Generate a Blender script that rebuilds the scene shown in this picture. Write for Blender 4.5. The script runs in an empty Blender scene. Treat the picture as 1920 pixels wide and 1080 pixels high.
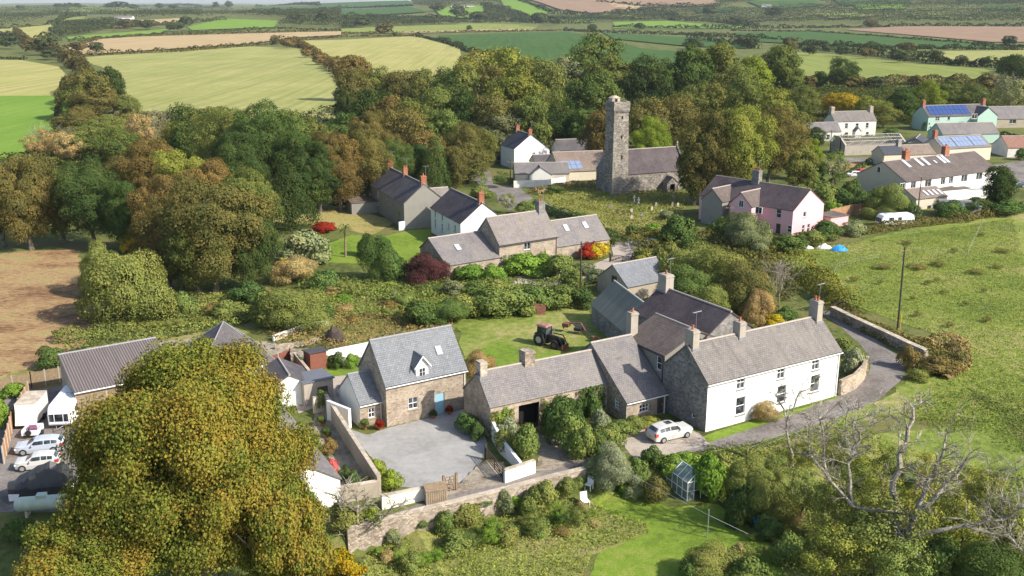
import bpy, bmesh, math, random
import numpy as np
from mathutils import Vector, Matrix
random.seed(7); RS = np.random.RandomState(7)
S = bpy.context.scene; C = S.collection
R = math.radians
# ---------------------------------------------------------------- camera, sky, sun, exposure
FPX, CX, CY, CAMH, HOR = 1870., 960., 540., 43., 8.
PITCH = math.atan((CY - HOR) / FPX)
cam = bpy.data.cameras.new('camera'); camo = bpy.data.objects.new('camera', cam); C.objects.link(camo)
cam.sensor_width = 36; cam.lens = FPX / 1920 * 36; cam.clip_start = 1; cam.clip_end = 40000
camo.location = (0, 0, CAMH); camo.rotation_euler = (math.pi / 2 - PITCH, 0, 0); S.camera = camo
SUN_EL = R(37); SX, SY = .90, -.43
W = bpy.data.worlds.new('World'); S.world = W; W.use_nodes = True
nt = W.node_tree; bg = nt.nodes['Background']; sky = nt.nodes.new('ShaderNodeTexSky')
sky.sky_type = 'NISHITA'; sky.sun_disc = False; sky.sun_elevation = SUN_EL
sky.sun_rotation = math.atan2(SX, SY)
sky.air_density = 1.0; sky.dust_density = 1.5; sky.ozone_density = 1.0
nt.links.new(sky.outputs[0], bg.inputs[0]); bg.inputs[1].default_value = .135
sl = bpy.data.lights.new('sun', 'SUN'); sl.energy = 4.6; sl.angle = R(.5); sl.color = (1, .93, .82)
so = bpy.data.objects.new('sun', sl); C.objects.link(so); so.location = (60, -40, 120)
so.rotation_euler = Vector((SX * math.cos(SUN_EL), SY * math.cos(SUN_EL), math.sin(SUN_EL))).to_track_quat('Z', 'Y').to_euler()
S.view_settings.view_transform = 'Standard'; S.view_settings.look = 'None'
S.view_settings.exposure = .76; S.view_settings.gamma = 1
S.cycles.use_denoising = True
S.cycles.max_bounces = 5; S.cycles.transparent_max_bounces = 6; S.cycles.volume_bounces = 0
# ---------------------------------------------------------------- terrain function and pixel -> ground
def sm(a, b, x):
    t = np.clip((x - a) / (b - a), 0, 1); return t * t * (3 - 2 * t)
def ray(px, py):
    a = (px - CX) / FPX; b = (py - CY) / FPX
    return (a, math.cos(PITCH) - b * math.sin(PITCH), -math.sin(PITCH) - b * math.cos(PITCH))
def P0(px, py, z=0.):
    r = ray(px, py); t = (z - CAMH) / r[2]; return Vector((r[0] * t, r[1] * t, z))
def proj(x, y, z):
    z -= CAMH; d = y * math.cos(PITCH) - z * math.sin(PITCH); u = y * math.sin(PITCH) + z * math.cos(PITCH)
    return CX + FPX * x / d, CY - FPX * u / d
WA, WB = P0(640, 1000), P0(1108, 884)
_wd = (WB - WA).normalized(); _wl = (WB - WA).length
WC = P0(1400, 850); _w2 = (WC - WB).normalized()
DROP = 2.0
def TH(x, y):
    x = np.asarray(x, float); y = np.asarray(y, float)
    al = (x - WA.x) * _wd.x + (y - WA.y) * _wd.y; ac = -(x - WA.x) * _wd.y + (y - WA.y) * _wd.x
    ac2 = -(x - WB.x) * _w2.y + (y - WB.y) * _w2.x
    g = sm(-.35, .15, -ac - .2) * sm(-1.6, 2.8, -ac2) * sm(-7, 0, al) * (1 - sm(_wl + 22, _wl + 48, al))
    h = -DROP * g
    right = sm(-900, 900, x)
    h = h + (34 + 62 * right) * sm(1150, 4200, y) * (1 + .25 * np.sin(x / 700. + 1) * sm(1500, 3000, y))
    h = h + 14 * sm(700, 2200, y) * np.sin(x / 310. + .7) * np.sin(y / 420.) * sm(1000, 1600, y)
    return h
def P(px, py):
    if py > 75:
        p = P0(px, py)
        for _ in range(25):
            z = float(TH(p.x, p.y)); q = P0(px, py, z); p = q if _ < 3 else (p + q) / 2
        return Vector((p.x, p.y, float(TH(p.x, p.y))))
    r = ray(px, py); t = np.geomspace(300, 14000, 1500)
    X = r[0] * t; Y = r[1] * t; Z = CAMH + r[2] * t; m = np.nonzero(Z < TH(X, Y))[0]
    i = m[0] if len(m) else 1100
    return Vector((X[i], Y[i], float(TH(X[i], Y[i]))))
def height_to(p, py):
    lo, hi = 0, 90
    for _ in range(40):
        m = (lo + hi) / 2
        if proj(p.x, p.y, p.z + m)[1] > py: lo = m
        else: hi = m
    return m
def width_of(p, wpx):
    return wpx / FPX * (p.y * math.cos(PITCH) + (CAMH - p.z) * math.sin(PITCH))
# ---------------------------------------------------------------- mesh and object helpers
class MB:
    def __init__(s): s.v = []; s.f = []; s.uv = {}; s.mi = []
    def face(s, pts, uv=None, m=0):
        i = len(s.v); s.v += [tuple(p) for p in pts]; s.f.append(tuple(range(i, i + len(pts))))
        s.mi.append(m)
        if uv: s.uv[len(s.f) - 1] = uv
    def hexa(s, c, m=0, uvtop=None):     # c: 8 corners, bottom 0-3 ccw, top 4-7
        i = len(s.v); s.v += [tuple(p) for p in c]
        for k, q in enumerate(((0, 3, 2, 1), (4, 5, 6, 7), (0, 1, 5, 4), (1, 2, 6, 5), (2, 3, 7, 6), (3, 0, 4, 7))):
            s.f.append(tuple(i + j for j in q)); s.mi.append(m)
            if k == 1 and uvtop: s.uv[len(s.f) - 1] = uvtop
    def box(s, x0, y0, z0, x1, y1, z1, m=0):
        s.hexa([(x0, y0, z0), (x1, y0, z0), (x1, y1, z0), (x0, y1, z0), (x0, y0, z1), (x1, y0, z1), (x1, y1, z1), (x0, y1, z1)], m)
    def cyl(s, a, b, r0, r1=None, n=8, caps=True, m=0):
        a = Vector(a); b = Vector(b); r1 = r0 if r1 is None else r1
        d = (b - a).normalized(); t = Vector((0, 0, 1)) if abs(d.z) < .9 else Vector((1, 0, 0))
        e = d.cross(t).normalized(); g = d.cross(e)
        i = len(s.v)
        for p, r in ((a, r0), (b, r1)):
            for k in range(n):
                w = 2 * math.pi * k / n; s.v.append(tuple(p + (e * math.cos(w) + g * math.sin(w)) * r))
        for k in range(n):
            s.f.append((i + k, i + (k + 1) % n, i + n + (k + 1) % n, i + n + k)); s.mi.append(m)
        if caps:
            s.f.append(tuple(i + k for k in range(n))[::-1]); s.f.append(tuple(i + n + k for k in range(n))); s.mi += [m, m]
    def rings(s, rings, m=0, cap=True, closed=True):
        i = len(s.v); n = len(rings[0])
        for r in rings: s.v += [tuple(p) for p in r]
        for a in range(len(rings) - 1):
            for k in range(n if closed else n - 1):
                s.f.append((i + a * n + k, i + a * n + (k + 1) % n, i + (a + 1) * n + (k + 1) % n, i + (a + 1) * n + k)); s.mi.append(m)
        if cap:
            s.f.append(tuple(i + k for k in range(n))[::-1]); s.f.append(tuple(i + (len(rings) - 1) * n + k for k in range(n))); s.mi += [m, m]
    def ball(s, c, r, m=0, sc=(1, 1, 1), n=10, k=6):
        rs = []
        for j in range(1, k):
            t = math.pi * j / k
            rs.append([(c[0] + r * sc[0] * math.sin(t) * math.cos(2 * math.pi * q / n), c[1] + r * sc[1] * math.sin(t) * math.sin(2 * math.pi * q / n), c[2] - r * sc[2] * math.cos(t)) for q in range(n)])
        s.rings(rs, m)
    def build(s, name, mats, parent=None, smooth=False):
        me = bpy.data.meshes.new(name); me.from_pydata(s.v, [], s.f)
        mats = mats if isinstance(mats, (list, tuple)) else [mats]
        for m in mats: me.materials.append(m)
        if len(mats) > 1: me.polygons.foreach_set('material_index', s.mi)
        if s.uv:
            ul = me.uv_layers.new(name='UVMap')
            for fi, uv in s.uv.items():
                for k, li in enumerate(me.polygons[fi].loop_indices): ul.data[li].uv = uv[k]
        if smooth: me.polygons.foreach_set('use_smooth', [True] * len(me.polygons))
        me.update()
        return link(name, me, parent)
def link(name, me, parent=None):
    o = bpy.data.objects.new(name, me); C.objects.link(o)
    if parent: o.parent = parent
    return o
def tag(o, label, cat, group=None, kind=None):
    if label: o['label'] = label
    if cat: o['category'] = cat
    if group: o['group'] = group
    if kind: o['kind'] = kind
    return o
def thing(name, label, cat, loc=(0, 0, 0), rz=0, group=None):
    o = bpy.data.objects.new(name, None); C.objects.link(o); o.empty_display_size = .5
    o.location = loc; o.rotation_euler = (0, 0, rz); tag(o, label, cat, group); return o
def dup(root, loc, rz, label, scale=None):
    r = root.copy(); C.objects.link(r); r.location = loc; r.rotation_euler = (0, 0, rz); r['label'] = label
    if scale: r.scale = scale
    for ch in list(root.children):
        c = ch.copy(); C.objects.link(c); c.parent = r
        for g in list(ch.children):
            d = g.copy(); C.objects.link(d); d.parent = c
    return r
# ---------------------------------------------------------------- materials
class NT:
    def __init__(s, name, rough=.85, spec=.3):
        s.m = bpy.data.materials.new(name); s.m.use_nodes = True; s.t = s.m.node_tree
        s.b = s.t.nodes['Principled BSDF']; s.b.inputs['Roughness'].default_value = rough
        s.b.inputs['Specular IOR Level'].default_value = spec; s.tc = s.t.nodes.new('ShaderNodeTexCoord')
    def n(s, ty, **kw):
        x = s.t.nodes.new(ty)
        for k, v in kw.items(): setattr(x, k, v)
        return x
    def l(s, a, b): s.t.links.new(a, b)
    def noise(s, scale, detail=4, coord='Object', dist=0, rough=.55, stretch=None):
        x = s.n('ShaderNodeTexNoise'); x.inputs['Scale'].default_value = scale; x.inputs['Detail'].default_value = detail
        x.inputs['Distortion'].default_value = dist; x.inputs['Roughness'].default_value = rough
        src = s.tc.outputs[coord]
        if stretch:
            mp = s.n('ShaderNodeMapping'); mp.inputs['Scale'].default_value = stretch[:3]
            if len(stretch) > 3: mp.inputs['Rotation'].default_value = (0, 0, stretch[3])
            s.l(src, mp.inputs[0]); src = mp.outputs[0]
        s.l(src, x.inputs['Vector']); return x.outputs['Fac']
    def ramp(s, fac, stops):
        x = s.n('ShaderNodeValToRGB'); e = x.color_ramp.elements
        while len(e) > 1: e.remove(e[0])
        e[0].position = stops[0][0]; e[0].color = (*stops[0][1], 1)
        for p, c in stops[1:]:
            q = e.new(p); q.color = (*c, 1)
        s.l(fac, x.inputs[0]); return x.outputs[0]
    def rng(s, fac, a, b, c=0., d=1.):
        x = s.n('ShaderNodeMapRange'); x.inputs[1].default_value = a; x.inputs[2].default_value = b
        x.inputs[3].default_value = c; x.inputs[4].default_value = d; s.l(fac, x.inputs[0]); return x.outputs[0]
    def mix(s, fac, a, b, mode='MIX'):
        x = s.n('ShaderNodeMix', data_type='RGBA', blend_type=mode)
        if isinstance(fac, (int, float)): x.inputs[0].default_value = fac
        else: s.l(fac, x.inputs[0])
        for v, i in ((a, 6), (b, 7)):
            if isinstance(v, tuple): x.inputs[i].default_value = (*v[:3], 1)
            else: s.l(v, x.inputs[i])
        return x.outputs[2]
    def bump(s, h, st, dist=.05):
        x = s.n('ShaderNodeBump'); x.inputs['Strength'].default_value = st; x.inputs['Distance'].default_value = dist
        s.l(h, x.inputs['Height']); s.l(x.outputs[0], s.b.inputs['Normal'])
    def col(s, c):
        if isinstance(c, tuple): s.b.inputs['Base Color'].default_value = (*c, 1)
        else: s.l(c, s.b.inputs['Base Color'])
        return s.m
def sc(c, k): return tuple(x * k for x in c)
_plain = {}
def plain(name, c, rough=.6, var=.18, scale=2., spec=.3, metal=0):
    if name in _plain: return _plain[name]
    t = NT(name, rough, spec); f = t.noise(scale, 5); t.b.inputs['Metallic'].default_value = metal
    m = t.col(t.ramp(f, [(.25, sc(c, 1 - var)), (.75, tuple(min(x * (1 + var), .95) for x in c))])); _plain[name] = m; return m
def ground_mat(name, cols, s1=.12, s2=1.5, stretch=None, bump=.5, bs=2.5, fine=9.):
    t = NT(name, .95, .1)
    a = t.noise(s1, 5, stretch=stretch); b = t.noise(s2, 6, stretch=stretch); f = t.noise(fine, 3)
    w = t.mix(.45, a, b); c = t.ramp(w, [(.40 + .20 * i / (len(cols) - 1), q) for i, q in enumerate(cols)])
    c = t.mix(t.rng(f, .3, .66), t.mix(.6, c, sc(cols[0], .5)), c)
    t.bump(t.noise(bs, 6, rough=.7), bump, .25); return t.col(c)
def field_mat(name, c1, c2, ang, line=.28, c3=None):
    t = NT(name, .95, .05)
    a = t.noise(.02, 4); l = t.noise(1., 3, stretch=(line, .006, 1, ang)); d = t.noise(.25, 6)
    c = t.mix(t.rng(t.mix(.5, a, d), .4, .6), c1, c2)
    c = t.mix(t.rng(l, .45, .65, 0, .6), c, c3 or sc(c1, .72))
    c = t.mix(t.rng(t.noise(.9, 5), .45, .7, 0, .35), c, sc(c2, .6))
    return t.col(c)
def stone_mat(name, cols, scale=3.2, mortar=(.34, .3, .25), bump=.6, msize=.06):
    t = NT(name, .92, .15)
    v = t.n('ShaderNodeTexVoronoi'); v.inputs['Scale'].default_value = scale; v.inputs['Randomness'].default_value = .95
    e = t.n('ShaderNodeTexVoronoi', feature='DISTANCE_TO_EDGE'); e.inputs['Scale'].default_value = scale; e.inputs['Randomness'].default_value = .95
    mp = t.n('ShaderNodeMapping'); mp.inputs['Scale'].default_value = (1, 1, 1.7); t.l(t.tc.outputs['Object'], mp.inputs[0])
    for q in (v, e): t.l(mp.outputs[0], q.inputs['Vector'])
    sp = t.n('ShaderNodeSeparateColor'); t.l(v.outputs['Color'], sp.inputs[0])
    c = t.ramp(sp.outputs[0], [(i / (len(cols) - 1), q) for i, q in enumerate(cols)])
    c = t.mix(t.rng(e.outputs['Distance'], 0, msize, .75, 0), c, mortar)
    c = t.mix(t.rng(t.noise(.55, 6), .4, .65, 0, .55), c, sc(cols[0], .7))
    c = t.mix(t.rng(t.noise(1.4, 7, rough=.7), .56, .7, 0, .5), c, sc(cols[-1], 1.25))
    t.bump(e.outputs['Distance'], bump, .05); return t.col(c)
def slate_mat(name, c, lich=(.3, .27, .22), la=.35, row=.24, streak=.35, moss=0.):
    t = NT(name, .7, .35)
    b = t.n('ShaderNodeTexBrick'); b.inputs['Scale'].default_value = 1; b.inputs['Brick Width'].default_value = row * 1.3
    b.inputs['Row Height'].default_value = row; b.inputs['Mortar Size'].default_value = row * .1; b.inputs['Mortar Smooth'].default_value = .3
    b.inputs['Color1'].default_value = (*sc(c, .84), 1); b.inputs['Color2'].default_value = (*sc(c, 1.17), 1); b.inputs['Mortar'].default_value = (*sc(c, .45), 1)
    t.l(t.tc.outputs['UV'], b.inputs['Vector'])
    k = t.mix(t.rng(t.noise(1.1, 7, rough=.7), .5, .72, 0, la), b.outputs['Color'], lich)
    k = t.mix(t.rng(t.noise(1., 5, 'UV', stretch=(1.6, .12, 1)), .48, .7, 0, streak), k, sc(c, .55))
    k = t.mix(t.rng(t.noise(.3, 4), .42, .62, 0, .3), k, sc(lich, .8))
    if moss: k = t.mix(t.rng(t.noise(.7, 8, rough=.75, dist=.5), .55, .63, 0, moss), k, (.13, .11, .035))
    k = t.mix(t.rng(t.noise(5.5, 3), .66, .72, 0, .6), k, sc(lich, 1.5))
    t.bump(b.outputs['Fac'], -.35, .03); return t.col(k)
def render_mat(name, c, dirt=(.35, .33, .28), d=.25):
    t = NT(name, .85, .2); k = t.mix(t.rng(t.noise(.6, 6, rough=.65), .48, .72, 0, d), c, dirt)
    k = t.mix(t.rng(t.noise(3, 3, stretch=(1.5, 1.5, .15)), .52, .75, 0, d * .7), k, sc(dirt, .9))
    t.bump(t.noise(14, 3), .15, .02); return t.col(k)
def leaf_mat(name, tr=.22, h1=(.14, .09, .03), h2=(.23, .17, .05), ma=(.5, .62, .6), mb=(1.6, 1.45, 1.15), ns=4.5):
    t = NT(name, .7, .12)
    oi = t.n('ShaderNodeObjectInfo'); at = t.n('ShaderNodeAttribute', attribute_name='lv')
    k = t.mix(t.rng(at.outputs['Fac'], 0, 1), ma, mb); base = t.mix(1., oi.outputs['Color'], k, 'MULTIPLY')
    lo = t.n('ShaderNodeVectorMath'); t.l(t.tc.outputs['Object'], lo.inputs[0]); ov = t.n('ShaderNodeVectorMath', operation='SCALE')
    t.l(oi.outputs['Location'], ov.inputs[0]); ov.inputs['Scale'].default_value = .37; t.l(ov.outputs[0], lo.inputs[1])
    nz = t.n('ShaderNodeTexNoise'); nz.inputs['Scale'].default_value = ns; nz.inputs['Detail'].default_value = 4; t.l(lo.outputs[0], nz.inputs['Vector'])
    at2 = t.n('ShaderNodeAttribute', attribute_name='lw')
    su = t.n('ShaderNodeMath', operation='ADD'); t.l(nz.outputs['Fac'], su.inputs[0]); t.l(t.rng(at2.outputs['Fac'], 0, 1, -.22, .22), su.inputs[1])
    au = t.n('ShaderNodeMath', operation='MULTIPLY'); t.l(t.rng(su.outputs[0], .42, .68), au.inputs[0]); t.l(oi.outputs['Alpha'], au.inputs[1])
    hue = t.mix(t.rng(at.outputs['Fac'], .2, .8), h1, h2)
    c = t.mix(au.outputs[0], base, hue)
    d = t.n('ShaderNodeBsdfDiffuse'); r = t.n('ShaderNodeBsdfTranslucent'); mx = t.n('ShaderNodeMixShader'); mx.inputs[0].default_value = tr
    t.l(c, d.inputs[0]); t.l(t.mix(.5, c, (.16, .2, .02)), r.inputs[0]); t.l(d.outputs[0], mx.inputs[1]); t.l(r.outputs[0], mx.inputs[2])
    t.l(mx.outputs[0], t.t.nodes['Material Output'].inputs[0]); return t.m
LEAF = leaf_mat('foliage', .16); LEAF2 = leaf_mat('autumn_foliage', .28, (.3, .11, .02), (.34, .2, .04), (.4, .62, .6), (1.8, 1.5, 1.1), 9.)
BARK = stone_mat('bark', [(.1, .085, .065), (.17, .145, .11), (.24, .21, .17)], 6, (.07, .06, .05), .5)
DEAD = stone_mat('dead_wood', [(.16, .14, .11), (.34, .3, .24), (.48, .44, .37)], 4, (.16, .14, .11), .6, .1)
M = dict(
 stone=stone_mat('rubble_stone', [(.22, .175, .13), (.33, .265, .2), (.42, .35, .27), (.28, .24, .2)], 3.4, (.45, .38, .3)),
 garage=stone_mat('buff_rubble', [(.27, .21, .15), (.38, .3, .22), (.46, .39, .3)], 3., (.45, .38, .3)),
 grey=stone_mat('grey_stone', [(.13, .125, .115), (.21, .2, .185), (.3, .285, .26), (.17, .155, .14)], 3.2, (.27, .25, .22)),
 dry=stone_mat('dry_stone', [(.2, .16, .12), (.36, .3, .24), (.5, .43, .35), (.28, .23, .18)], 3.6, (.13, .1, .07)),
 church=stone_mat('church_stone', [(.13, .115, .095), (.22, .195, .165), (.38, .345, .3), (.17, .15, .13)], 2.4, (.25, .22, .185)),
 coping=stone_mat('coping_stone', [(.36, .3, .23), (.46, .39, .31), (.54, .47, .38)], 1.6, (.3, .25, .2)),
 white=render_mat('white_render', (.74, .73, .7), (.42, .4, .34), .22), white2=render_mat('weathered_white_render', (.66, .64, .58), (.36, .33, .27), .4),
 cream=render_mat('cream_render', (.55, .49, .38)), pink=render_mat('pink_render', (.68, .39, .42), (.55, .38, .37), .25),
 mint=render_mat('mint_render', (.36, .5, .43), (.32, .42, .38), .25), greyr=render_mat('grey_render', (.24, .23, .2), (.15, .14, .12), .35),
 paler=render_mat('pale_grey_render', (.36, .32, .27), (.2, .17, .14), .5), block=render_mat('block_work', (.36, .31, .24), (.2, .17, .13), .4),
 slate=slate_mat('grey_slate', (.165, .15, .15)), slate_new=slate_mat('new_slate', (.165, .175, .19), (.24, .25, .26), .3),
 slate_dark=slate_mat('dark_slate', (.085, .075, .08), (.2, .18, .17), .3), slate_old=slate_mat('lichened_slate', (.16, .145, .135), (.26, .225, .19), .45, .24, .85),
 slate_moss=slate_mat('mossy_slate', (.19, .165, .16), (.3, .26, .2), .35, moss=.6), purple=slate_mat('purple_slate', (.06, .043, .048), (.16, .135, .125), .3, .3),
 tile=slate_mat('brown_tile', (.105, .08, .07), (.2, .165, .14), .35, .34, .5), tile_l=slate_mat('light_brown_tile', (.2, .15, .12), (.33, .27, .2), .4, .34),
 navy=slate_mat('blue_black_slate', (.05, .055, .07), (.09, .09, .1), .2), rust=slate_mat('rust_tile', (.26, .13, .09), (.33, .2, .15), .35, .3),
 brick=stone_mat('orange_brick', [(.3, .11, .06), (.38, .15, .08), (.24, .09, .06)], 9, (.4, .3, .22), .2),
 pot=plain('clay_pot', (.36, .13, .065), .8), wood=plain('weathered_wood', (.22, .16, .1), .85, .3, 4), fence=plain('orange_fence_timber', (.36, .2, .1), .85, .25, 3),
 darkwood=plain('dark_timber', (.06, .045, .035), .8, .3, 4), dark=plain('dark_opening', (.012, .011, .01), .9), frame=plain('white_frame', (.8, .8, .78), .5, .05),
 glass=None, gutter=plain('white_gutter', (.7, .7, .68), .5, .1), black=plain('black_pipe', (.03, .03, .03), .6), conc=plain('concrete', (.42, .39, .35), .9, .15, 1.5),
 ridge=plain('ridge_tile', (.36, .31, .27), .85, .2, 3), lead=plain('lead_flashing', (.22, .22, .23), .6, .2, 3), felt=plain('grey_felt', (.13, .14, .16), .8, .12, 2),
 steel=plain('galvanised_steel', (.42, .43, .44), .45, .12, 3, .5, .6), tyre=plain('tyre_rubber', (.02, .02, .02), .85), red=plain('red_paint', (.4, .05, .03), .6, .25, 4),
 bluedoor=plain('pale_blue_door', (.25, .42, .5), .5, .05), yellow=plain('yellow_paint', (.7, .45, .02), .6), plastic_w=plain('white_plastic', (.75, .76, .77), .45, .06, 1.5, .5),
)
def glass_mat():
    t = NT('window_glass', .08, .6); return t.col(t.ramp(t.noise(1.2, 2), [(.4, (.012, .016, .02)), (.65, (.09, .1, .11))]))
M['glass'] = glass_mat()
def corr_mat(name, c, lich):
    t = NT(name, .75, .3); w = t.n('ShaderNodeTexWave'); w.inputs['Scale'].default_value = 1.1; t.l(t.tc.outputs['UV'], w.inputs['Vector'])
    k = t.mix(t.rng(w.outputs['Fac'], 0, 1), sc(c, .6), sc(c, 1.2)); k = t.mix(t.rng(t.noise(1, 6, 'UV', stretch=(2.2, .15, 1)), .45, .65, 0, .6), k, lich)
    t.bump(w.outputs['Fac'], .8, .08); return t.col(k)
M['corr'] = corr_mat('corrugated_sheet', (.155, .13, .125), (.10, .085, .08)); M['corr_green'] = corr_mat('lichened_sheet', (.17, .175, .14), (.26, .255, .21))
# ---------------------------------------------------------------- foliage meshes
def quads_mesh(name, pos, nrm, size, rs, lv, lw=None, asp=.75):
    n = len(pos); t = rs.normal(size=(n, 3)); a = np.cross(nrm, t); a /= np.linalg.norm(a, axis=1)[:, None] + 1e-9
    b = np.cross(nrm, a); s = size[:, None] if np.ndim(size) else size
    a = a * s * .5; b = b * s * .5 * asp
    v = np.empty((n, 4, 3)); v[:, 0] = pos - a; v[:, 1] = pos - b * 1.1; v[:, 2] = pos + a; v[:, 3] = pos + b * 1.1
    me = bpy.data.meshes.new(name); me.vertices.add(n * 4); me.vertices.foreach_set('co', v.ravel().astype(np.float32))
    me.loops.add(n * 4); me.loops.foreach_set('vertex_index', np.arange(n * 4, dtype=np.int32))
    me.polygons.add(n); me.polygons.foreach_set('loop_start', np.arange(0, n * 4, 4, dtype=np.int32))
    me.materials.append(LEAF)
    at = me.attributes.new('lv', 'FLOAT', 'FACE'); at.data.foreach_set('value', np.clip(lv, 0, 1).astype(np.float32))
    at = me.attributes.new('lw', 'FLOAT', 'FACE'); at.data.foreach_set('value', (rs.rand(n) if lw is None else lw).astype(np.float32))
    me.update(); me.validate(); return me
def unit(v): return v / (np.linalg.norm(v, axis=1)[:, None] + 1e-9)
def crown_mesh(name, n, leaf, seed, k=34, zc=.56, zr=.42, base=.06, lr=(.2, .36), shape='round', core=.66, fuzz=.14, za=.85, rn=.38, taper=0., cl=None):
    """a tree crown of unit width and unit height made of leaf faces lying over many lobes"""
    rs = np.random.RandomState(seed); c = unit(rs.normal(size=(k, 3)))
    if shape == 'cone':
        z = base + (1 - base) * (np.arange(k) + .5) / k; rad = .42 * (1 - z) ** .8 + .03; th = rs.rand(k) * 6.28 * 7
        c = np.stack([rad * .8 * np.cos(th), rad * .8 * np.sin(th), z], 1); r = rad * .62 + .05
    else:
        f = rs.uniform(.45, .8, k)[:, None]; c = c * f * np.array([.5, .5, zr]); 
        c[:, 2] = np.maximum(c[:, 2], -zr * .9) + zc; r = rs.uniform(lr[0], lr[1], k) * .5
        if shape == 'dome': c[:, 2] = .12 + np.abs(c[:, 2] - zc) * 1.5
        wob = 1 + .16 * np.sin(np.arctan2(c[:, 1], c[:, 0]) * 2 + seed) + .1 * np.sin(np.arctan2(c[:, 1], c[:, 0]) * 3 + seed * 2)
        c[:, :2] *= wob[:, None]
    if taper: c[:, :2] *= (1.25 - taper * c[:, 2])[:, None]
    li = rs.choice(k, n * 3, p=(r ** 2) / (r ** 2).sum()); d = unit(rs.normal(size=(n * 3, 3)))
    d[:, 2] = np.where((d[:, 2] < -.3) & (rs.rand(n * 3) < .6), -d[:, 2], d[:, 2])
    rr = r[li] * (1 - fuzz + fuzz * 1.9 * rs.rand(n * 3) ** 1.5); asp = np.array([1, 1, 1.0 if shape == 'cone' else za])
    p = c[li] + d * rr[:, None] * asp
    keep = p[:, 2] > base * .4
    for j in range(k):
        q = (((p - c[j]) / asp) ** 2).sum(1) < (r[j] * core) ** 2; keep &= ~(q & (li != j))
    p = p[keep][:n]; d = d[keep][:n]; li = li[keep][:n]
    out = unit(p - np.array([0, 0, zc])); nr = unit(d * .8 + out * .5 + rs.normal(size=p.shape) * rn)
    lobe = rs.rand(k); lv = .5 + (lobe[li] - .5) * .35 + rs.normal(size=len(p)) * .17
    lw = np.clip(.5 + (lobe[li][:] - .5) * .7 + rs.normal(size=len(p)) * .25, 0, 1)
    s = leaf * rs.uniform(.6, 1.35, len(p))
    return quads_mesh(name, p, nr, s, rs, lv, lw)
def trunk_mesh(name, seed, limbs=6, r=.022, top=.62):
    rs = np.random.RandomState(seed); m = MB(); pts = [(0, 0, -.02)]
    for i in range(4): pts.append((rs.normal() * .012, rs.normal() * .012, top * .55 * (i + 1) / 4))
    for i in range(4): m.cyl(pts[i], pts[i + 1], r * (1.5 if i == 0 else 1 - .15 * (i - 1)), r * (1 - .15 * i), 7, False)
    for i in range(limbs):
        a = 6.28 * i / limbs + rs.rand(); p = Vector(pts[rs.randint(2, 5)]); q = p + Vector((math.cos(a) * .14, math.sin(a) * .14, .16)); w = q + Vector((math.cos(a) * .1, math.sin(a) * .1, .14))
        m.cyl(p, q, r * .5, r * .35, 5, False); m.cyl(q, w, r * .35, r * .1, 5, False)
    me_o = m.build(name, BARK); me = me_o.data; bpy.data.objects.remove(me_o); return me
CROWN = {
 'big': [crown_mesh('crown_big_%d' % i, 48000, .0135, 311 + i, k=110 + 10 * i, zc=.52, zr=.48, base=.02, lr=(.10, .27), fuzz=.2, rn=.42, core=.7) for i in range(3)],
 'bigtall': [crown_mesh('crown_big_tall_%d' % i, 50000, .0155, 341 + i, k=130, zc=.5, zr=.5, base=.02, lr=(.12, .28), za=.6, fuzz=.2, rn=.42, core=.7) for i in range(2)],
 'oak': [crown_mesh('crown_oak_%d' % i, 15000, .0245, 11 + i, k=60 + 8 * i, zc=.52, zr=.48, base=.02, lr=(.12, .31), fuzz=.3, rn=.5) for i in range(6)],
 'tall': [crown_mesh('crown_tall_%d' % i, 16000, .028, 41 + i, k=84, zc=.5, zr=.5, base=.02, lr=(.14, .34), za=.55, fuzz=.3, rn=.5) for i in range(5)],
 'cone': [crown_mesh('crown_cone', 12000, .026, 61, k=60, base=.05, shape='cone')],
 'open': [crown_mesh('crown_open_%d' % i, 5000, .026, 66 + i, k=46, lr=(.12, .24), fuzz=.5) for i in range(2)],
 'bush': [crown_mesh('crown_bush_%d' % i, 3600, .058, 71 + i, k=22, zc=.45, zr=.5, base=.0, lr=(.3, .5), shape='dome') for i in range(4)],
 'fine': [crown_mesh('crown_fine_%d' % i, 30000, .019, 81 + i, k=34, zc=.45, zr=.5, base=.0, lr=(.25, .42), shape='dome') for i in range(3)],
 'far': [crown_mesh('crown_far_%d' % i, 900, .10, 91 + i, k=16, lr=(.3, .5)) for i in range(4)],
}
TRUNK = [trunk_mesh('trunk_%d' % i, 5 + i) for i in range(3)]
COL = dict(dark=(.042, .07, .024, .12), green=(.06, .098, .03, .15), mid=(.10, .135, .04, .2), olive=(.13, .15, .045, .25), brown=(.115, .11, .04, .45),
 russet=(.14, .105, .042, .6), gold=(.18, .19, .042, .3), lime=(.15, .2, .03, .15), bright=(.11, .18, .03, .05), yellow=(.33, .25, .02, .4), grey=(.13, .15, .08, .1),
 purple=(.05, .022, .026, .0), red=(.2, .022, .014, 0), tan=(.27, .2, .1, .4), pink=(.5, .1, .12, .1), far=(.045, .062, .03, .15), farb=(.07, .065, .03, .5), silver=(.17, .2, .13, .05))
WORD = dict(dark='dark green', green='deep green', mid='mid green', olive='olive green', brown='brown and green', russet='russet brown', gold='golden green', lime='lime green',
 bright='bright green', yellow='yellow', grey='grey green', purple='dark purple', red='scarlet', tan='straw coloured', pink='pink flowered', far='dark', farb='brownish', silver='pale silvery green')
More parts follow.
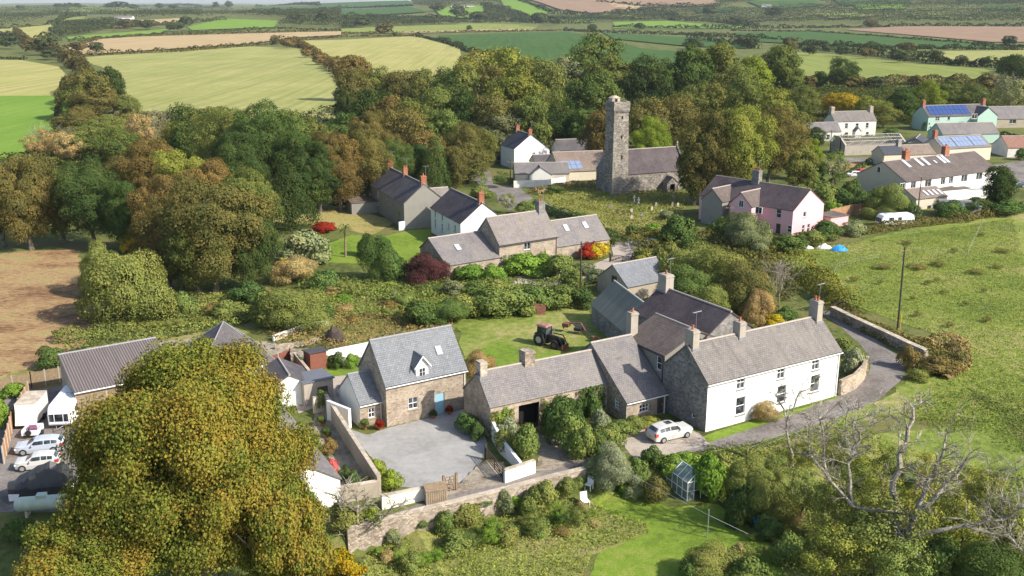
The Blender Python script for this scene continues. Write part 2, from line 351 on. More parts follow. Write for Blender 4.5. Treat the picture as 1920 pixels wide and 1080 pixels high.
LM = [('the church tower', 1158, 300), ('the church nave', 1225, 320), ('the pink house', 1480, 390), ('the white terrace', 1740, 340), ('the mint green house', 1780, 220),
 ('the roofless ruin', 1620, 270), ('the dormer cottage', 790, 710), ('the white farmhouse', 1450, 720), ('the stone garage range', 1010, 735), ('the purple-slate wing', 1290, 580),
 ('the long stone house', 970, 460), ('the brown-roofed white house', 860, 390), ('the dark slate house', 740, 370), ('the blue-trimmed house', 985, 270), ('the red tractor', 1025, 630),
 ('the corrugated barn', 220, 690), ('the brown stubble field', 70, 580), ('the big yellow-green field', 400, 140), ('the bright green field', 60, 225), ('the greenhouse', 1270, 890), ('the silver SUV', 1240, 810),
 ('the gravel yard', 800, 850), ('the garden lawn', 1230, 990), ('the tall pasture pole', 1685, 540), ('the pasture', 1800, 560), ('the lane bend', 1660, 690), ('the pyramid roof', 420, 630), ('the far yellow field', 740, 110),
 ('the touring caravan', 1670, 412), ('the solar panel roof', 1795, 275), ('the white stone farmhouse', 1605, 225), ('the parked cars', 75, 860), ('the green-roofed shed', 1190, 520), ('the palm tree', 648, 440),
 ('the far brown field', 1780, 65), ('the far tan field', 1090, 15), ('the skyline', 300, 12), ('the far green field', 1000, 80), ('the narrow tan field', 400, 75), ('the retaining wall', 880, 960)]
_auto = []
def autolabel(o, px, py, what, cat, group, lm=None):
    o['category'] = cat; o['group'] = group; _auto.append((o, px, py, what, lm))
def flush_labels():
    d = {}
    for o, px, py, what, lm in _auto:
        if lm: s = what + ' ' + lm
        else:
            n, x, y = min(LM, key=lambda q: math.hypot(q[1] - px, (q[2] - py) * 1.3))
            dx, dy = px - x, py - y; far = math.hypot(dx, dy)
            if abs(dx) > 1.2 * abs(dy): rel = 'to the left of' if dx < 0 else 'to the right of'
            else: rel = 'behind' if dy < 0 else 'in front of'
            s = '%s %s%s %s' % (what, 'close ' if far < 60 and rel[0] == 't' else ('just ' if far < 60 else ''), rel, n)
        d.setdefault(s, []).append((px, py, o))
    orders = ['leftmost', 'second from left', 'third from left', 'fourth from left', 'fifth from left', 'sixth from left', 'seventh from left', 'eighth from left', 'ninth from left', 'tenth from left']
    for s, l in d.items():
        if len(l) == 1: l[0][2]['label'] = s; continue
        l.sort(key=lambda q: q[:2])
        for i, (x, y, o) in enumerate(l):
            if len(l) <= 2: w = ['left one', 'right one'][i]
            else: w = 'rightmost one' if i == len(l) - 1 else (orders[i] if i < 10 else 'number %d from the left' % (i + 1))
            o['label'] = '%s, %s' % (s, w)
_k = [0]
def tree(px, yt, yb, wpx, col, kind='oak', what=None, cat='tree', group='trees of the village woodland', name='tree', lm=None, trunk=True, h=None, alpha=None):
    _k[0] += 1; i = _k[0]; p = P(px, yb); hh = h or height_to(p, yt); w = width_of(p, wpx) * (1.04 if kind in ('bush', 'far', 'cone') else 1.10)
    if kind == 'oak' and hh > 1.3 * w: kind = 'tall'
    if yb > 330 and kind in ('oak', 'tall') and wpx > 75: kind = 'big' if kind == 'oak' else 'bigtall'
    rng = random.Random(i * 13 + 1)
    r = thing(name, '', cat, p, rng.random() * 6.28)
    ms = CROWN[kind]; cr = link('crown' if kind not in ('bush', 'fine') else 'foliage', ms[i % len(ms)], r)
    hs = hh * (1.04 if kind not in ('bush', 'fine') else 1.1); cr.scale = (w, w * rng.uniform(.9, 1.1), hs)
    c = COL[col]; j = 1.1 * rng.uniform(.86, 1.16) * (1.3 if kind in ('bush', 'fine', 'open') else 1.); cr.color = (c[0] * j * rng.uniform(.92, 1.08), c[1] * j, c[2] * j, c[3] if alpha is None else alpha)
    if trunk:
        t = link('trunk', TRUNK[i % 3], r); t.scale = (hh, hh, hh)
    size = 'tall' if hh > 15 else ('small' if hh < 6 else 'medium')
    if what is None:
        what = '%s %s %s' % (size, WORD[col], {'cone': 'conifer', 'open': 'sparse tree'}.get(kind, 'tree'))
        if kind in ('bush', 'fine'): what = '%s %s' % (WORD[col], 'shrub')
    autolabel(r, px, (yt + yb) / 2, what, cat, group, lm); return r
def bush(px, yt, yb, wpx, col, kind='bush', what=None, **k):
    k.setdefault('name', 'shrub'); k.setdefault('cat', 'shrub'); k.setdefault('group', 'shrubs and bushes among the gardens'); k.setdefault('trunk', False)
    return tree(px, yt, yb, wpx, col, kind, what, **k)
# ---------------------------------------------------------------- polygons, scrub and hedges
def inpoly(x, y, poly):
    c = np.zeros(len(x), bool); n = len(poly)
    for i in range(n):
        x1, y1 = poly[i][:2]; x2, y2 = poly[i - 1][:2]
        c ^= ((y1 > y) != (y2 > y)) & (x < (x2 - x1) * (y - y1) / (y2 - y1 + 1e-12) + x1)
    return c
def vnoise(x, y, s, seed=0):
    x = x / s + seed * 17.3; y = y / s + seed * 5.1; xi = np.floor(x); yi = np.floor(y); fx = x - xi; fy = y - yi
    fx = fx * fx * (3 - 2 * fx); fy = fy * fy * (3 - 2 * fy)
    h = lambda a, b: np.modf(np.abs(np.sin(a * 127.1 + b * 311.7 + seed) * 43758.5453))[0]
    return (h(xi, yi) * (1 - fx) + h(xi + 1, yi) * fx) * (1 - fy) + (h(xi, yi + 1) * (1 - fx) + h(xi + 1, yi + 1) * fx) * fy
def canopy(x, y, cell, seed):
    gx = np.floor(x / cell); gy = np.floor(y / cell); best = np.full(len(x), 9.); who = np.zeros(len(x)); hh = np.ones(len(x))
    for i in (-1, 0, 1):
        for j in (-1, 0, 1):
            a = gx + i; b = gy + j; r = np.modf(np.abs(np.sin(a * 12.98 + b * 78.23 + seed) * 43758.5))[0]; q = np.modf(np.abs(np.sin(a * 39.3 + b * 11.1 + seed) * 24634.6))[0]
            d = np.hypot(x - (a + .2 + .6 * r) * cell, y - (b + .2 + .6 * q) * cell) / cell
            m = d < best; best = np.where(m, d, best); who = np.where(m, r, who); hh = np.where(m, .65 + .5 * q, hh)
    return np.sqrt(np.clip(1 - (best / .95) ** 2, .02, 1)) * hh, who
def scrub(name, poly_px, h, leaf, cell, col, label, seed=1, cover=2.2, cat='undergrowth', zmin=.1, nmax=90000, up=.6, parent=None, world=None):
    rs = np.random.RandomState(seed); poly = world or [P(*q) for q in poly_px]
    xs = [p[0] for p in poly]; ys = [p[1] for p in poly]; A = (max(xs) - min(xs)) * (max(ys) - min(ys))
    n = int(min(nmax, A * cover / leaf ** 2 * 1.2)); x = rs.uniform(min(xs), max(xs), n); y = rs.uniform(min(ys), max(ys), n)
    m = inpoly(x, y, poly); x = x[m]; y = y[m]; f, who = canopy(x, y, cell, seed)
    e = .05 * cell; fx, _ = canopy(x + e, y, cell, seed); fy, _ = canopy(x, y + e, cell, seed)
    k = .55 + .9 * vnoise(x, y, cell * 4, seed); z = TH(x, y) + h * f * k * (zmin + (1 - zmin) * rs.uniform(.72, 1.08, len(x)))
    nr = unit(np.stack([-(fx - f) / e * h * .8, -(fy - f) / e * h * .8, np.full(len(x), up + .4)], 1) + rs.normal(size=(len(x), 3)) * .55)
    lv = .5 + (who - .5) * .5 + rs.normal(size=len(x)) * .16 + (vnoise(x, y, cell * 2.3, seed + 2) - .5) * .4
    me = quads_mesh(name, np.stack([x, y, z], 1), nr, leaf * rs.uniform(.6, 1.4, len(x)), rs, lv, np.clip(vnoise(x, y, cell * 1.6, seed + 5) * .9 + rs.rand(len(x)) * .2, 0, 1))
    o = link(name, me, parent); c = COL[col] if isinstance(col, str) else col; o.color = c
    if not parent: tag(o, label, cat, kind='stuff')
    return o
def hedge(pts, w, h, col, label=None, seed=None, leaf=None, px=True, cat='hedge', name='hedge', cover=1.7, group='hedges between the fields', what=None, lump=1., lm=None):
    ps = [P(*q) for q in pts] if px else [Vector(q) for q in pts]; seed = seed or (int(abs(ps[0].x) * 7 + abs(ps[0].y)) % 997)
    rs = np.random.RandomState(seed); L = [(ps[i + 1] - ps[i]).length for i in range(len(ps) - 1)]; T = sum(L)
    dist = sum(p.y for p in ps) / len(ps); leaf = leaf or max(.3, dist * .0019)
    n = int(min(26000, T * (w + 2 * h) * cover / leaf ** 2 * 1.35)); s = rs.rand(n) * T; cum = np.cumsum([0] + L)
    i = np.clip(np.searchsorted(cum, s) - 1, 0, len(L) - 1); f = (s - cum[i]) / np.array(L)[i]
    A = np.array([p[:] for p in ps]); d = A[i + 1] - A[i]; c = A[i] + d * f[:, None]; t = np.stack([-d[:, 1], d[:, 0]], 1); t /= np.linalg.norm(t, axis=1)[:, None] + 1e-9
    a = rs.uniform(-.15, math.pi + .15, n); lum = 1 + lump * (vnoise(s, s * 0, max(2.5, w), seed) - .5) + lump * .6 * (vnoise(s, s * 0, w * 4 + 5, seed + 3) - .5)
    rr = np.sqrt(rs.uniform(.7, 1.1, n)); ox = np.cos(a) * w / 2 * rr * lum; z = np.sin(a) ** .7 * h * rr * lum if False else np.abs(np.sin(a)) ** .7 * h * rr * lum
    x = c[:, 0] + t[:, 0] * ox; y = c[:, 1] + t[:, 1] * ox
    nr = unit(np.stack([t[:, 0] * np.cos(a), t[:, 1] * np.cos(a), np.sin(a) + .1], 1) + rs.normal(size=(n, 3)) * .5)
    lv = .5 + (vnoise(s, z * 3, max(w, 3), seed + 1) - .5) * .5 + rs.normal(size=n) * .16
    me = quads_mesh(name, np.stack([x, y, TH(x, y) + z], 1), nr, leaf * rs.uniform(.6, 1.3, n), rs, lv)
    o = link(name, me); cc = COL[col] if isinstance(col, str) else col; o.color = cc
    if label: tag(o, label, cat, group)
    else:
        q = pts[len(pts) // 2] if px else proj(*ps[len(ps) // 2]); autolabel(o, q[0], q[1], what or '%s hedge' % WORD[col], cat, group, lm)
    return o
def sheet(name, poly_px, m, dz=.02, world=None, jit=0., grid=None, kind='structure', thick=0):
    """a ground sheet draped on the terrain"""
    poly = [Vector(q) for q in world] if world else [P(*q) for q in poly_px]
    rs = random.Random(len(name) + int(poly[0].x)); out = []
    for i in range(len(poly)):
        a, b = poly[i], poly[(i + 1) % len(poly)]; n = max(1, int((b - a).length / (jit * 4 if jit else 1e9)))
        n = min(n, 60); nrm = Vector((-(b - a).y, (b - a).x, 0)).normalized()
        for k in range(n):
            p = a.lerp(b, k / n)
            if jit and k: p = p + nrm * rs.uniform(-jit, jit)
            out.append(p)
    bm = bmesh.new(); bm.faces.new([bm.verts.new((p.x, p.y, 0)) for p in out])
    bmesh.ops.triangulate(bm, faces=bm.faces[:])
    if grid:
        xs = [p.x for p in out]; ys = [p.y for p in out]
        for ax, lo, hi, G in ((0, min(xs), max(xs), GX), (1, min(ys), max(ys), GY)):
            last = -1e9
            for g in G:
                if lo < g < hi and g - last > 16:
                    last = g
                    no = (1, 0, 0) if ax == 0 else (0, 1, 0); co = (g, 0, 0) if ax == 0 else (0, g, 0)
                    bmesh.ops.bisect_plane(bm, geom=bm.verts[:] + bm.edges[:] + bm.faces[:], plane_co=co, plane_no=no)
    me = bpy.data.meshes.new(name)
    bmesh.ops.recalc_face_normals(bm, faces=bm.faces[:])
    if sum(f.normal.z for f in bm.faces) < 0: bmesh.ops.reverse_faces(bm, faces=bm.faces[:])
    V = np.array([v.co[:] for v in bm.verts]); Z = TH(V[:, 0], V[:, 1]) + dz
    for v, z in zip(bm.verts, Z): v.co.z = z
    bm.to_mesh(me); bm.free(); me.materials.append(m)
    o = link(name, me); o['kind'] = kind; return o
# ---------------------------------------------------------------- ground
def spaced(a, near, step, end, g):
    r = [a]; s = step
    while r[-1] < end:
        if r[-1] > near: s *= g
        r.append(r[-1] + s)
    return r
_gx = spaced(0, 42, .55, 9000, 1.09); GX = [-x for x in _gx[:0:-1]] + _gx; GY = [-60, 0, 30] + spaced(55, 150, .55, 16000, 1.035)
X, Y = np.meshgrid(GX, GY); Z = TH(X, Y); nx, ny = len(GX), len(GY)
me = bpy.data.meshes.new('ground'); me.vertices.add(nx * ny); me.vertices.foreach_set('co', np.stack([X, Y, Z], -1).astype(np.float32).ravel())
I = np.arange(nx * ny).reshape(ny, nx); Q = np.stack([I[:-1, :-1], I[:-1, 1:], I[1:, 1:], I[1:, :-1]], -1).reshape(-1, 4); nq = len(Q)
me.loops.add(nq * 4); me.loops.foreach_set('vertex_index', Q.ravel().astype(np.int32)); me.polygons.add(nq); me.polygons.foreach_set('loop_start', np.arange(0, nq * 4, 4, dtype=np.int32))
me.polygons.foreach_set('use_smooth', [True] * nq); me.update(); me.validate()
GRASS = ground_mat('rough_grass', [(.07, .08, .024), (.10, .12, .03), (.13, .16, .04), (.17, .17, .055), (.2, .165, .075)], .08, 1.1)
me.materials.append(GRASS); ground = link('ground', me); ground['kind'] = 'structure'
PAST = ground_mat('pasture_grass', [(.12, .16, .035), (.17, .22, .04), (.21, .265, .05), (.28, .29, .08), (.38, .33, .14)], .06, .9, bump=.7)
LAWN = ground_mat('mown_lawn', [(.12, .18, .025), (.16, .24, .03), (.19, .27, .035), (.24, .28, .055)], .12, 1.2, bump=.4)
YARD = ground_mat('grey_gravel', [(.29, .28, .265), (.34, .335, .32), (.37, .365, .35), (.41, .4, .385)], .22, 1.3, bump=.3, bs=14, fine=25)
TRACK = ground_mat('brown_gravel', [(.2, .165, .12), (.31, .26, .2), (.38, .33, .26), (.42, .37, .3)], .3, 2, bump=.4)
ASPH = ground_mat('lane_tarmac', [(.14, .125, .11), (.22, .195, .18), (.28, .25, .225)], .25, 2.5, bump=.2, bs=10, fine=20)
EARTH = ground_mat('brown_stubble', [(.17, .1, .05), (.29, .175, .09), (.37, .24, .12), (.42, .31, .15), (.3, .28, .1)], .07, .9, stretch=(1, 2.2, 1, .3), bump=.6)
MEAD = ground_mat('meadow_grass', [(.12, .14, .035), (.2, .22, .055), (.27, .27, .08), (.32, .27, .12)], .12, 1.3)
DRYG = ground_mat('dry_grass', [(.2, .18, .06), (.32, .27, .09), (.4, .33, .13), (.26, .26, .07)], .1, 1.2)
PAVE = ground_mat('paving', [(.34, .29, .24), (.42, .36, .3), (.46, .4, .34)], .3, 2, bump=.2)
CHY = ground_mat('churchyard_grass', [(.11, .15, .03), (.2, .22, .05), (.28, .26, .08), (.33, .27, .11)], .1, 1.2)
# ---------------------------------------------------------------- buildings
class Fr:
    """a local building frame: origin, angle"""
    def __init__(s, x, y, ang, z=0): s.o = Vector((x, y, z)); t = R(ang); s.t = t; s.u = Vector((math.cos(t), math.sin(t), 0)); s.v = Vector((-math.sin(t), math.cos(t), 0))
    def w(s, a, b, z=0): return s.o + s.u * a + s.v * b + Vector((0, 0, z))
    def hit(s, face, px, py, L, D):
        r = Vector(ray(px, py)); c = Vector((0, 0, CAMH)); nrm = s.v if face in 'FB' else s.u
        p0 = {'F': s.o, 'B': s.w(0, D), 'L': s.o, 'R': s.w(L, 0)}[face]
        t = (p0 - c).dot(nrm) / r.dot(nrm); q = c + r * t - s.o
        return (q.dot(s.u if face in 'FB' else s.v), q.z)
def facept(face, L, D, a, z, off=0.):     # a: along the face, off: inwards
    return {'F': (a, off, z), 'B': (a, D - off, z), 'L': (off, a, z), 'R': (L - off, a, z)}[face]
def fbox(m, face, L, D, a0, a1, z0, z1, o0, o1, mi=0):
    p = facept(face, L, D, a0, z0, o0); q = facept(face, L, D, a1, z1, o1)
    m.box(min(p[0], q[0]), min(p[1], q[1]), min(p[2], q[2]), max(p[0], q[0]), max(p[1], q[1]), max(p[2], q[2]), mi)
def window(root, face, L, D, a, z, w, h, nx=2, nz=2, deep=.12, fm=None, sill=True, sillm=None):
    fm = fm or M['frame']; m = MB(); t = .07; x0, x1, z0, z1 = a - w / 2, a + w / 2, z - h / 2, z + h / 2
    fbox(m, face, L, D, x0, x0 + t, z0, z1, deep - .05, deep + .03); fbox(m, face, L, D, x1 - t, x1, z0, z1, deep - .05, deep + .03)
    fbox(m, face, L, D, x0 + t, x1 - t, z0, z0 + t, deep - .05, deep + .03); fbox(m, face, L, D, x0 + t, x1 - t, z1 - t, z1, deep - .05, deep + .03)
    for i in range(1, nx): c = x0 + w * i / nx; fbox(m, face, L, D, c - .025, c + .025, z0 + t, z1 - t, deep - .04, deep + .02)
    for i in range(1, nz): c = z0 + h * i / nz; fbox(m, face, L, D, x0 + t, x1 - t, c - .03, c + .03, deep - .045, deep + .025)
    f = m.build('window', fm, root)
    g = MB(); g.face([facept(face, L, D, x0 + .03, z0 + .03, deep), facept(face, L, D, x1 - .03, z0 + .03, deep), facept(face, L, D, x1 - .03, z1 - .03, deep), facept(face, L, D, x0 + .03, z1 - .03, deep)])
    g.build('pane', M['glass'], f)
    if sill:
        s = MB(); fbox(s, face, L, D, x0 - .08, x1 + .08, z0 - .09, z0 - .005, -.12, deep - .02); s.build('sill', sillm or M['coping'], f)
    return f
def slab(m, a, b, c, d, th=.13, uvo=0):
    """roof slab: a,b eave left/right, c,d ridge right/left; th downwards"""
    a, b, c, d = map(Vector, (a, b, c, d)); n = (b - a).cross(d - a).normalized(); k = n * -th
    sl = ((d - a).length + (c - b).length) / 2; w = (b - a).length; s0 = (d - a).dot((b - a).normalized())
    m.hexa([a + k, b + k, c + k, d + k, a, b, c, d], 0, [(0, 0), (w, 0), (s0 + (c - d).length, sl), (s0, sl)])
def house(label, fr, L, D, he, hr, ridge='x', rf=.5, hb=None, wall='white', wallF=None, roof='slate', wins=(), doors=(), chims=(), sky=(), oh=.22, vg=.12, name='house', cat='house', ridge_m='ridge', gut=None, solar=None, group=None, holes=(), sillm=None, base=-.3, solar_m='solar'):
    root = thing(name, label, cat, fr.o, fr.t, group); hb = he if hb is None else hb
    W = M[wall]; WF = M[wallF] if wallF else W; rx = rf * (D if ridge == 'x' else L)
    ws = []
    for w in list(wins) + list(doors) + list(holes):
        face, px, py, ww, wh = w[:5]
        a, z = fr.hit(face, px, py, L, D) if px > 60 or py > 60 else (px, py)
        ws.append([face, a, z, ww, wh, w[5:] if len(w) > 5 else ()])
    nw, nd = len(wins), len(doors)
    for w in ws[nw:nw + nd]: w[2] = w[4] / 2 + .02
    for w in ws:
        tp = he if w[0] in 'FL' else hb
        if (w[0] in 'FB') == (ridge == 'x') and w[2] + w[4] / 2 > tp - .12: w[2] = tp - .12 - w[4] / 2
    m = MB()
    for face in 'FBLR':
        T = L if face in 'FB' else D; isg = (face in 'LR') == (ridge == 'x')
        top = min(he, hb) if isg else (he if face in 'FL' else hb)
        mi = 1 if (wallF and face == 'F') else 0
        hs = [w for w in ws if w[0] == face and w[2] + w[4] / 2 < top - .02 and w[1] - w[3] / 2 > .05 and w[1] + w[3] / 2 < T - .05]
        xs = sorted({0, T, *[w[1] - w[3] / 2 for w in hs], *[w[1] + w[3] / 2 for w in hs]}); zs = sorted({base, top, *[w[2] - w[4] / 2 for w in hs], *[w[2] + w[4] / 2 for w in hs]})
        for i in range(len(xs) - 1):
            for j in range(len(zs) - 1):
                cx, cz = (xs[i] + xs[i + 1]) / 2, (zs[j] + zs[j + 1]) / 2
                if any(abs(cx - w[1]) < w[3] / 2 and abs(cz - w[2]) < w[4] / 2 for w in hs): continue
                m.face([facept(face, L, D, xs[i], zs[j]), facept(face, L, D, xs[i + 1], zs[j]), facept(face, L, D, xs[i + 1], zs[j + 1]), facept(face, L, D, xs[i], zs[j + 1])], m=mi)
        for w in hs:
            x0, x1, z0, z1 = w[1] - w[3] / 2, w[1] + w[3] / 2, w[2] - w[4] / 2, w[2] + w[4] / 2; dp = .24; w.append('hole')
            for (p, q) in (((x0, z0), (x1, z0)), ((x1, z0), (x1, z1)), ((x1, z1), (x0, z1)), ((x0, z1), (x0, z0))):
                m.face([facept(face, L, D, *p), facept(face, L, D, *q), facept(face, L, D, *q, dp), facept(face, L, D, *p, dp)], m=mi)
        if isg:
            q = [facept(face, L, D, 0, top), facept(face, L, D, T, top)]
            if hb > top: q.append(facept(face, L, D, T, hb))
            q.append(facept(face, L, D, rx, hr))
            if he > top: q.append(facept(face, L, D, 0, he))
            m.face(q, m=mi)
    m.build('wall', [W, WF], root)
    for i, w in enumerate(ws):
        hole = w[-1] == 'hole'; face, a, z, ww, wh = w[:5]; ex = w[5]
        if i < nw:
            nx, nz = (ex[0], ex[1]) if len(ex) > 1 else (2, 2)
            window(root, face, L, D, a, z, ww, wh, nx, nz, .14 if hole else -.03, M[ex[2]] if len(ex) > 2 else None, sillm=sillm)
        elif i < nw + nd:
            dm = M[ex[0]] if ex else M['darkwood']; b = MB(); o0 = .1 if hole else -.04
            fbox(b, face, L, D, a - ww / 2 + .01, a + ww / 2 - .01, 0, wh, o0, o0 + .06); d = b.build('door', dm, root)
            b = MB(); fbox(b, face, L, D, a + ww * .32, a + ww * .38, .95, 1.1, o0 - .05, o0); b.build('handle', M['steel'], d)
        else:
            b = MB(); fbox(b, face, L, D, a - ww / 2 - .5, a + ww / 2 + .5, z - wh / 2 - .1, z + wh / 2 + .4, 1.5 if hole else -.02, 1.55); b.build('dark_interior', M['dark'], root)
    m = MB(); r = MB()
    if ridge == 'x':
        s1 = (hr - he) / rx; s2 = (hr - hb) / (D - rx); t = .13
        a = (-vg, -oh, he - oh * s1 + t); b = (L + vg, -oh, he - oh * s1 + t); c = (L + vg, rx, hr + t); d = (-vg, rx, hr + t); slab(m, a, b, c, d)
        a2 = (L + vg, D + oh, hb - oh * s2 + t); b2 = (-vg, D + oh, hb - oh * s2 + t); slab(m, a2, b2, d, c)
        r.cyl((-vg - .01, rx, hr + t - .03), (L + vg + .01, rx, hr + t - .03), .13, n=6)
        ga = [(a, b)]
    else:
        s1 = (hr - he) / rx; s2 = (hr - hb) / (L - rx); t = .13
        a = (-oh, D + vg, he - oh * s1 + t); b = (-oh, -vg, he - oh * s1 + t); c = (rx, -vg, hr + t); d = (rx, D + vg, hr + t); slab(m, a, b, c, d)
        a2 = (L + oh, -vg, hb - oh * s2 + t); b2 = (L + oh, D + vg, hb - oh * s2 + t); slab(m, a2, b2, d, c)
        r.cyl((rx, -vg - .01, hr + t - .03), (rx, D + vg + .01, hr + t - .03), .13, n=6)
        ga = [(a, b), (a2, b2)]
    rf_o = m.build('roof', M[roof], root); r.build('ridge_tiles', M[ridge_m], rf_o)
    if gut:
        g = MB()
        for p, q in ga:
            p = Vector(p) - Vector((0, 0, .14)); q = Vector(q) - Vector((0, 0, .14)); e = Vector((0, -.07, 0)) if ridge == 'x' else Vector((-.07 if p.x < 1 else .07, 0, 0)); g.cyl(p + e, q + e, .07, n=6)
        p, q = Vector(ga[0][0]), Vector(ga[0][1]); x = q + ((p - q).normalized() * .35); e = Vector((x.x, -.08 if ridge == 'x' else x.y, x.z - .2)) if ridge == 'x' else Vector((-.08, x.y, x.z - .2)); g.cyl(e, (e.x, e.y, 0), .05, n=6)
        g.build('gutter', M[gut], root)
    def rz(x, y):
        q = y if ridge == 'x' else x; return hr - s1 * (rx - q) if q < rx else hr - s2 * (q - rx)
    for c in chims:
        x, y, w, d, top, sm_, npot = (*c, 1)[:7] if len(c) == 6 else c
        z0 = min(rz(x - w / 2, y - d / 2), rz(x + w / 2, y + d / 2)) - .3
        b = MB(); b.box(x - w / 2, y - d / 2, z0, x + w / 2, y + d / 2, top - .28); b.box(x - w / 2 - .07, y - d / 2 - .07, top - .28, x + w / 2 + .07, y + d / 2 + .07, top - .14); b.box(x - w / 2 + .02, y - d / 2 + .02, top - .14, x + w / 2 - .02, y + d / 2 - .02, top)
        ch = b.build('chimney', M[sm_], root)
        b = MB(); zz = rz(x, y) ; b.box(x - w / 2 - .12, y - d / 2 - .12, z0 + .1, x + w / 2 + .12, y + d / 2 + .12, z0 + .55); b.build('flashing', M['lead'], ch)
        if top > 10 and npot:
            b = MB(); b.cyl((x + w / 2, y, top - .8), (x + w / 2, y, top + 1.9), .03, n=4); b.cyl((x + w / 2 - .5, y, top + 1.8), (x + w / 2 + .7, y, top + 1.85), .02, n=4); [b.cyl((x + w / 2 + q, y - .35, top + 1.82), (x + w / 2 + q, y + .35, top + 1.82), .014, n=3) for q in (-.4, -.1, .2, .5)]; b.build('aerial', M['steel'], ch)
        for k in range(npot):
            b = MB(); q = (k - (npot - 1) / 2) * min(.45, d / max(npot, 1)); qx, qy = (x, y + q) if d >= w else (x + q, y); b.cyl((qx, qy, top - .02), (qx, qy, top + .5), .15, .11, 8); b.cyl((qx, qy, top + .42), (qx, qy, top + .5), .15, .15, 8); b.build('chimney_pot', M['pot'], ch)
    for s in sky:      # side, along, up (0..1), w, h
        sd, al, up, w, h = s
        if ridge == 'x':
            y0 = rx * up if sd == 'F' else D - (D - rx) * up; z0 = rz(0, y0) + .15; dirn = Vector((0, 1 if sd == 'F' else -1, s1 if sd == 'F' else s2)).normalized(); ac = Vector((1, 0, 0)) if sd == 'F' else Vector((-1, 0, 0)); o = Vector((al, y0, z0))
        else:
            x0 = rx * up if sd == 'L' else L - (L - rx) * up; z0 = rz(x0, 0) + .15; dirn = Vector((1 if sd == 'L' else -1, 0, s1 if sd == 'L' else s2)).normalized(); ac = Vector((0, -1, 0)) if sd == 'L' else Vector((0, 1, 0)); o = Vector((x0, al, z0))
        n = ac.cross(dirn); b = MB(); A, B, Cc, Dd = o - ac * w / 2, o + ac * w / 2, o + ac * w / 2 + dirn * h, o - ac * w / 2 + dirn * h
        b.hexa([A - n * .1, B - n * .1, Cc - n * .1, Dd - n * .1, A + n * .07, B + n * .07, Cc + n * .07, Dd + n * .07]); f = b.build('skylight', M['lead'], root)
        b = MB(); i = .09; q = lambda P_, a1, a2: P_ + ac * a1 + dirn * a2 + n * .085; b.face([q(A, i, i), q(B, -i, i), q(Cc, -i, -i), q(Dd, i, -i)]); b.build('pane', M['skyglass'], f)
    if solar:
        for (sd, a0, a1, u0, u1, nx, nz) in solar:
            y0, y1 = rx * u0, rx * u1; n = Vector((0, -s1, 1)).normalized(); pn = MB(); dx = (a1 - a0) / nx; dy = (y1 - y0) / nz
            for i in range(nx):
                for j in range(nz):
                    c4 = [Vector((a0 + dx * (i + e), y0 + dy * (j + f), rz(0, y0 + dy * (j + f)) + .15)) for e, f in ((.03, .02), (.97, .02), (.97, .98), (.03, .98))]
                    pn.hexa([q + n * .02 for q in c4] + [q + n * .09 for q in c4])
            pn.build('solar_panels', M[solar_m], root)
    return root
def glossy(name, c, r=.15, spec=.6):
    t = NT(name, r, spec); return t.col(c)
M['skyglass'] = glossy('skylight_glass', (.55, .57, .6), .25, .9)
M['solar'] = None
t = NT('solar_cells', .22, .7); b_ = t.n('ShaderNodeTexChecker'); b_.inputs['Scale'].default_value = 2.2; b_.inputs[1].default_value = (.025, .05, .16, 1); b_.inputs[2].default_value = (.035, .075, .22, 1); t.l(t.tc.outputs['Object'], b_.inputs[0]); M['solar'] = t.col(b_.outputs[0]); M['solar_pale'] = glossy('pale_solar_cells', (.2, .25, .36), .2, .8)
def wallrun(name, label, pts, h, th, m, cap=None, cat='wall', world=False, group=None, ztop=None, capname='coping', z0=-.4):
    ps = [Vector(q) for q in pts] if world else [P(*q) for q in pts]
    hs = h if isinstance(h, (list, tuple)) else [h] * len(ps)
    o = ps[0].copy(); root = thing(name, label, cat, o, 0, group); b = MB(); c = MB()
    for i in range(len(ps) - 1):
        a, d = ps[i] - o, ps[i + 1] - o; t = (d - a); t.z = 0; n = Vector((-t.y, t.x, 0)).normalized() * th / 2; nn = max(1, int(t.length / 2.5))
        for k in range(nn):
            p = a.lerp(d, k / nn); q = a.lerp(d, (k + 1) / nn); hp = hs[i] + (hs[i + 1] - hs[i]) * k / nn; hq = hs[i] + (hs[i + 1] - hs[i]) * (k + 1) / nn
            def lo(w, s): return Vector((w.x, w.y, float(TH(w.x + o.x + s.x, w.y + o.y + s.y)) - o.z + z0)) + s
            def hi(w, hh, s, e=0): return Vector((w.x, w.y, (ztop if ztop is not None else w.z + hh - 0) - (o.z if ztop is not None else 0) + e)) + s
            b.hexa([lo(p, n), lo(p, -n), lo(q, -n), lo(q, n), hi(p, hp, n), hi(p, hp, -n), hi(q, hq, -n), hi(q, hq, n)][:4][::-1] + [hi(q, hq, n), hi(q, hq, -n), hi(p, hp, -n), hi(p, hp, n)])
            if cap:
                w = n * 1.18; c.hexa([hi(q, hq, w, .003), hi(q, hq, -w, .003), hi(p, hp, -w, .003), hi(p, hp, w, .003), hi(q, hq, w, .11), hi(q, hq, -w, .11), hi(p, hp, -w, .11), hi(p, hp, w, .11)])
    b.build('wall_body', M[m], root)
    if cap: c.build(capname, M[cap], root)
    return root
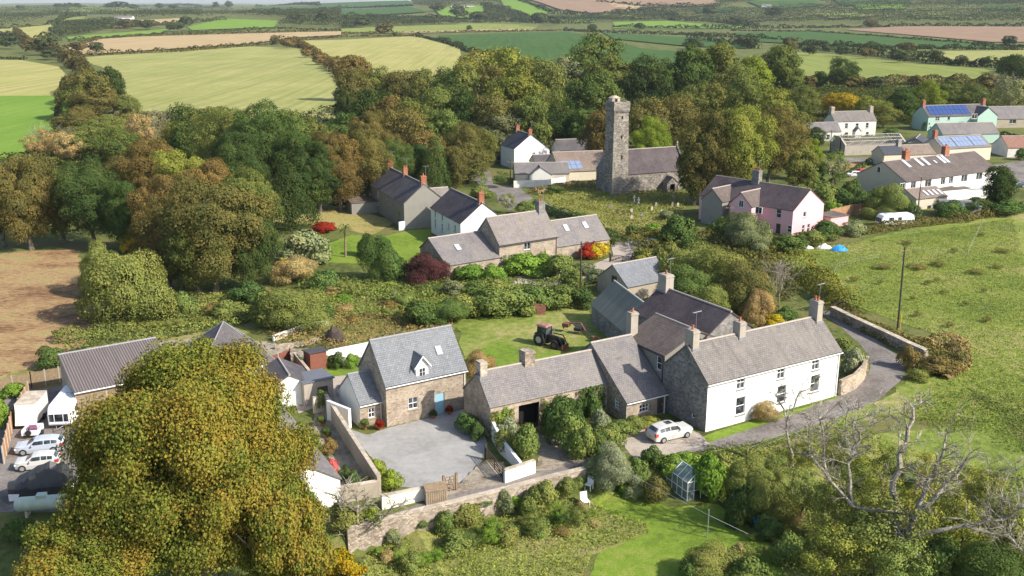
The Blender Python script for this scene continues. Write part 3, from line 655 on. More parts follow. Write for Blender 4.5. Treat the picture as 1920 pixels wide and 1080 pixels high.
# --- the white farmhouse and its rear wings
FA = Fr(20.2, 96.1, 30.9)
house('large white farmhouse with long weathered slate roof beside the lane', FA, 19.6, 7., 5.45, 8.56, wall='grey', wallF='white', roof='slate_old', gut='gutter', sillm=M['lead'],
  wins=[('F', 1389.5, 713, 1.1, 1.45), ('F', 1465, 692, 1.1, 1.45), ('F', 1530, 675, 1.1, 1.45), ('F', 1388.5, 761, 1.3, 2., 1, 2), ('F', 1465.5, 739, 1.3, 2., 1, 2), ('F', 1528, 719, 1.35, 2., 1, 2), ('L', 1299, 780, .5, .5, 1, 1)],
  chims=[(.65, 3.5, .85, 1.3, 10.2, 'paler', 1), (7.3, 3.5, .85, 1.1, 10.0, 'paler', 1), (19.0, 3.5, .85, 1.3, 10.6, 'paler', 2)])
house('tall slate-roofed wing with chimney at its far end behind the farmhouse', Fr(*FA.w(5.2, 6.95)[:2], 30.9), 8., 12.2, 7.1, 9.8, 'y', wall='grey', roof='purple', chims=[(4, 11.4, 1.2, 1.5, 11.6, 'paler', 1)], name='house_wing', cat='house')
house('grey rendered wing with brown tiled roof and sash window beside the farmhouse gable', Fr(*FA.w(.05, 7.05)[:2], 30.9), 9., 7.2, 6.3, 8.3, 'y', wall='greyr', roof='tile', wins=[('L', 1235.5, 681, .85, 1.6, 1, 2)], chims=[(.6, 6.7, 1., .9, 9.4, 'paler', 1)], name='house_wing', cat='house', gut='black')
FC = Fr(*FA.w(-5.65, 6.2)[:2], 30.9)
house('low cottage wing with steep slate roof and small porch between the garage and the farmhouse', FC, 5.35, 10.4, 2.35, 7.0, rf=.635, hb=4.2, wall='stone', roof='slate', wins=[('F', 1208, 765, 1.3, .9, 3, 2), ('L', 1157, 757, .9, 1.1, 3, 3)], doors=[('F', 1238, 765, .9, 2.0, 'darkwood')], name='house_wing', cat='house', gut='gutter')
FG = Fr(-2.2, 94.5, 29)
house('long low stone garage range with dark open doorway and two stone chimneys', FG, 14.6, 6.1, 3.45, 6.3, rf=.46, wall='garage', roof='slate', name='garage', cat='outbuilding', oh=.15,
  holes=[('F', 4.55, 1.5, 2.5, 2.9), ('F', 9.3, 1.9, .7, .9)], chims=[(.45, 2.8, .8, 1.1, 7.5, 'coping', 0), (6.0, 3.0, 1.2, 1.3, 7.7, 'dry', 0)])
FS = Fr(-13.2, 97.4, 32)
ck = house('stone cottage with grey slate roof, gabled white dormer and pale blue door', FS, 9.6, 6.9, 4.7, 8.6, wall='stone', roof='slate_new', ridge_m='lead', gut='gutter', name='cottage', cat='house',
  wins=[('F', 775, 756, 1.15, 1.3)], doors=[('F', 825, 765, 1.15, 2.5, 'bluedoor')], sky=[('F', 7.2, .38, .75, 1.1)])
def dormer(root, x, w, z0, ze, zr, y0, rx, he, hr, wm='white', rm='slate_new'):
    s = (hr - he) / rx; yb = lambda z: (z - he) / s; m = MB()
    m.face([(x - w / 2, y0, z0), (x + w / 2, y0, z0), (x + w / 2, y0, ze), (x, y0, zr), (x - w / 2, y0, ze)])
    for sx in (-1, 1): m.face([(x + sx * w / 2, y0, z0), (x + sx * w / 2, yb(ze) + .3, z0), (x + sx * w / 2, yb(ze) + .3, ze), (x + sx * w / 2, y0, ze)])
    d = m.build('dormer', M[wm], root); r = MB(); o = .28; k = (zr - ze) / (w / 2)
    slab(r, (x - w / 2 - o, yb(ze) + .5, ze - o * k + .08), (x - w / 2 - o, y0 - .25, ze - o * k + .08), (x, y0 - .25, zr + .08), (x, yb(zr) + .4, zr + .08), .09)
    slab(r, (x + w / 2 + o, y0 - .25, ze - o * k + .08), (x + w / 2 + o, yb(ze) + .5, ze - o * k + .08), (x, yb(zr) + .4, zr + .08), (x, y0 - .25, zr + .08), .09)
    r.build('dormer_roof', M[rm], d)
    b = MB()
    for sx in (-1, 1): b.hexa([(x + sx * (w / 2 + o), y0 - .27, ze - o * k - .1), (x + sx * (w / 2 + o), y0 - .26, ze - o * k - .1), (x, y0 - .26, zr - .1), (x, y0 - .27, zr - .1), (x + sx * (w / 2 + o), y0 - .29, ze - o * k + .08), (x + sx * (w / 2 + o), y0 - .24, ze - o * k + .08), (x, y0 - .24, zr + .1), (x, y0 - .29, zr + .1)])
    b.build('barge_board', M['frame'], d); g = MB(); g.box(x - .35, y0 - .05, z0 + .1, x + .35, y0 - .01, z0 + .95)
    f = g.build('dormer_window', M['frame'], d)
    return d, f
dm, df = dormer(ck, 4.35, 1.45, 4.75, 6.2, 7.1, .12, 3.45, 4.7, 8.6)
g = MB(); [g.box(4.35 + a, .03, b, 4.35 + a + .26, .06, b + .38) for a in (-.3, .04) for b in (4.93, 5.36)]; o_ = g.build('pane', M['glass'], dm)
house('small lean stone annex with white left gable on the cottage end', Fr(-15.95, 97.1, 32), 2.62, 5.5, 2.7, 5.1, wall='white2', wallF='stone', roof='slate_new', ridge_m='lead', wins=[('F', 697, 774, .75, 1.1)], name='cottage_annex', cat='house', gut='gutter', vg=.08)
# --- the barn and buildings on the left
FB = Fr(-46.6, 99.2, 34)
house('timber barn with purple-grey corrugated roof left of the great sycamore', FB, 10.5, 7.5, 3.3, 5.2, rf=.98, hb=5.1, wall='block', roof='corr', name='barn', cat='barn', oh=.35, wallF='block', ridge_m='lead', gut='gutter')
b = MB(); [b.box(3.3 + .2 * i, -.05, .1, 3.47 + .2 * i, -.012, 2.95) for i in range(28)]; o_ = b.build('plank_door', M['wood'], bpy.data.objects['barn'])
b = MB(); [b.box(.1, -.045, .35 + .27 * i, 3.1, -.012, .55 + .27 * i) for i in range(10)]; b.build('plank_cladding', M['wood'], bpy.data.objects['barn'])
def hipped(label, c, w, he, hr, ang, wall, roof, name='outbuilding'):
    root = thing(name, label, 'outbuilding', c, R(ang)); m = MB(); h = w / 2
    m.box(-h, -h, -.2, h, h, he); m.build('wall', M[wall], root); r = MB(); o = h + .3
    cs = [(-o, -o, he), (o, -o, he), (o, o, he), (-o, o, he)]
    for i in range(4): r.face([cs[i], cs[(i + 1) % 4], (0, 0, hr)], [(0, 0), (2 * o, 0), (o, o * 1.3)])
    r.face(cs[::-1]); rr = r.build('roof', M[roof], root); b = MB()
    for q in cs: b.cyl(q, (0, 0, hr + .02), .07, n=5)
    b.build('hip_tiles', M['lead'], rr); return root
FH = P(428, 715); hipped('square outbuilding with dark pyramid slate roof behind the great sycamore', FH, 8.6, 3.1, height_to(FH, 603), 32, 'white2', 'slate_dark')
FL = Fr(*P0(648, 950)[:2], 28)
FLo = house('long low white building with grey slate roof running up under the great sycamore', Fr(*(P0(640, 945) - FL.u * 5.6)[:2], 28), 5.6, 26, 2.5, 4.3, 'y', wall='white', roof='slate', name='outbuilding', cat='outbuilding', oh=.15)
house('white gabled outbuilding with dark slate roof just left of the flat-roofed shed', Fr(*P0(502, 768)[:2], 24), 5.2, 6.0, 2.2, 3.6, 'y', wall='white', roof='slate_dark', name='outbuilding', cat='outbuilding', oh=.12)
def shed(label, px, L, D, h0, h1, ang, wall, roof, door=None, name='shed'):
    p = P(*px); root = thing(name, label, 'shed', p, R(ang)); m = MB()
    m.hexa([(0, 0, -.2), (L, 0, -.2), (L, D, -.2), (0, D, -.2), (0, 0, h0), (L, 0, h0), (L, D, h1), (0, D, h1)]); m.build('wall', M[wall], root)
    r = MB(); e = .18; k = (h1 - h0) / D * e; r.hexa([(-e, -e, h0 - k + .01), (L + e, -e, h0 - k + .01), (L + e, D + e, h1 + k + .01), (-e, D + e, h1 + k + .01), (-e, -e, h0 - k + .12), (L + e, -e, h0 - k + .12), (L + e, D + e, h1 + k + .12), (-e, D + e, h1 + k + .12)]); r.build('roof', M[roof], root)
    if door:
        b = MB(); b.box(L * door[0], -.05, 0, L * door[0] + door[1], -.01, min(2, h0 - .2)); b.build('door', M['darkwood'], root)
    return root
shed('flat-roofed rendered shed with dark grey roof left of the cottage annex', (572, 763), 3.4, 3.6, 2.75, 2.6, 31, 'paler', 'felt', (.45, 1.2))
shed('red brown garden shed with black felt roof beside the white garden wall', (582, 700), 2.2, 2.6, 2.2, 1.9, 31, 'rusty', 'dkfelt') if False else None
M['rusty'] = plain('red_brown_boards', (.2, .075, .05), .8, .2, 4); M['dkfelt'] = plain('dark_felt', (.07, .065, .07), .85)
shed('red brown garden shed with black felt roof beside the white garden wall', (583, 697), 2.1, 2.4, 2.3, 2.0, 31, 'rusty', 'dkfelt')
# --- the middle group
FJ = Fr(-10.5, 155.9, 33.5)
house('lower left section of the long stone house with one skylight', FJ, 10.4, 9., 2.4, 5.7, rf=.66, hb=3.6, wall='stone', roof='slate', sky=[('F', 3.9, .42, .95, 1.5)], name='house_section', cat='house')
house('tall middle section of the long stone house with a chimney on its ridge', Fr(-2.1, 161.6, 33.5), 11.9, 7.9, 4.5, 8.35, wall='stone', roof='slate_moss', wins=[('F', 989, 461, 1.3, 1.3, 2, 1), ('F', 1000, 500, 2.6, 2.1, 3, 1)], chims=[(11., 3.95, 1.3, 1.2, 10.1, 'grey', 2)], name='house_section', cat='house', gut='black')
house('right section of the long stone house with two skylights and red creeper', Fr(*Fr(-2.1, 161.6, 33.5).w(11.95, .3)[:2], 32.5), 11.6, 8.2, 2.5, 6.1, wall='stone', roof='slate', sky=[('F', 3.9, .5, .95, 1.5), ('F', 8.1, .5, .95, 1.5)], name='house_section', cat='house')
house('two-storey white house with brown roof and red brick chimney in the village middle', Fr(-9.3, 176.5, 24), 8.6, 16, 4.9, 8.3, 'y', wall='white', roof='purple', wins=[('L', 853, 428, .9, 1.2, 1, 2), ('L', 829, 406, .9, 1.2, 1, 2), ('L', 816, 398, .9, 1.1, 1, 2), ('L', 841, 424, .8, 1.1, 1, 2), ('L', 829, 427, 1., 1.6, 2, 2), ('L', 816, 419, 1., 1.8, 2, 2)], chims=[(4.3, .7, 1., .9, 10.2, 'brick', 1)])
house('long dark slate-roofed grey house with three red chimneys left of the white house', Fr(-21.3, 193.5, 24), 8.5, 23, 5.3, 8.8, 'y', wall='greyr', roof='slate_dark', wins=[('L', 709, 363, 1.1, 1.5, 2, 2), ('L', 726, 374, 1., 2.2, 1, 2), ('L', 709, 380, 1., 1.2, 1, 2)], chims=[(4.3, 22.4, 1.1, .9, 10.4, 'brick', 2), (4.3, 12, .9, .8, 10.3, 'brick', 2), (4.3, .5, 1.1, .9, 10.4, 'brick', 1)])
house('grey gabled rear extension in front of the dark slate-roofed grey house', Fr(*P0(787, 421)[:2], 24), 7.2, 6., 4.2, 6.6, 'x', wall='block', roof='slate_moss', name='house_extension', cat='house')
shed('long low grey outhouse with a red rimmed flat roof behind the tan lawn', (660, 402), 13, 6, 2.4, 2.6, 20, 'greyr', 'tile_l', (.5, 1.0), name='outhouse')
house('white house with red chimneys, dark roof and pale blue trim at the wood edge', Fr(.6, 268, 22), 9.6, 10, 5.6, 9.2, 'y', wall='white', roof='navy', wins=[('F', 1001, 289, .9, .9)], chims=[(4.8, .6, 1, .8, 10.6, 'brick', 1), (4.8, 9.4, 1, .8, 10.6, 'brick', 1)])
house('small white lean-to gable on the right of the white blue-trimmed house', Fr(*P0(1003, 300)[:2], 22), 4.5, 5, 2.8, 4.6, 'y', wall='white', roof='slate', name='house_extension', cat='house')
# bungalow cluster left of the church
for (lab, px, L, D, he, hr, rg, w, r, ang, kw) in [
 ('grey-roofed bungalow with a front gable behind the churchyard, nearest of its cluster', (966, 345), 13.5, 8, 2.5, 4.6, 'x', 'cream', 'slate', 4, {}),
 ('front gable of the grey-roofed bungalow behind the churchyard', (993, 346), 5.5, 7, 2.4, 4.2, 'y', 'white2', 'slate', 4, {}),
 ('bungalow with brown hipped roof and blue solar panels beside the church tower', (1050, 340), 13.5, 14, 2.4, 6.3, 'x', 'cream', 'tile_l', 14, dict(solar_m='solar_pale', solar=[('F', .5, 6.2, .08, .5, 4, 2)])),
 ('low slate bungalow with white gable end behind the solar panel bungalow', (1050, 300), 15, 9, 2.7, 5.2, 'x', 'white', 'slate_dark', 14, {}),
 ('rear brown-roofed bungalow almost touching the church tower', (1085, 322), 13, 8, 2.4, 5.0, 'x', 'greyr', 'tile_l', -14, {}),
 ('long pale wing with a grey slate roof left of the cluster beside the white house', (1005, 325), 14, 7, 2.3, 4.3, 'x', 'cream', 'slate_dark', 14, {}),
 ('low garage with dull purple roof left of the white blue-trimmed house', (918, 303), 10, 6, 2.6, 3.6, 'x', 'paler', 'purple', 10, {})]:
    house(lab, Fr(*P(*px)[:2], ang), L, D, he, hr, rg, wall=w, roof=r, name='bungalow', cat='house', **kw)
# --- the pink semi
FP = Fr(53.8, 187.5, 43)
ps_ = house('pink and grey semi-detached house with dark lichened roof above the pasture', FP, 11.2, 22, 5., 8.4, 'y', wall='pink', roof='purple', wins=[('F', 1509, 402, 1., 1., 1, 1), ('F', 1506, 429, 1., 1.5, 1, 2), ('F', 1516, 427, 1., 1.5, 1, 2), ('F', 1537, 424, 1.3, 1.3, 2, 1), ('L', 1460, 399, 1.1, 1.7, 1, 2), ('L', 1481, 429, 1., 1.3, 1, 2)], doors=[('L', 1459, 427, 1., 2.)], chims=[(5.6, 12.2, 1.2, 1.6, 10.8, 'grey', 4)])
house('pink front gable wing of the pink and grey semi-detached house', Fr(*FP.w(-2.6, 7.6)[:2], 43), 6.5, 5.2, 5.0, 7.4, 'x', wall='pink', roof='tile', wins=[('L', 1423, 394, 1.5, 1.3, 2, 1)], name='house_wing', cat='house')
house('grey front gable wing of the pink and grey semi-detached house', Fr(*FP.w(-2.6, 14.5)[:2], 43), 6.5, 5.0, 5.0, 7.3, 'x', wall='greyr', roof='tile', wins=[('L', 1390, 382, 1.1, 1.4, 2, 1)], name='house_wing', cat='house')
shed('low pink lean-to with a flat roof right of the pink gable', (1556, 429), 5, 4, 2.2, 2.3, 30, 'pink', 'tile_l', name='lean_to')
# --- the terrace
FT = Fr(87.6, 219.6, 31.)
house('white terrace of houses under one long brown roof with roof windows and two red chimneys', FT, 33, 13.6, 5., 8.6, 'x', wall='cream', wallF='white', roof='tile', wins=[('F', x, y, w * 1.3, 1.65, 2, 1) for x, y, w in ((1692, 346, 1.3), (1713, 343, 1.3), (1741, 338, 1.7), (1769, 334, 1.2), (1784, 332, 1.2), (1809, 328, 1.8), (1837, 325, 1.8))] + [('L', 1648, 318, 1., 1.3, 1, 1)],
  chims=[(7.8, 6.8, 1.6, 1.1, 10.6, 'brick', 2), (22, 6.8, 1.6, 1.1, 10.6, 'brick', 2)], sky=[('F', x, .58, 1.1, 2.9) for x in (6.2, 10.6, 12.9, 18.6, 20.0)] + [('F', 15.8, .62, .7, 1.2)])
house('single-storey extension with pinkish roof and four roof lights below the terrace', Fr(*P0(1716, 394)[:2], 24), 9, 7, 2.4, 4., 'x', wall='cream', roof='tile_l', name='house_extension', cat='house', sky=[('F', x, .15, .8, 2.) for x in (4, 5.4, 6.8, 8.2)], wins=[('F', 1742, 391, 1.2, 1.4, 1, 1), ('F', 1753, 389, 1.2, 1.4, 1, 1)])
shed('low flat-roofed extension with white edging in the middle of the terrace', (1762, 378), 8.5, 5, 2.5, 2.6, 22, 'white', 'tile_l', name='lean_to')
shed('white conservatory with pale roof at the right end of the terrace', (1797, 374), 8., 5, 2.3, 3.0, 14, 'white', 'skyglass', name='conservatory')
house('small block garage with grey roof in front of the terrace', Fr(*P0(1762, 404)[:2], -12), 8, 4.5, 2.1, 2.9, 'x', wall='block', roof='felt', name='garage', cat='outbuilding')
# --- the far right group
house('white stone farmhouse with two pale end chimneys above the roofless ruin', Fr(*P0(1563, 256)[:2], 12), 15.5, 7, 5., 7.9, 'x', wall='white2', wallF='white2', roof='slate_old', wins=[('F', x, y, 1.1, 1.7, 1, 2) for x, y in ((1587, 236), (1607, 236), (1626, 235), (1587, 253), (1626, 252))], chims=[(.5, 3.5, 1.2, 1.6, 9.6, 'coping', 0), (15., 3.5, 1.2, 1.6, 9.6, 'coping', 0)])
house('small gabled porch on the front of the white stone farmhouse', Fr(*P0(1603, 258)[:2], 12), 2.2, 2, 2., 3.2, 'y', wall='white2', roof='slate_old', name='porch', cat='porch', oh=.1)
house('low white cottage with dull slate roof left of the white stone farmhouse', Fr(*P0(1516, 265)[:2], 8), 11., 7, 3., 5.6, 'x', wall='white2', roof='slate', wins=[('F', 1533, 257, 1.1, 1.6, 1, 2), ('F', 1553, 257, 1.1, 1.6, 1, 2)], name='cottage', cat='house')
FR_ = Fr(*P0(1583, 292)[:2], 15)
rn = thing('ruined_barn', 'roofless stone barn with bare rafters below the white stone farmhouse', 'barn', FR_.o, FR_.t); m = MB(); Lr, Dr = 21, 7.5
m.box(0, 0, -.2, Lr, .6, 3.1); m.box(0, Dr - .6, -.2, Lr, Dr, 3.1)
for x in (0, Lr - .6): m.box(x, .6, -.2, x + .6, Dr - .6, 3.1); m.hexa([(x, 0, 3.1), (x + .6, 0, 3.1), (x + .6, Dr, 3.1), (x, Dr, 3.1), (x, Dr / 2 - .2, 5.4), (x + .6, Dr / 2 - .2, 5.4), (x + .6, Dr / 2 + .2, 5.4), (x, Dr / 2 + .2, 5.4)])
m.build('wall', M['paler'], rn); m = MB()
for i in range(26):
    x = .9 + i * .76; m.cyl((x, -.2, 3.0), (x + random.uniform(-.2, .3), Dr / 2, 5.45), .09, n=4)
    if i % 5: m.cyl((x, Dr + .2, 3.0), (x, Dr / 2, 5.45), .09, n=4)
for y, z in ((1.2, 3.95), (2.4, 4.7), (3.7, 5.5)): m.cyl((.5, y, z), (Lr - .5, y, z + .02), .08, n=4)
m.build('rafters', plain('bleached_timber', (.5, .46, .4), .9), rn); m = MB(); m.box(.6, .6, -.1, Lr - .6, Dr - .6, 1.6); m.build('interior_shade_fill', M['darkwood'], rn)  # dark block added so the roofless interior looks shaded behind the rafters
house('dark-roofed block building with an ivy-covered ridge left of the mint green house', Fr(*P0(1683, 290)[:2], -28), 9, 11, 2.6, 5., 'y', wall='block', roof='navy', name='outbuilding', cat='outbuilding')
FU = Fr(*P0(1738, 246)[:2], 14)
um = house('mint green house with blue solar panels across its slate roof', FU, 26, 9, 5., 8.4, 'x', wall='mint', roof='slate_dark', wins=[('F', 1758, 221, 1.6, 1.3), ('F', 1779, 221, 1., 1.2, 1, 1), ('F', 1755, 236, 1.6, 1.6)], solar=[('F', 1.2, 17.5, .12, .95, 9, 2)], chims=[(.6, 4.5, 1., 1.3, 10.2, 'brick', 1), (25.2, 4.5, 1.1, 1.4, 10.4, 'brick', 1)])
house('mint green front gable wing of the house with solar panels', Fr(*FU.w(18.2, -2.5)[:2], 14), 8., 6, 5, 7.9, 'y', wall='mint', roof='navy', wins=[('F', 1827, 218, 2.2, 1.7, 2, 1)], name='house_wing', cat='house')
house('long mint green barn with plain grey roof in front of the mint house', Fr(*P0(1766, 270)[:2], 8), 19.5, 9, 3., 6.0, 'x', wall='mint', roof='slate', name='barn', cat='barn')
house('cream house whose roof is covered by pale solar panels', Fr(*P0(1766, 305)[:2], 19), 17, 9, 3.8, 6.6, 'x', wall='cream', roof='slate', solar=[('F', .8, 5, .1, .9, 3, 2), ('F', 5.4, 11, .1, .9, 4, 2), ('F', 11.3, 16, .1, .9, 3, 2)], solar_m='solar_pale', chims=[(.5, 4.5, 1, 1.1, 8.6, 'brick', 1)])
house('small cream cottage with dark left roof behind the terrace', Fr(*P0(1656, 312)[:2], 14), 6.5, 6, 3.2, 5.2, 'x', wall='cream', roof='navy', name='cottage', cat='house', chims=[(6.2, 3, 1, 1.2, 6.8, 'paler', 0)])
house('low cottage with pinkish roof joined to the small cream cottage behind the terrace', Fr(*P0(1700, 308)[:2], 14), 9, 7, 2.6, 4.8, 'x', wall='cream', roof='tile_l', name='cottage', cat='house')
house('long grey stone barn with pale slate roof at the right edge of the photo', Fr(*P0(1866, 240)[:2], 6), 26, 12, 3.2, 7., 'x', wall='block', roof='slate', name='barn', cat='barn', wins=[('F', 1899, 228, 2.6, 1.5, 2, 1)])
house('white gabled barn with rust red roof at the right edge below the mint barn', Fr(*P0(1888, 295)[:2], 2), 16, 9, 2.8, 5.6, 'x', wall='white2', roof='rust', name='barn', cat='barn')
# --- sheds behind the farm
bb = Fr(14.9, 119.8, -76 + 90)
house('old stone barn with lichened green-grey sheet roof behind the tractor', Fr(14.7, 119.9, 14.5), 6.6, 14.2, 2.7, 5.7, 'y', wall='grey', roof='corr_green', name='barn', cat='barn', oh=.2, ridge_m='conc', sky=[])
house('old stable with pale grey roof and a dark round loft opening beside the timber gate', Fr(*P0(1176, 566)[:2], 34), 8.6, 7.2, 2.3, 4.9, 'x', wall='block', roof='slate_new', name='stable', cat='outbuilding', wins=[('L', 1152, 524, 1.1, 1.1, 2, 2, 'darkwood')])
# ---------------------------------------------------------------- the church
FN = Fr(27.1, 233., 22)
house('church nave with dark lichened slate roof and pale stone walls', FN, 15.6, 8.5, 4.6, 9.6, 'x', wall='church', roof='purple', name='church_nave', cat='church', wins=[('F', 1250, 343, .9, 2.2, 2, 1, 'darkwood')], vg=0.)
cn = bpy.data.objects['church_nave']
m = MB()
for x in (-.32, 15.6): m.hexa([(x, -.4, 4.3), (x + .4, -.4, 4.3), (x + .4, 4.25, 9.7), (x, 4.25, 9.7), (x, -.4, 4.9), (x + .4, -.4, 4.9), (x + .4, 4.25, 10.25), (x, 4.25, 10.25)]); m.hexa([(x, 4.25, 9.7), (x + .4, 4.25, 9.7), (x + .4, 8.9, 4.3), (x, 8.9, 4.3), (x, 4.25, 10.25), (x + .4, 4.25, 10.25), (x + .4, 8.9, 4.9), (x, 8.9, 4.9)])
m.build('gable_coping', M['church'], cn); m = MB(); m.box(15.65, 4.1, 10.1, 15.9, 4.4, 11.0); m.box(15.65, 3.8, 10.5, 15.9, 4.7, 10.7); m.build('gable_cross', M['coping'], cn)
house('small gabled stone porch with dark doorway on the church nave', Fr(*FN.w(9.4, -2.6)[:2], 22), 3., 2.58, 2.1, 3.5, 'y', wall='church', roof='slate_dark', name='church_porch', cat='porch', holes=[('F', 1.5, .95, 1.3, 1.9)])
house('low square stone link between the church tower and nave', Fr(*FN.w(-4.2, .6)[:2], 22), 4.1, 7.2, 5.2, 8., 'y', wall='church', roof='slate', name='church_transept', cat='church', vg=0)
tw = thing('church_tower', 'tall tapering grey stone church tower with corbelled parapet and stair turret', 'church tower', P0(1147, 367), R(24)); m = MB()
def sq(m, x0, y0, x1, y1, z0, z1, t=0): m.hexa([(x0, y0, z0), (x1, y0, z0), (x1, y1, z0), (x0, y1, z0), (x0 + t, y0 + t, z1), (x1 - t, y0 + t, z1), (x1 - t, y1 - t, z1), (x0 + t, y1 - t, z1)])
TWX, TWY = 4.25, 4.3
sq(m, -.25, -.25, TWX + .25, TWY + .25, -.5, 3.2, .22); sq(m, -.03, -.03, TWX + .03, TWY + .03, 3.2, 19.6, .28); m.build('tower_shaft', M['church'], tw)
m = MB(); [m.box(.14 + i * .52, .02, 19.2, .42 + i * .52, .3, 19.62) for i in range(8)]; [m.box(.02, .14 + i * .52, 19.2, .3, .42 + i * .52, 19.62) for i in range(8)]; m.build('corbels', M['grey'], tw)
m = MB(); a, b2 = .02, TWX - .02
for q in ((a, a, b2, a + .4), (a, b2 - .4, b2, b2), (a, a + .4, a + .4, b2 - .4), (b2 - .4, a + .4, b2, b2 - .4)): m.box(q[0], q[1], 19.62, q[2], q[3], 21.6)
m.build('parapet', M['church'], tw); m = MB(); m.box(.45, .45, 19.6, b2 - .42, b2 - .42, 20.5); m.build('tower_roof', M['lead'], tw)
m = MB(); m.box(.6, 2.0, 20.5, 2.7, 3.7, 22.3); m.hexa([(.5, 1.9, 22.3), (2.8, 1.9, 22.3), (2.8, 3.8, 22.3), (.5, 3.8, 22.3), (1.3, 2.5, 22.75), (2., 2.5, 22.75), (2., 3.2, 22.75), (1.3, 3.2, 22.75)]); tt = m.build('stair_turret', M['coping'], tw)
m = MB(); m.box(1.35, 1.93, 21.0, 1.95, 1.99, 22.1); m.build('turret_opening', M['dark'], tt)
m = MB(); m.box(2.2, .15, 17.6, 2.55, .26, 18.3); m.box(2.3, -.02, 8.4, 2.6, .14, 9.3); m.box(2.2, -.03, 13.2, 2.4, .15, 13.9); m.build('slit_windows', M['dark'], tw)

# wings, porches and extensions belong to the building they are attached to
def absorb(main, sub, pre='wing'):
    find = lambda k: next(o for o in C.objects if o.parent is None and str(o.get('label', '')).startswith(k))
    a, b = find(main), find(sub); mw = lambda o: Matrix.LocRotScale(o.location, o.rotation_euler, o.scale)
    rel = mw(a).inverted() @ mw(b)
    for c in list(b.children):
        c.parent = a; c.matrix_parent_inverse = rel
        if c.name.split('.')[0] in ('wall', 'roof'): c.name = pre + '_' + c.name.split('.')[0]
    bpy.data.objects.remove(b)
for a_, b_, p_ in [('large white farmhouse', 'tall slate-roofed wing', 'wing'), ('large white farmhouse', 'grey rendered wing', 'wing'), ('large white farmhouse', 'low cottage wing', 'wing'), ('stone cottage with grey', 'small lean stone annex', 'annex'),
 ('tall middle section', 'lower left section', 'wing'), ('tall middle section', 'right section', 'wing'), ('long dark slate-roofed', 'grey gabled rear', 'extension'), ('white house with red chimneys', 'small white lean-to', 'extension'), ('grey-roofed bungalow', 'front gable of', 'gable'),
 ('pink and grey semi', 'pink front gable', 'gable'), ('pink and grey semi', 'grey front gable', 'gable'), ('pink and grey semi', 'low pink lean-to', 'lean_to'), ('white terrace', 'single-storey extension', 'extension'), ('white terrace', 'low flat-roofed', 'extension'), ('white terrace', 'white conservatory', 'conservatory'),
 ('white stone farmhouse', 'small gabled porch on', 'porch'), ('mint green house', 'mint green front gable', 'gable'), ('church nave', 'small gabled stone porch', 'porch'), ('church nave', 'low square stone link', 'transept'), ('church nave', 'tall tapering', 'tower'), ('small cream cottage', 'low cottage with pinkish', 'wing')]: absorb(a_, b_, p_)
def relabel(k, name, lab):
    o = next(o for o in C.objects if o.parent is None and str(o.get('label', '')).startswith(k)); o['label'] = lab; o.name = name
relabel('tall middle section', 'stone_house', 'long stone house of three slate-roofed sections with skylights and creeper'); relabel('church nave', 'church', 'grey stone church with tall tapering tower, dark slate nave and porch')
relabel('small cream', 'cottage', 'small cream cottage with dark left roof and pinkish right roof behind the terrace')
# headstones
for i, (x, y, h, lab) in enumerate([(1189, 382, 2., 'left one of the two white stone crosses in the churchyard'), (1197, 384, 1.7, 'right one of the two white stone crosses in the churchyard')]):
    r = thing('grave_cross', lab, 'gravestone', P(x, y), .4, 'white crosses in the churchyard'); m = MB(); m.hexa([(-.35, -.25, 0), (.35, -.25, 0), (.35, .25, 0), (-.35, .25, 0), (-.14, -.12, .55), (.14, -.12, .55), (.14, .12, .55), (-.14, .12, .55)]); m.build('plinth', M['white2'], r); m = MB(); m.box(-.1, -.08, .55, .1, .08, h); m.box(-.32, -.08, h - .65, .32, .08, h - .45); m.build('cross', M['white2'], r)
gs = [(1158, 401, 'dark'), (1170, 404, 'dark'), (1184, 412, 'pale'), (1263, 372, 'pale'), (1252, 368, 'grey'), (1261, 387, 'pale'), (1271, 389, 'pale'), (1184, 400, 'pale'), (1108, 352, 'grey'), (1230, 388, 'grey'), (1222, 396, 'pale'), (1203, 408, 'grey'), (1143, 392, 'grey'), (1240, 402, 'pale')]
for i, (x, y, c) in enumerate(gs):
    m = MB(); w = .3; pr = [(-w, 0), (w, 0), (w, .8), (w * .6, 1.02), (0, 1.1), (-w * .6, 1.02), (-w, .8)]
    m.rings([[(a, -.06, b) for a, b in pr], [(a, .06, b) for a, b in pr]]); o = m.build('gravestone', M['coping' if c == 'pale' else ('grey' if c == 'grey' else 'darkwood')]); o.location = P(x, y); o.rotation_euler = (random.uniform(-.12, .12), 0, R(25) + random.uniform(-.3, .3))
    autolabel(o, x, y, '%s upright gravestone in the churchyard grass' % c, 'gravestone', 'gravestones in the churchyard')
TRK = [('track', [(300, 640), (380, 632), (500, 640), (560, 655), (600, 650), (590, 668), (480, 672), (300, 668)], TRACK, .015, .2), ('meadow', [(640, 1110), (690, 1040), (740, 1015), (860, 985), (1000, 950), (1100, 938), (1215, 985), (1210, 1005), (1110, 1040), (1090, 1110)], MEAD, .012, .4), ('meadow', [(300, 640), (470, 600), (620, 545), (800, 550), (860, 590), (850, 620), (700, 645), (600, 640), (480, 625)], MEAD, .011, .5), ('meadow', [(1340, 845), (1480, 830), (1560, 800), (1660, 830), (1960, 900), (1960, 1110), (1480, 1110), (1440, 1010), (1380, 960)], MEAD, .034, .5)]
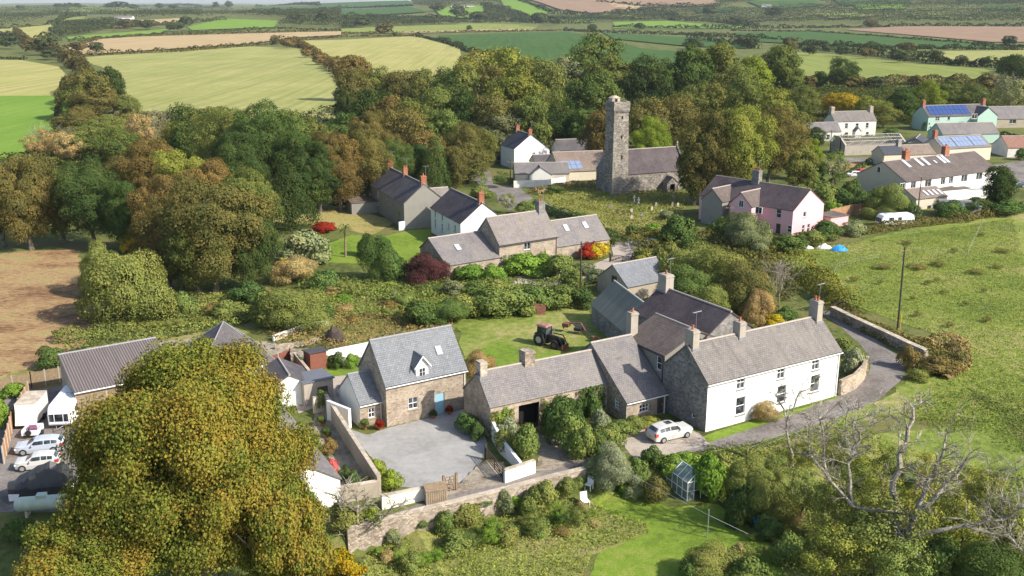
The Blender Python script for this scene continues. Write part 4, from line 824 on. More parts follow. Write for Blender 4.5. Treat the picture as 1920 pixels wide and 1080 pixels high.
# ---------------------------------------------------------------- roads, yards, fields (ground sheets)
G = [('lane', [(700, 985), (745, 960), (820, 932), (945, 907), (1000, 887), (1090, 858), (1180, 845), (1310, 830), (1352, 822), (1420, 800), (1500, 772), (1560, 748), (1602, 722), (1632, 692), (1630, 668), (1612, 645), (1570, 608), (1545, 590), (1520, 560), (1548, 556), (1575, 585), (1605, 612), (1650, 642), (1685, 668), (1700, 690), (1690, 712), (1650, 748), (1600, 772), (1555, 790), (1480, 812), (1400, 836), (1330, 842), (1180, 878), (1100, 882), (1000, 905), (880, 932), (790, 958), (720, 978)], ASPH, .012, .05),
 ('farm_drive', [(1005, 812), (1045, 822), (1095, 862), (1040, 880), (1005, 884), (1010, 850)], TRACK, .016, .1),
 ('parking_bay', [(1165, 830), (1195, 800), (1250, 792), (1310, 812), (1330, 832), (1260, 852), (1190, 862)], PAVE, .02, .1),
 ('gravel_yard', [(655, 806), (690, 815), (725, 803), (872, 766), (905, 806), (915, 840), (900, 868), (865, 905), (800, 916), (742, 912), (722, 880), (690, 850)], YARD, .008, .12),
 ('yard_entrance', [(862, 905), (900, 866), (945, 866), (946, 908), (880, 932), (830, 932), (800, 916)], TRACK, .008, .12),
 ('walled_terrace', [(592, 770), (612, 770), (712, 915), (655, 925), (640, 900), (585, 800)], TRACK, .008, 0),
 ('cottage_patio', [(600, 700), (652, 694), (668, 720), (655, 800), (625, 790), (588, 765), (560, 775), (545, 740)], PAVE, .010, .05),
 ('cottage_lawn', [(610, 682), (672, 676), (672, 702), (625, 706), (606, 700)], LAWN, .014, .05),
 ('car_yard', [(-40, 800), (20, 735), (140, 720), (150, 790), (420, 720), (420, 900), (150, 960), (0, 960), (-60, 950)], ASPH, .008, .1),
 ('garden_lawn', [(1105, 940), (1130, 922), (1180, 918), (1260, 950), (1345, 945), (1400, 985), (1470, 1045), (1500, 1110), (1090, 1110), (1120, 1040), (1215, 1000), (1212, 985), (1130, 960)], LAWN, .02, .25),
 ('stubble_field', [(-120, 500), (-20, 474), (140, 468), (160, 500), (178, 555), (195, 610), (150, 650), (60, 690), (-60, 720), (-200, 700)], EARTH, .02, .5),
 ('rough_verge', [(-60, 720), (60, 690), (120, 660), (300, 628), (370, 635), (330, 660), (140, 660), (136, 700), (0, 735)], DRYG, .01, .3),
 ('tractor_paddock', [(855, 600), (935, 585), (1100, 572), (1112, 600), (1160, 640), (1105, 662), (1000, 690), (885, 705), (868, 660)], PAST, .02, .4),
 ('mown_strip', [(880, 665), (940, 640), (985, 665), (1010, 668), (1095, 648), (1110, 662), (1000, 690), (885, 708)], LAWN, .03, .4),
 ('lawn', [(600, 462), (660, 440), (710, 445), (770, 432), (812, 430), (800, 470), (770, 490), (690, 495), (598, 492)], LAWN, .02, .2),
 ('dry_lawn', [(560, 388), (600, 380), (650, 392), (720, 408), (740, 418), (700, 440), (640, 430), (575, 420), (500, 420)], DRYG, .02, .3),
 ('churchyard', [(1012, 352), (1060, 345), (1130, 345), (1290, 360), (1280, 400), (1262, 440), (1190, 452), (1145, 430), (1060, 400), (1020, 380)], CHY, .02, .4),
 ('village_road', [(888, 315), (918, 320), (925, 345), (975, 352), (985, 362), (1000, 372), (955, 395), (935, 380), (930, 362), (900, 350), (890, 335)], ASPH, .02, .1),
 ('gateway_drive', [(1145, 455), (1190, 452), (1200, 480), (1190, 500), (1150, 515), (1080, 540), (960, 532), (980, 515), (1100, 500), (1150, 480)], PAVE, .02, .1),
 ('terrace_road', [(1570, 295), (1680, 296), (1760, 300), (1860, 310), (1925, 300), (1925, 345), (1880, 335), (1850, 322), (1640, 305), (1600, 318), (1575, 312)], ASPH, .03, .2),
 ('bare_earth', [(1555, 310), (1610, 302), (1628, 312), (1600, 322), (1560, 322)], EARTH, .04, .3),
 ('upper_pasture', [(1435, 462), (1500, 470), (1600, 455), (1700, 430), (1900, 402), (2400, 380), (2600, 700), (2300, 900), (1950, 860), (1700, 800), (1690, 760), (1740, 720), (1800, 700), (1800, 640), (1700, 610), (1560, 560), (1470, 500)], PAST, .02, .5),
 ('near_pasture', [(1350, 842), (1480, 815), (1560, 790), (1655, 750), (1700, 712), (1780, 706), (2000, 900), (2200, 1200), (1700, 1200), (1500, 900), (1400, 870)], PAST, .03, .4),
 ('farm_verge', [(1308, 822), (1352, 806), (1568, 748), (1590, 732), (1602, 720), (1560, 748), (1500, 772), (1420, 800), (1352, 822), (1330, 830)], LAWN, .018, .05),
 ('yard_lawn', [(1385, 610), (1360, 590), (1400, 580), (1450, 590), (1460, 605), (1420, 612)], LAWN, .03, .1)]
for n, poly, m_, dz, j in G + TRK: sheet(n, poly, m_, dz, jit=j)
FY = field_mat('mown_yellow_green_field', (.23, .25, .075), (.33, .31, .12), .3); FY2 = field_mat('yellow_field', (.29, .29, .09), (.37, .33, .13), 1.1)
FTAN = field_mat('tan_stubble', (.36, .27, .14), (.42, .31, .17), 1.4); FGR = field_mat('bright_green_field', (.13, .23, .03), (.17, .26, .045), 1.2, c3=(.12, .2, .025))
FDG = field_mat('deep_green_field', (.05, .10, .026), (.065, .12, .03), 1.3); FBR = field_mat('red_brown_field', (.25, .17, .11), (.3, .2, .13), 1.4); FOL = field_mat('olive_field', (.17, .21, .05), (.23, .25, .07), 1.35)
FF = [('field', [(128, 110), (200, 104), (470, 87), (575, 92), (600, 112), (650, 150), (660, 225), (400, 235), (215, 215), (225, 150), (190, 125)], FY),
 ('field', [(560, 78), (640, 76), (780, 69), (862, 92), (870, 140), (760, 150), (650, 140), (600, 100)], FY2), ('field', [(-80, 112), (40, 113), (110, 125), (135, 152), (128, 180), (-80, 180)], FY2), ('field', [(-80, 180), (126, 180), (132, 215), (60, 280), (20, 300), (-80, 300)], FGR),
 ('field', [(105, 96), (190, 72), (640, 60), (640, 67), (545, 72), (470, 83), (190, 102), (150, 104)], FTAN), ('field', [(0, 55), (100, 45), (108, 48), (70, 74), (0, 72)], FY2), ('field', [(125, 70), (320, 55), (300, 63), (128, 75)], FGR),
 ('field', [(80, 45), (160, 31), (158, 36), (110, 45)], FOL), ('field', [(130, 14), (245, 13), (255, 22), (200, 26), (130, 24)], FOL), ('field', [(205, 42), (345, 35), (340, 44), (210, 54)], FTAN), ('field', [(350, 52), (420, 36), (520, 40), (515, 52), (360, 58)], FGR), ('field', [(480, 14), (600, 12), (600, 22), (500, 26)], FDG),
 ('field', [(600, -2), (760, -4), (775, 10), (700, 14), (600, 16)], FDG), ('field', [(640, 18), (760, 14), (800, 24), (640, 32)], FDG), ('field', [(812, 16), (905, 12), (910, 36), (830, 36)], FGR), ('field', [(940, 2), (975, 2), (1035, 26), (990, 32), (945, 15)], FGR),
 ('field', [(975, -4), (1150, -4), (1180, 22), (1110, 26), (1050, 20)], FBR), ('field', [(1080, -5), (1330, -5), (1350, 12), (1200, 16), (1120, 4)], FBR), ('field', [(1140, 5), (1205, 14), (1190, 20), (1150, 14)], FTAN),
 ('field', [(822, 68), (1060, 60), (1130, 72), (1200, 92), (1290, 100), (1300, 130), (1000, 120), (880, 100)], FDG), ('field', [(640, 55), (900, 44), (1010, 48), (1000, 56), (760, 64), (640, 62)], FOL), ('field', [(740, 60), (1000, 55), (1000, 58), (760, 64)], FTAN), ('field', [(1010, 36), (1110, 32), (1120, 42), (1010, 42)], FGR),
 ('field', [(1150, 42), (1250, 40), (1400, 50), (1390, 54), (1150, 54)], FGR), ('field', [(1130, 62), (1290, 72), (1400, 80), (1400, 92), (1290, 88), (1150, 74)], FDG), ('field', [(1375, 62), (1520, 60), (1700, 72), (1885, 85), (1880, 92), (1700, 88), (1500, 84), (1400, 78)], FDG),
 ('field', [(1580, 56), (1700, 50), (1960, 52), (1960, 80), (1860, 80), (1700, 66)], FBR), ('field', [(1490, 98), (1560, 102), (1700, 118), (1880, 132), (1872, 150), (1700, 152), (1500, 158), (1470, 150)], FOL), ('field', [(1705, 97), (1920, 94), (1960, 98), (1960, 112), (1800, 114)], FY),
 ('field', [(1560, 0), (1700, -4), (1710, 6), (1580, 12)], FDG), ('field', [(1400, 4), (1530, 2), (1540, 12), (1440, 20)], FDG), ('field', [(1530, 28), (1600, 24), (1640, 32), (1560, 38)], FOL), ('field', [(1700, 30), (1760, 26), (1780, 34), (1720, 36)], FOL),
 ('field', [(1130, 28), (1230, 30), (1220, 36), (1130, 36)], FOL), ('field', [(1780, -4), (1920, -6), (1960, 0), (1900, 6), (1800, 4)], FDG), ('field', [(1600, 10), (1690, 10), (1700, 18), (1610, 20)], FGR), ('field', [(1300, 18), (1390, 16), (1380, 24), (1310, 26)], FDG), ('field', [(1840, 14), (1900, 12), (1920, 20), (1850, 22)], FDG)]
for i, (n, poly, m_) in enumerate(FF):
    far = min(q[1] for q in poly) < 75
    sheet(n, poly, m_, .12 + .01 * (i % 5) + (.9 if far else 0) + (1.5 if min(q[1] for q in poly) < 30 else 0), jit=0, grid=True)
# ---------------------------------------------------------------- walls, fences, gates, poles
wallrun('retaining_wall', 'long rubble stone retaining wall between the lane and the lower garden', [P0(*q) for q in [(650, 999), (750, 974), (835, 953), (935, 928), (1035, 901), (1106, 884)]], .45, .5, 'dry', 'coping', z0=-2.3, world=True)
wallrun('garden_wall', 'tall rendered wall with brown coping between the terrace garden and the gravel yard', [(612, 770), (712, 930)], 1.9, .35, 'block', 'coping')
wallrun('garden_wall', 'end wall of the walled terrace garden facing the lane', [(640, 942), (712, 930)], 1.5, .35, 'block', 'coping')
wallrun('garden_wall', 'short cream rendered wall across the top of the terrace garden', [(588, 775), (612, 769)], 1.8, .3, 'cream', 'coping')
wallrun('white_wall', 'white block wall between the terrace garden and the cottage annex', [(616, 786), (657, 803)], 2.2, .35, 'white', None)
wallrun('yard_wall', 'low white rendered wall along the bottom of the gravel yard', [(716, 955), (800, 936), (833, 926)], [1.3, 1.2, .6], .3, 'white2', 'coping')
wallrun('entrance_wall', 'white swept entrance wall running down from the garage corner', [(923, 822), (940, 850), (976, 884)], [2.1, 1.7, 1.0], .3, 'white', None)
wallrun('entrance_wall', 'low white entrance wall with house plaque beside the lane', [(945, 905), (1002, 886)], 1.25, .35, 'white', 'coping')
wallrun('garden_wall', 'long white garden wall behind the cottage', [(612, 682), (660, 672), (760, 652), (800, 640)], 1.7, .3, 'white', None)
wallrun('garden_wall', 'low block wall beside the brown shed', [(553, 680), (585, 720)], 1.3, .3, 'block', 'coping')
wallrun('field_wall', 'curving dry stone wall along the outside of the lane bend', [(1560, 592), (1600, 612), (1660, 640), (1705, 662), (1735, 675)], 1.3, .7, 'dry', 'coping')
wallrun('garden_wall', 'curved pale stone garden wall at the right end of the farmhouse', [(1573, 742), (1600, 730), (1617, 712), (1624, 695)], 1.9, .4, 'garage', None)
wallrun('brick_wall', 'ornamental white pierced block wall on the rough bank', [(512, 640), (560, 622), (616, 610)], .8, .3, 'white2', None)
wallrun('brick_wall', 'lower broken stone terrace wall on the rough bank', [(515, 655), (570, 648), (600, 640)], .6, .4, 'dry', None)
wallrun('churchyard_wall', 'mossy stone churchyard wall behind the long stone house', [(1022, 394), (1060, 410), (1100, 425)], 1.5, .5, 'grey', None)
wallrun('white_wall', 'white fence wall in front of the dark slate-roofed house', [(748, 432), (800, 424)], 1.7, .15, 'plastic_w', None)
wallrun('white_wall', 'long white boundary wall in front of the bungalow cluster', [(963, 352), (1025, 350), (1060, 344)], 1.7, .3, 'white2', None)
wallrun('stone_wall', 'low stone wall with end piers in front of the block garage', [(1795, 408), (1835, 402), (1870, 396)], 1.1, .4, 'dry', None)
def fence(label, pts, h, m='fence', ph=None, name='panel_fence', gap=1.8):
    ps = [P(*q) for q in pts]; o = ps[0]; root = thing(name, label, 'fence', o); b = MB(); posts = []
    for i in range(len(ps) - 1):
        a, d = ps[i] - o, ps[i + 1] - o; L = (d - a).length; n = max(1, round(L / gap)); t = (d - a).normalized(); k = Vector((-t.y, t.x, 0)) * .03
        for j in range(n):
            p = a.lerp(d, j / n); q = a.lerp(d, (j + 1) / n); nb = 9
            for s in range(nb):
                x = p.lerp(q, (s + .06) / nb); y = p.lerp(q, (s + .94) / nb); dz = random.uniform(-.03, .03)
                b.hexa([x - k, y - k, y + k, x + k, x - k + Vector((0, 0, h + dz)), y - k + Vector((0, 0, h + dz)), y + k + Vector((0, 0, h + dz)), x + k + Vector((0, 0, h + dz))])
            posts.append(p)
        posts.append(d.copy())
    b.build('panels', M[m], root)
    for p in posts: pm = MB(); pm.box(p.x - .06, p.y - .06, -.2, p.x + .06, p.y + .06, h + .12); pm.build('post', M['conc'], root)
    return root
fence('reddish board fence behind the caravans', [(-10, 742), (60, 728), (138, 712)], 1.9, 'wood')
fence('orange board fence along the left edge of the car yard', [(8, 870), (25, 800), (55, 745)], 1.8)
fence('brown panel fence around the oil tank corner', [(500, 700), (545, 682), (552, 720)], 1.9, 'rusty')
fence('tan woven fence right of the pink house', [(1556, 412), (1600, 402), (1645, 398)], 2.2)
def gate(label, p0, p1, h=1.2, bars=5, m='darkwood', name='field_gate', dz=0):
    a, b = P(*p0), P(*p1); o = a; L = (b - a).length; root = thing(name, label, 'gate', a, math.atan2((b - a).y, (b - a).x)); g = MB()
    for i in range(bars): z = .18 + (h - .25) * i / (bars - 1); g.box(.1, -.03, z, L - .1, .03, z + .09)
    for x in (.1, L / 2, L - .2): g.box(x, -.04, .1, x + .1, .04, h)
    g.cyl((.2, 0, .2), (L / 2, 0, h - .05), .045, n=4); g.cyl((L - .2, 0, .2), (L / 2, 0, h - .05), .045, n=4); g.build('gate_leaf', M[m], root)
    for x in (-.05, L + .05):
        q = MB(); q.box(x - .1, -.1, -.2, x + .1, .1, h + .25); q.build('gate_post', M[m], root)
    return root
gate('dark five-bar timber gate standing open at the yard entrance', (911, 862), (944, 903), 1.35)
gate('narrow grey wooden gate beside the bin store', (833, 924), (855, 919), 1.5, m='wood')
gate('wide brown timber gate at the drive behind the stable', (1144, 491), (1190, 496), 1.3)
gate('white rail gate below the bungalow cluster', (1555, 325), (1578, 320), 1.1, m='frame', bars=3)
b_ = P(800, 948); bn = thing('bin_store', 'pale timber bin store with sloping grey lid against the yard wall', 'bin store', b_, R(18)); m = MB(); m.hexa([(0, 0, 0), (1.9, 0, 0), (1.9, 1., 0), (0, 1., 0), (0, 0, 1.3), (1.9, 0, 1.3), (1.9, 1., 1.55), (0, 1., 1.55)]); m.build('bin_store_body', M['coping'], bn); m = MB(); m.hexa([(-.06, -.08, 1.3), (1.96, -.08, 1.3), (1.96, 1.05, 1.57), (-.06, 1.05, 1.57), (-.06, -.08, 1.37), (1.96, -.08, 1.37), (1.96, 1.05, 1.64), (-.06, 1.05, 1.64)]); m.build('lid', M['wood'], bn); m = MB(); [m.box(.1 + i * .2, -.02, .1, .24 + i * .2, -.003, 1.2) for i in range(9)]; m.build('slats', M['wood'], bn)
def pole(label, px, py, pt, top=True, guy=None, stay=False):
    p = P(px, py); h = height_to(p, pt); r = thing('utility_pole', label, 'utility pole', p); m = MB(); m.cyl((0, 0, -.3), (0, 0, h), .15, .1, 8); m.build('pole', M['darkwood'], r)
    if top:
        m = MB(); m.box(-.8, -.05, h - .55, .8, .05, h - .43); [m.cyl((x, 0, h - .43), (x, 0, h - .2), .05, .03, 6) for x in (-.7, 0.0, .7)]; m.build('crossarm', M['wood'], r)
    if stay: m = MB(); m.cyl((.25, -.2, 0), (.25, -.2, 2.2), .04, n=6); m.build('yellow_guard', M['yellow'], r)
    return r
pole('tall dark utility pole with yellow guard standing alone in the pasture', 1683, 618, 463, stay=True).rotation_euler = (0, R(-1.6), R(20))
pole('pale slim utility pole in front of the long stone house', 1088, 556, 453, top=False)
pole('dark utility pole right of the white caravan', 1718, 421, 332)
pole('brown utility pole left of the pink and grey house', 1365, 449, 385)
pole('pale utility pole beside the bungalow cluster', 957, 347, 300)
pole('utility pole behind the white cottage by the ruin', 1556, 285, 243); pole('second utility pole beside the ruin, shorter and closer to the road', 1574, 290, 252)
def postrow(pts, label, grp, n=None, h=1.2, wire=True):
    ps = [P(*q) for q in pts]
    for i, (p, q) in enumerate(zip(ps, pts)):
        m = MB(); m.cyl((0, 0, -.2), (random.uniform(-.06, .06), 0, h * random.uniform(.85, 1.1)), .07, .055, 6); o = m.build('fence_post', M['wood']); o.location = p; autolabel(o, q[0], q[1], label, 'fence post', grp)
    if wire:
        m = MB()
        for a, b in zip(ps, ps[1:]):
            for z in (.5, .95): m.cyl(a + Vector((0, 0, z)), b + Vector((0, 0, z)), .012, n=3, caps=False)
        o = m.build('fence_wire', M['steel']); autolabel(o, pts[0][0], pts[0][1], 'thin wire strands of the post and wire fence', 'wire', 'fence wires')
postrow([(1400, 838 + 20), (1610, 768), (1666, 783), (1695, 777), (1723, 762), (1743, 742)], 'short wooden post', 'fence posts below the lane')
postrow([(1530, 505), (1559, 520), (1572, 503), (1588, 500), (1614, 492), (1650, 487)], 'leaning weathered post', 'fence posts across the pasture')
postrow([(1712, 474), (1813, 482), (1840, 424), (1883, 434), (1895, 432), (1911, 436)], 'thin dark post', 'fence posts in the upper pasture')
# clothes lines
for lab, (x, y, t) in (('clothes line post on the lower lawn', (1326, 1008, 955)), ('clothes line post in the shrubs beside the greenhouse', (1172, 915, 880))):
    p = P(x, y); h = height_to(p, t); m = MB(); m.cyl((0, 0, 0), (0, 0, h), .05, n=6); o = m.build('clothes_post', M['steel']); o.location = p; tag(o, lab, 'clothes post')
a, b = P(1326, 1008) + Vector((0, 0, 2.2)), P(1172, 915) + Vector((0, 0, 1.7)); m = MB(); m.cyl(a, b, .009, n=4); c = P(1400, 1030) + Vector((0, 0, 1.5)); m.cyl(a, c, .009, n=4); tag(m.build('clothes_line', M['frame']), 'thin white clothes line over the lower lawn', 'clothes line')
for lab, a, b in (('overhead wires from the farmhouse to the pasture pole', (FA.w(19.5, 3.5, 9.)), P(1683, 618) + Vector((0, 0, 11))), ('overhead wires between the pasture pole and the pole by the caravan', P(1683, 618) + Vector((0, 0, 11.2)), P(1718, 421) + Vector((0, 0, 9.2)))):
    m = MB(); n = 14
    for dx in (-.5, .5):
        q = [a.lerp(b, i / n) + Vector((dx, 0, -4 * 1.2 * (i / n) * (1 - i / n))) for i in range(n + 1)]
        for i in range(n): m.cyl(q[i], q[i + 1], .018, n=3, caps=False)
    tag(m.build('overhead_wire', M['black']), lab, 'overhead wire')
# ---------------------------------------------------------------- vehicles
def car(label, px, py, ang, L, Wd, H, paint, kind='suv', name='parked_car', sunroof=False, plate=False):
    root = thing(name, label, 'car', P(px, py), R(ang)); w = Wd / 2; k = H / 1.7
    st = ([(0, .62, .45, .8, .86, .72), (.12, .8, .3, .95, 1.0, .9), (.6, .95, .22, 1.02, 1.1, .7), (1.25, 1., .2, 1.08, 1.12, .7), (1.95, 1., .2, 1.12, 1.6, .74), (2.5, 1., .2, 1.13, 1.70, .76), (3.5, 1., .2, 1.15, 1.68, .75), (4.2, .98, .22, 1.15, 1.56, .72), (4.62, .95, .3, 1.1, 1.16, .8), (4.75, .82, .4, .85, .9, .75)])
    f = L / 4.75; b = MB(); rg = []
    for x, ww, z0, zb, zr, wr in st:
        x *= f; z0 *= k; zb *= k; zr *= k; W_ = w * ww; Wr = w * wr
        rg.append([(x, -W_ * .92, z0), (x, -W_, (z0 + zb) / 2), (x, -W_ * .97, zb), (x, -Wr, zb + (zr - zb) * .93), (x, -Wr * .6, zr), (x, Wr * .6, zr), (x, Wr, zb + (zr - zb) * .93), (x, W_ * .97, zb), (x, W_, (z0 + zb) / 2), (x, W_ * .92, z0)])
    b.rings(rg); body = b.build('body', paint, root, smooth=False)
    bv = body.modifiers.new('bevel', 'BEVEL'); bv.width = .05; bv.segments = 2; bv.limit_method = 'ANGLE'; bv.angle_limit = R(18)
    def lp(i, t, side, up, off=.02):
        a, c = rg[i], rg[i + 1]; j0, j1 = (2, 3) if side < 0 else (7, 6)
        A = Vector(a[j0]).lerp(Vector(a[j1]), up); Cc = Vector(c[j0]).lerp(Vector(c[j1]), up); q = A.lerp(Cc, t); q.y += side * off; return q
    for side in (-1, 1):
        for (i0, t0, i1, t1) in ((4, -.55, 5, .35), (5, .45, 6, .05), (6, .15, 6, .9)) if kind == 'suv' else ((4, -.55, 5, .4), (5, .5, 6, .6)):
            g = MB(); lo, hi = .1, .86; tt0 = t0; A = lp(i0, max(t0, 0) if t0 > -.2 else -.35, side, lo); A2 = lp(i0, 0.15 if t0 < 0 else t0, side, hi)
            if t0 < 0: A = lp(3, .55, side, .0, .03); A.z += .06 * k; A2 = lp(4, .1, side, hi)
            B_ = lp(i1, t1, side, lo); B2 = lp(i1, t1, side, hi); q = [A, B_, B2, A2]; g.face(q if side < 0 else q[::-1]); g.build('side_window', M['glass'], root)
        h = MB(); x = st[1][0] * f; h.box(x - .06, side * w * .5 - .0 if side < 0 else w * .5, .68 * k, x + .25, side * w * .82 if side > 0 else -w * .5 + .0, .84 * k) if side > 0 else h.box(x - .06, -w * .82, .68 * k, x + .25, -w * .5, .84 * k); h.build('headlight', M['plastic_w'], root)
        h = MB(); x = st[8][0] * f; y0, y1 = sorted((side * w * .72, side * w * .99)); h.box(x - .22, y0, .8 * k, x + .12, y1, 1.12 * k); h.build('tail_light', M['red'], root)
        mm = MB(); xx = 1.75 * f; y0, y1 = sorted((side * w * .95, side * (w + .2))); mm.box(xx, y0, 1.08 * k, xx + .12, y1, 1.24 * k); mm.build('wing_mirror', paint, root)
        for xx in (.88 * f, 3.75 * f):
            q = MB(); y0, y1 = side * (w - .2), side * (w + .015); q.cyl((xx, y0, .35), (xx, y1, .35), .35, n=16); ty = q.build('wheel', M['tyre'], root); q = MB(); q.cyl((xx, y1, .35), (xx, y1 + side * .02, .35), .21, n=12); q.build('rim', M['steel'], ty)
    def acr(i, up0, up1, s0, s1, nm):
        g = MB(); a, c = rg[i], rg[i + 1]; A = [Vector(a[j]).lerp(Vector(c[j]), s0) for j in (3, 6)]; B_ = [Vector(a[j]).lerp(Vector(c[j]), s1) for j in (3, 6)]
        A = [A[0].lerp(A[1], .08), A[0].lerp(A[1], .92)]; B_ = [B_[0].lerp(B_[1], .08), B_[0].lerp(B_[1], .92)]
        n = (A[1] - A[0]).cross(B_[0] - A[0]).normalized(); n = n if n.z > 0 else -n; u = Vector((0, 0, .035 * k))
        g.face([q + n * .03 + u for q in (A[0], A[1], B_[1], B_[0])]); g.build(nm, M['glass'], root)
    acr(3, 0, 1, .12, .92, 'windscreen'); acr(7, 0, 1, .12, .86, 'rear_window')
    if sunroof: g = MB(); g.box(2.35 * f, -w * .38, 1.69 * k, 3.0 * f, w * .38, 1.725 * k); g.build('sunroof', M['glass'], root)
    if plate: g = MB(); x = st[9][0] * f; g.box(x - .02, -.26, .62, x + .03, .26, .74); g.build('number_plate', M['yellow'], root)
    return root
SILV = glossy('silver_paint', (.52, .51, .48), .28, .5); SILV2 = glossy('pale_blue_silver_paint', (.42, .46, .52), .3, .5); BLUEP = glossy('turquoise_paint', (.01, .3, .4), .3, .5); NAVYP = glossy('navy_paint', (.03, .05, .08), .3, .5); WHP = glossy('white_paint', (.7, .7, .7), .35, .5)
q0, q1 = P0(1209, 833), P0(1285, 815); an = math.degrees(math.atan2(q0.y - q1.y, q0.x - q1.x))
car('silver white SUV with dark sunroof parked beside the farmhouse gable', 1291, 812, an, 4.85, 1.9, 1.75, SILV, sunroof=True, plate=True)
car('silver estate car, the upper of the two parked in the left yard', 30, 850, 14, 4.6, 1.8, 1.5, SILV2)
car('small silver hatchback with blue sticker, the lower of the two parked in the left yard', 30, 880, 14, 4.0, 1.7, 1.5, SILV)
car('turquoise car parked behind the hedge near the timber gate', 1192, 460, -10, 4.2, 1.7, 1.45, BLUEP)
car('dark blue car parked beside the long low outhouse', 622, 384, 15, 4.2, 1.7, 1.4, NAVYP)
car('white car parked behind the shrubs left of the terrace', 1585, 331, 5, 4.2, 1.7, 1.4, WHP); car('red car parked right beside the terrace gable', 1602, 327, 30, 4.2, 1.7, 1.4, M['red'])
for lab, (x, y, a) in (('small dark car far right on the road below the terrace', (1893, 352, 20)),): car(lab, x, y, a, 4.2, 1.7, 1.4, NAVYP)
def caravan(label, px, py, ang, L, Wd, H, name='caravan', win=True):
    root = thing(name, label, 'caravan', P(px, py), R(ang)); b = MB(); rg = []
    for x, z0, z1, s in ((0, .7, 1.6, .86), (.1, .5, 1.9, .95), (.45, .42, H - .2, .99), (.9, .4, H - .03, 1), (L - .7, .4, H, 1), (L - .25, .42, H - .25, .99), (L, .6, 1.5, .9)):
        w = Wd / 2 * s; rg.append([(x, -w, z0), (x, -w, z1 - .25), (x, -w * .88, z1 - .06), (x, -w * .5, z1), (x, w * .5, z1), (x, w * .88, z1 - .06), (x, w, z1 - .25), (x, w, z0)])
    b.rings(rg); o = b.build('caravan_body', M['plastic_w'], root); m = o.modifiers.new('b', 'BEVEL'); m.width = .05; m.segments = 2; m.limit_method = 'ANGLE'
    for y0, y1 in ((-.95, -.5), (-.4, .4), (.5, .95)): g = MB(); g.face([(.08, y0, 1.05), (.28, y0, 1.75), (.28, y1, 1.75), (.08, y1, 1.05)]); g = MB(); g.hexa([(-.03, y0, .95), (-.03, y1, .95), (.1, y1, .95), (.1, y0, .95), (-.01, y0, 1.75), (-.01, y1, 1.75), (.2, y1, 1.75), (.2, y0, 1.75)]); g.build('front_window', M['glass'], root)
    for s in (-1, 1):
        g = MB(); y0, y1 = sorted((s * Wd / 2, s * (Wd / 2 + .02))); g.box(1.6, y0, 1.3, 2.7, y1, 1.9); g.box(3.6, y0, 1.3, 4.4, y1, 1.9); g.build('side_window', M['glass'], root); g = MB(); g.cyl((L * .55, s * (Wd / 2 - .2), .33), (L * .55, s * Wd / 2, .33), .33, n=12); g.build('wheel', M['tyre'], root)
    g = MB(); g.box(1.4, -.5, H, 2., .5, H + .07); g.box(3.4, -.4, H + .0, 3.9, .4, H + .08); g.build('roof_light', M['skyglass'], root); g = MB(); g.cyl((0, -.35, .45), (-1., 0, .45), .04, n=5); g.cyl((0, .35, .45), (-1., 0, .45), .04, n=5); g.build('drawbar', M['steel'], root); return root
caravan('large white touring caravan with front windows facing the yard', 113, 806, 97, 7., 2.4, 2.65)
caravan('white domed touring caravan on the grass right of the pink house', 1646, 424, 12, 7.4, 2.4, 2.5)
def boxtrailer(label, px, py, ang, L, Wd, H, mat, name='box_trailer', roof=None):
    r = thing(name, label, 'trailer', P(px, py), R(ang)); m = MB(); m.box(0, -Wd / 2, .45, L, Wd / 2, H); m.hexa([(-.9, -Wd / 2 + .15, .5), (-.9, Wd / 2 - .15, .5), (0, Wd / 2, .45), (0, -Wd / 2, .45)][::1] + [(-.5, -Wd / 2 + .2, H * .75), (-.5, Wd / 2 - .2, H * .75), (0, Wd / 2, H - .02), (0, -Wd / 2, H - .02)]); m.build('trailer_body', mat, r)
    if roof: m = MB(); m.box(-.02, -Wd / 2 - .03, H + .01, L + .02, Wd / 2 + .03, H + .08); m.build('trailer_roof', roof, r)
    for s in (-1, 1): m = MB(); m.cyl((L * .5, s * (Wd / 2 - .05), .33), (L * .5, s * (Wd / 2 + .12), .33), .33, n=12); m.build('wheel', M['tyre'], r)
    return r
boxtrailer('tall pale horse trailer left of the big white caravan', 52, 800, 97, 3.8, 2.1, 2.5, M['white2'], roof=M['coping'])
r = thing('small_trailer', 'small open white trailer with a spare wheel on its front', 'trailer', P(58, 822), R(97)); m = MB(); m.box(-.2, -.8, .4, 1.7, -.75, .95); m.box(-.2, .75, .4, 1.7, .8, .95); m.box(-.2, -.75, .4, -.14, .75, .95); m.box(1.64, -.75, .4, 1.7, .75, .95); m.box(-.14, -.75, .4, 1.64, .75, .46); m.build('trailer_body', M['plastic_w'], r); m = MB(); m.cyl((-.2, .1, .7), (-.35, .1, .7), .3, n=12); m.build('spare_wheel', M['tyre'], r)
m = MB(); m.box(.1, -.5, .46, .7, .1, 1.05); m.box(.8, -.2, .46, 1.4, .5, .9); m.build('load', plain('mauve_tarp', (.2, .08, .14), .7, .3), r)
for s in (-1, 1): m = MB(); m.cyl((.8, s * .82, .3), (.8, s * .98, .3), .3, n=12); m.build('wheel', M['tyre'], r)
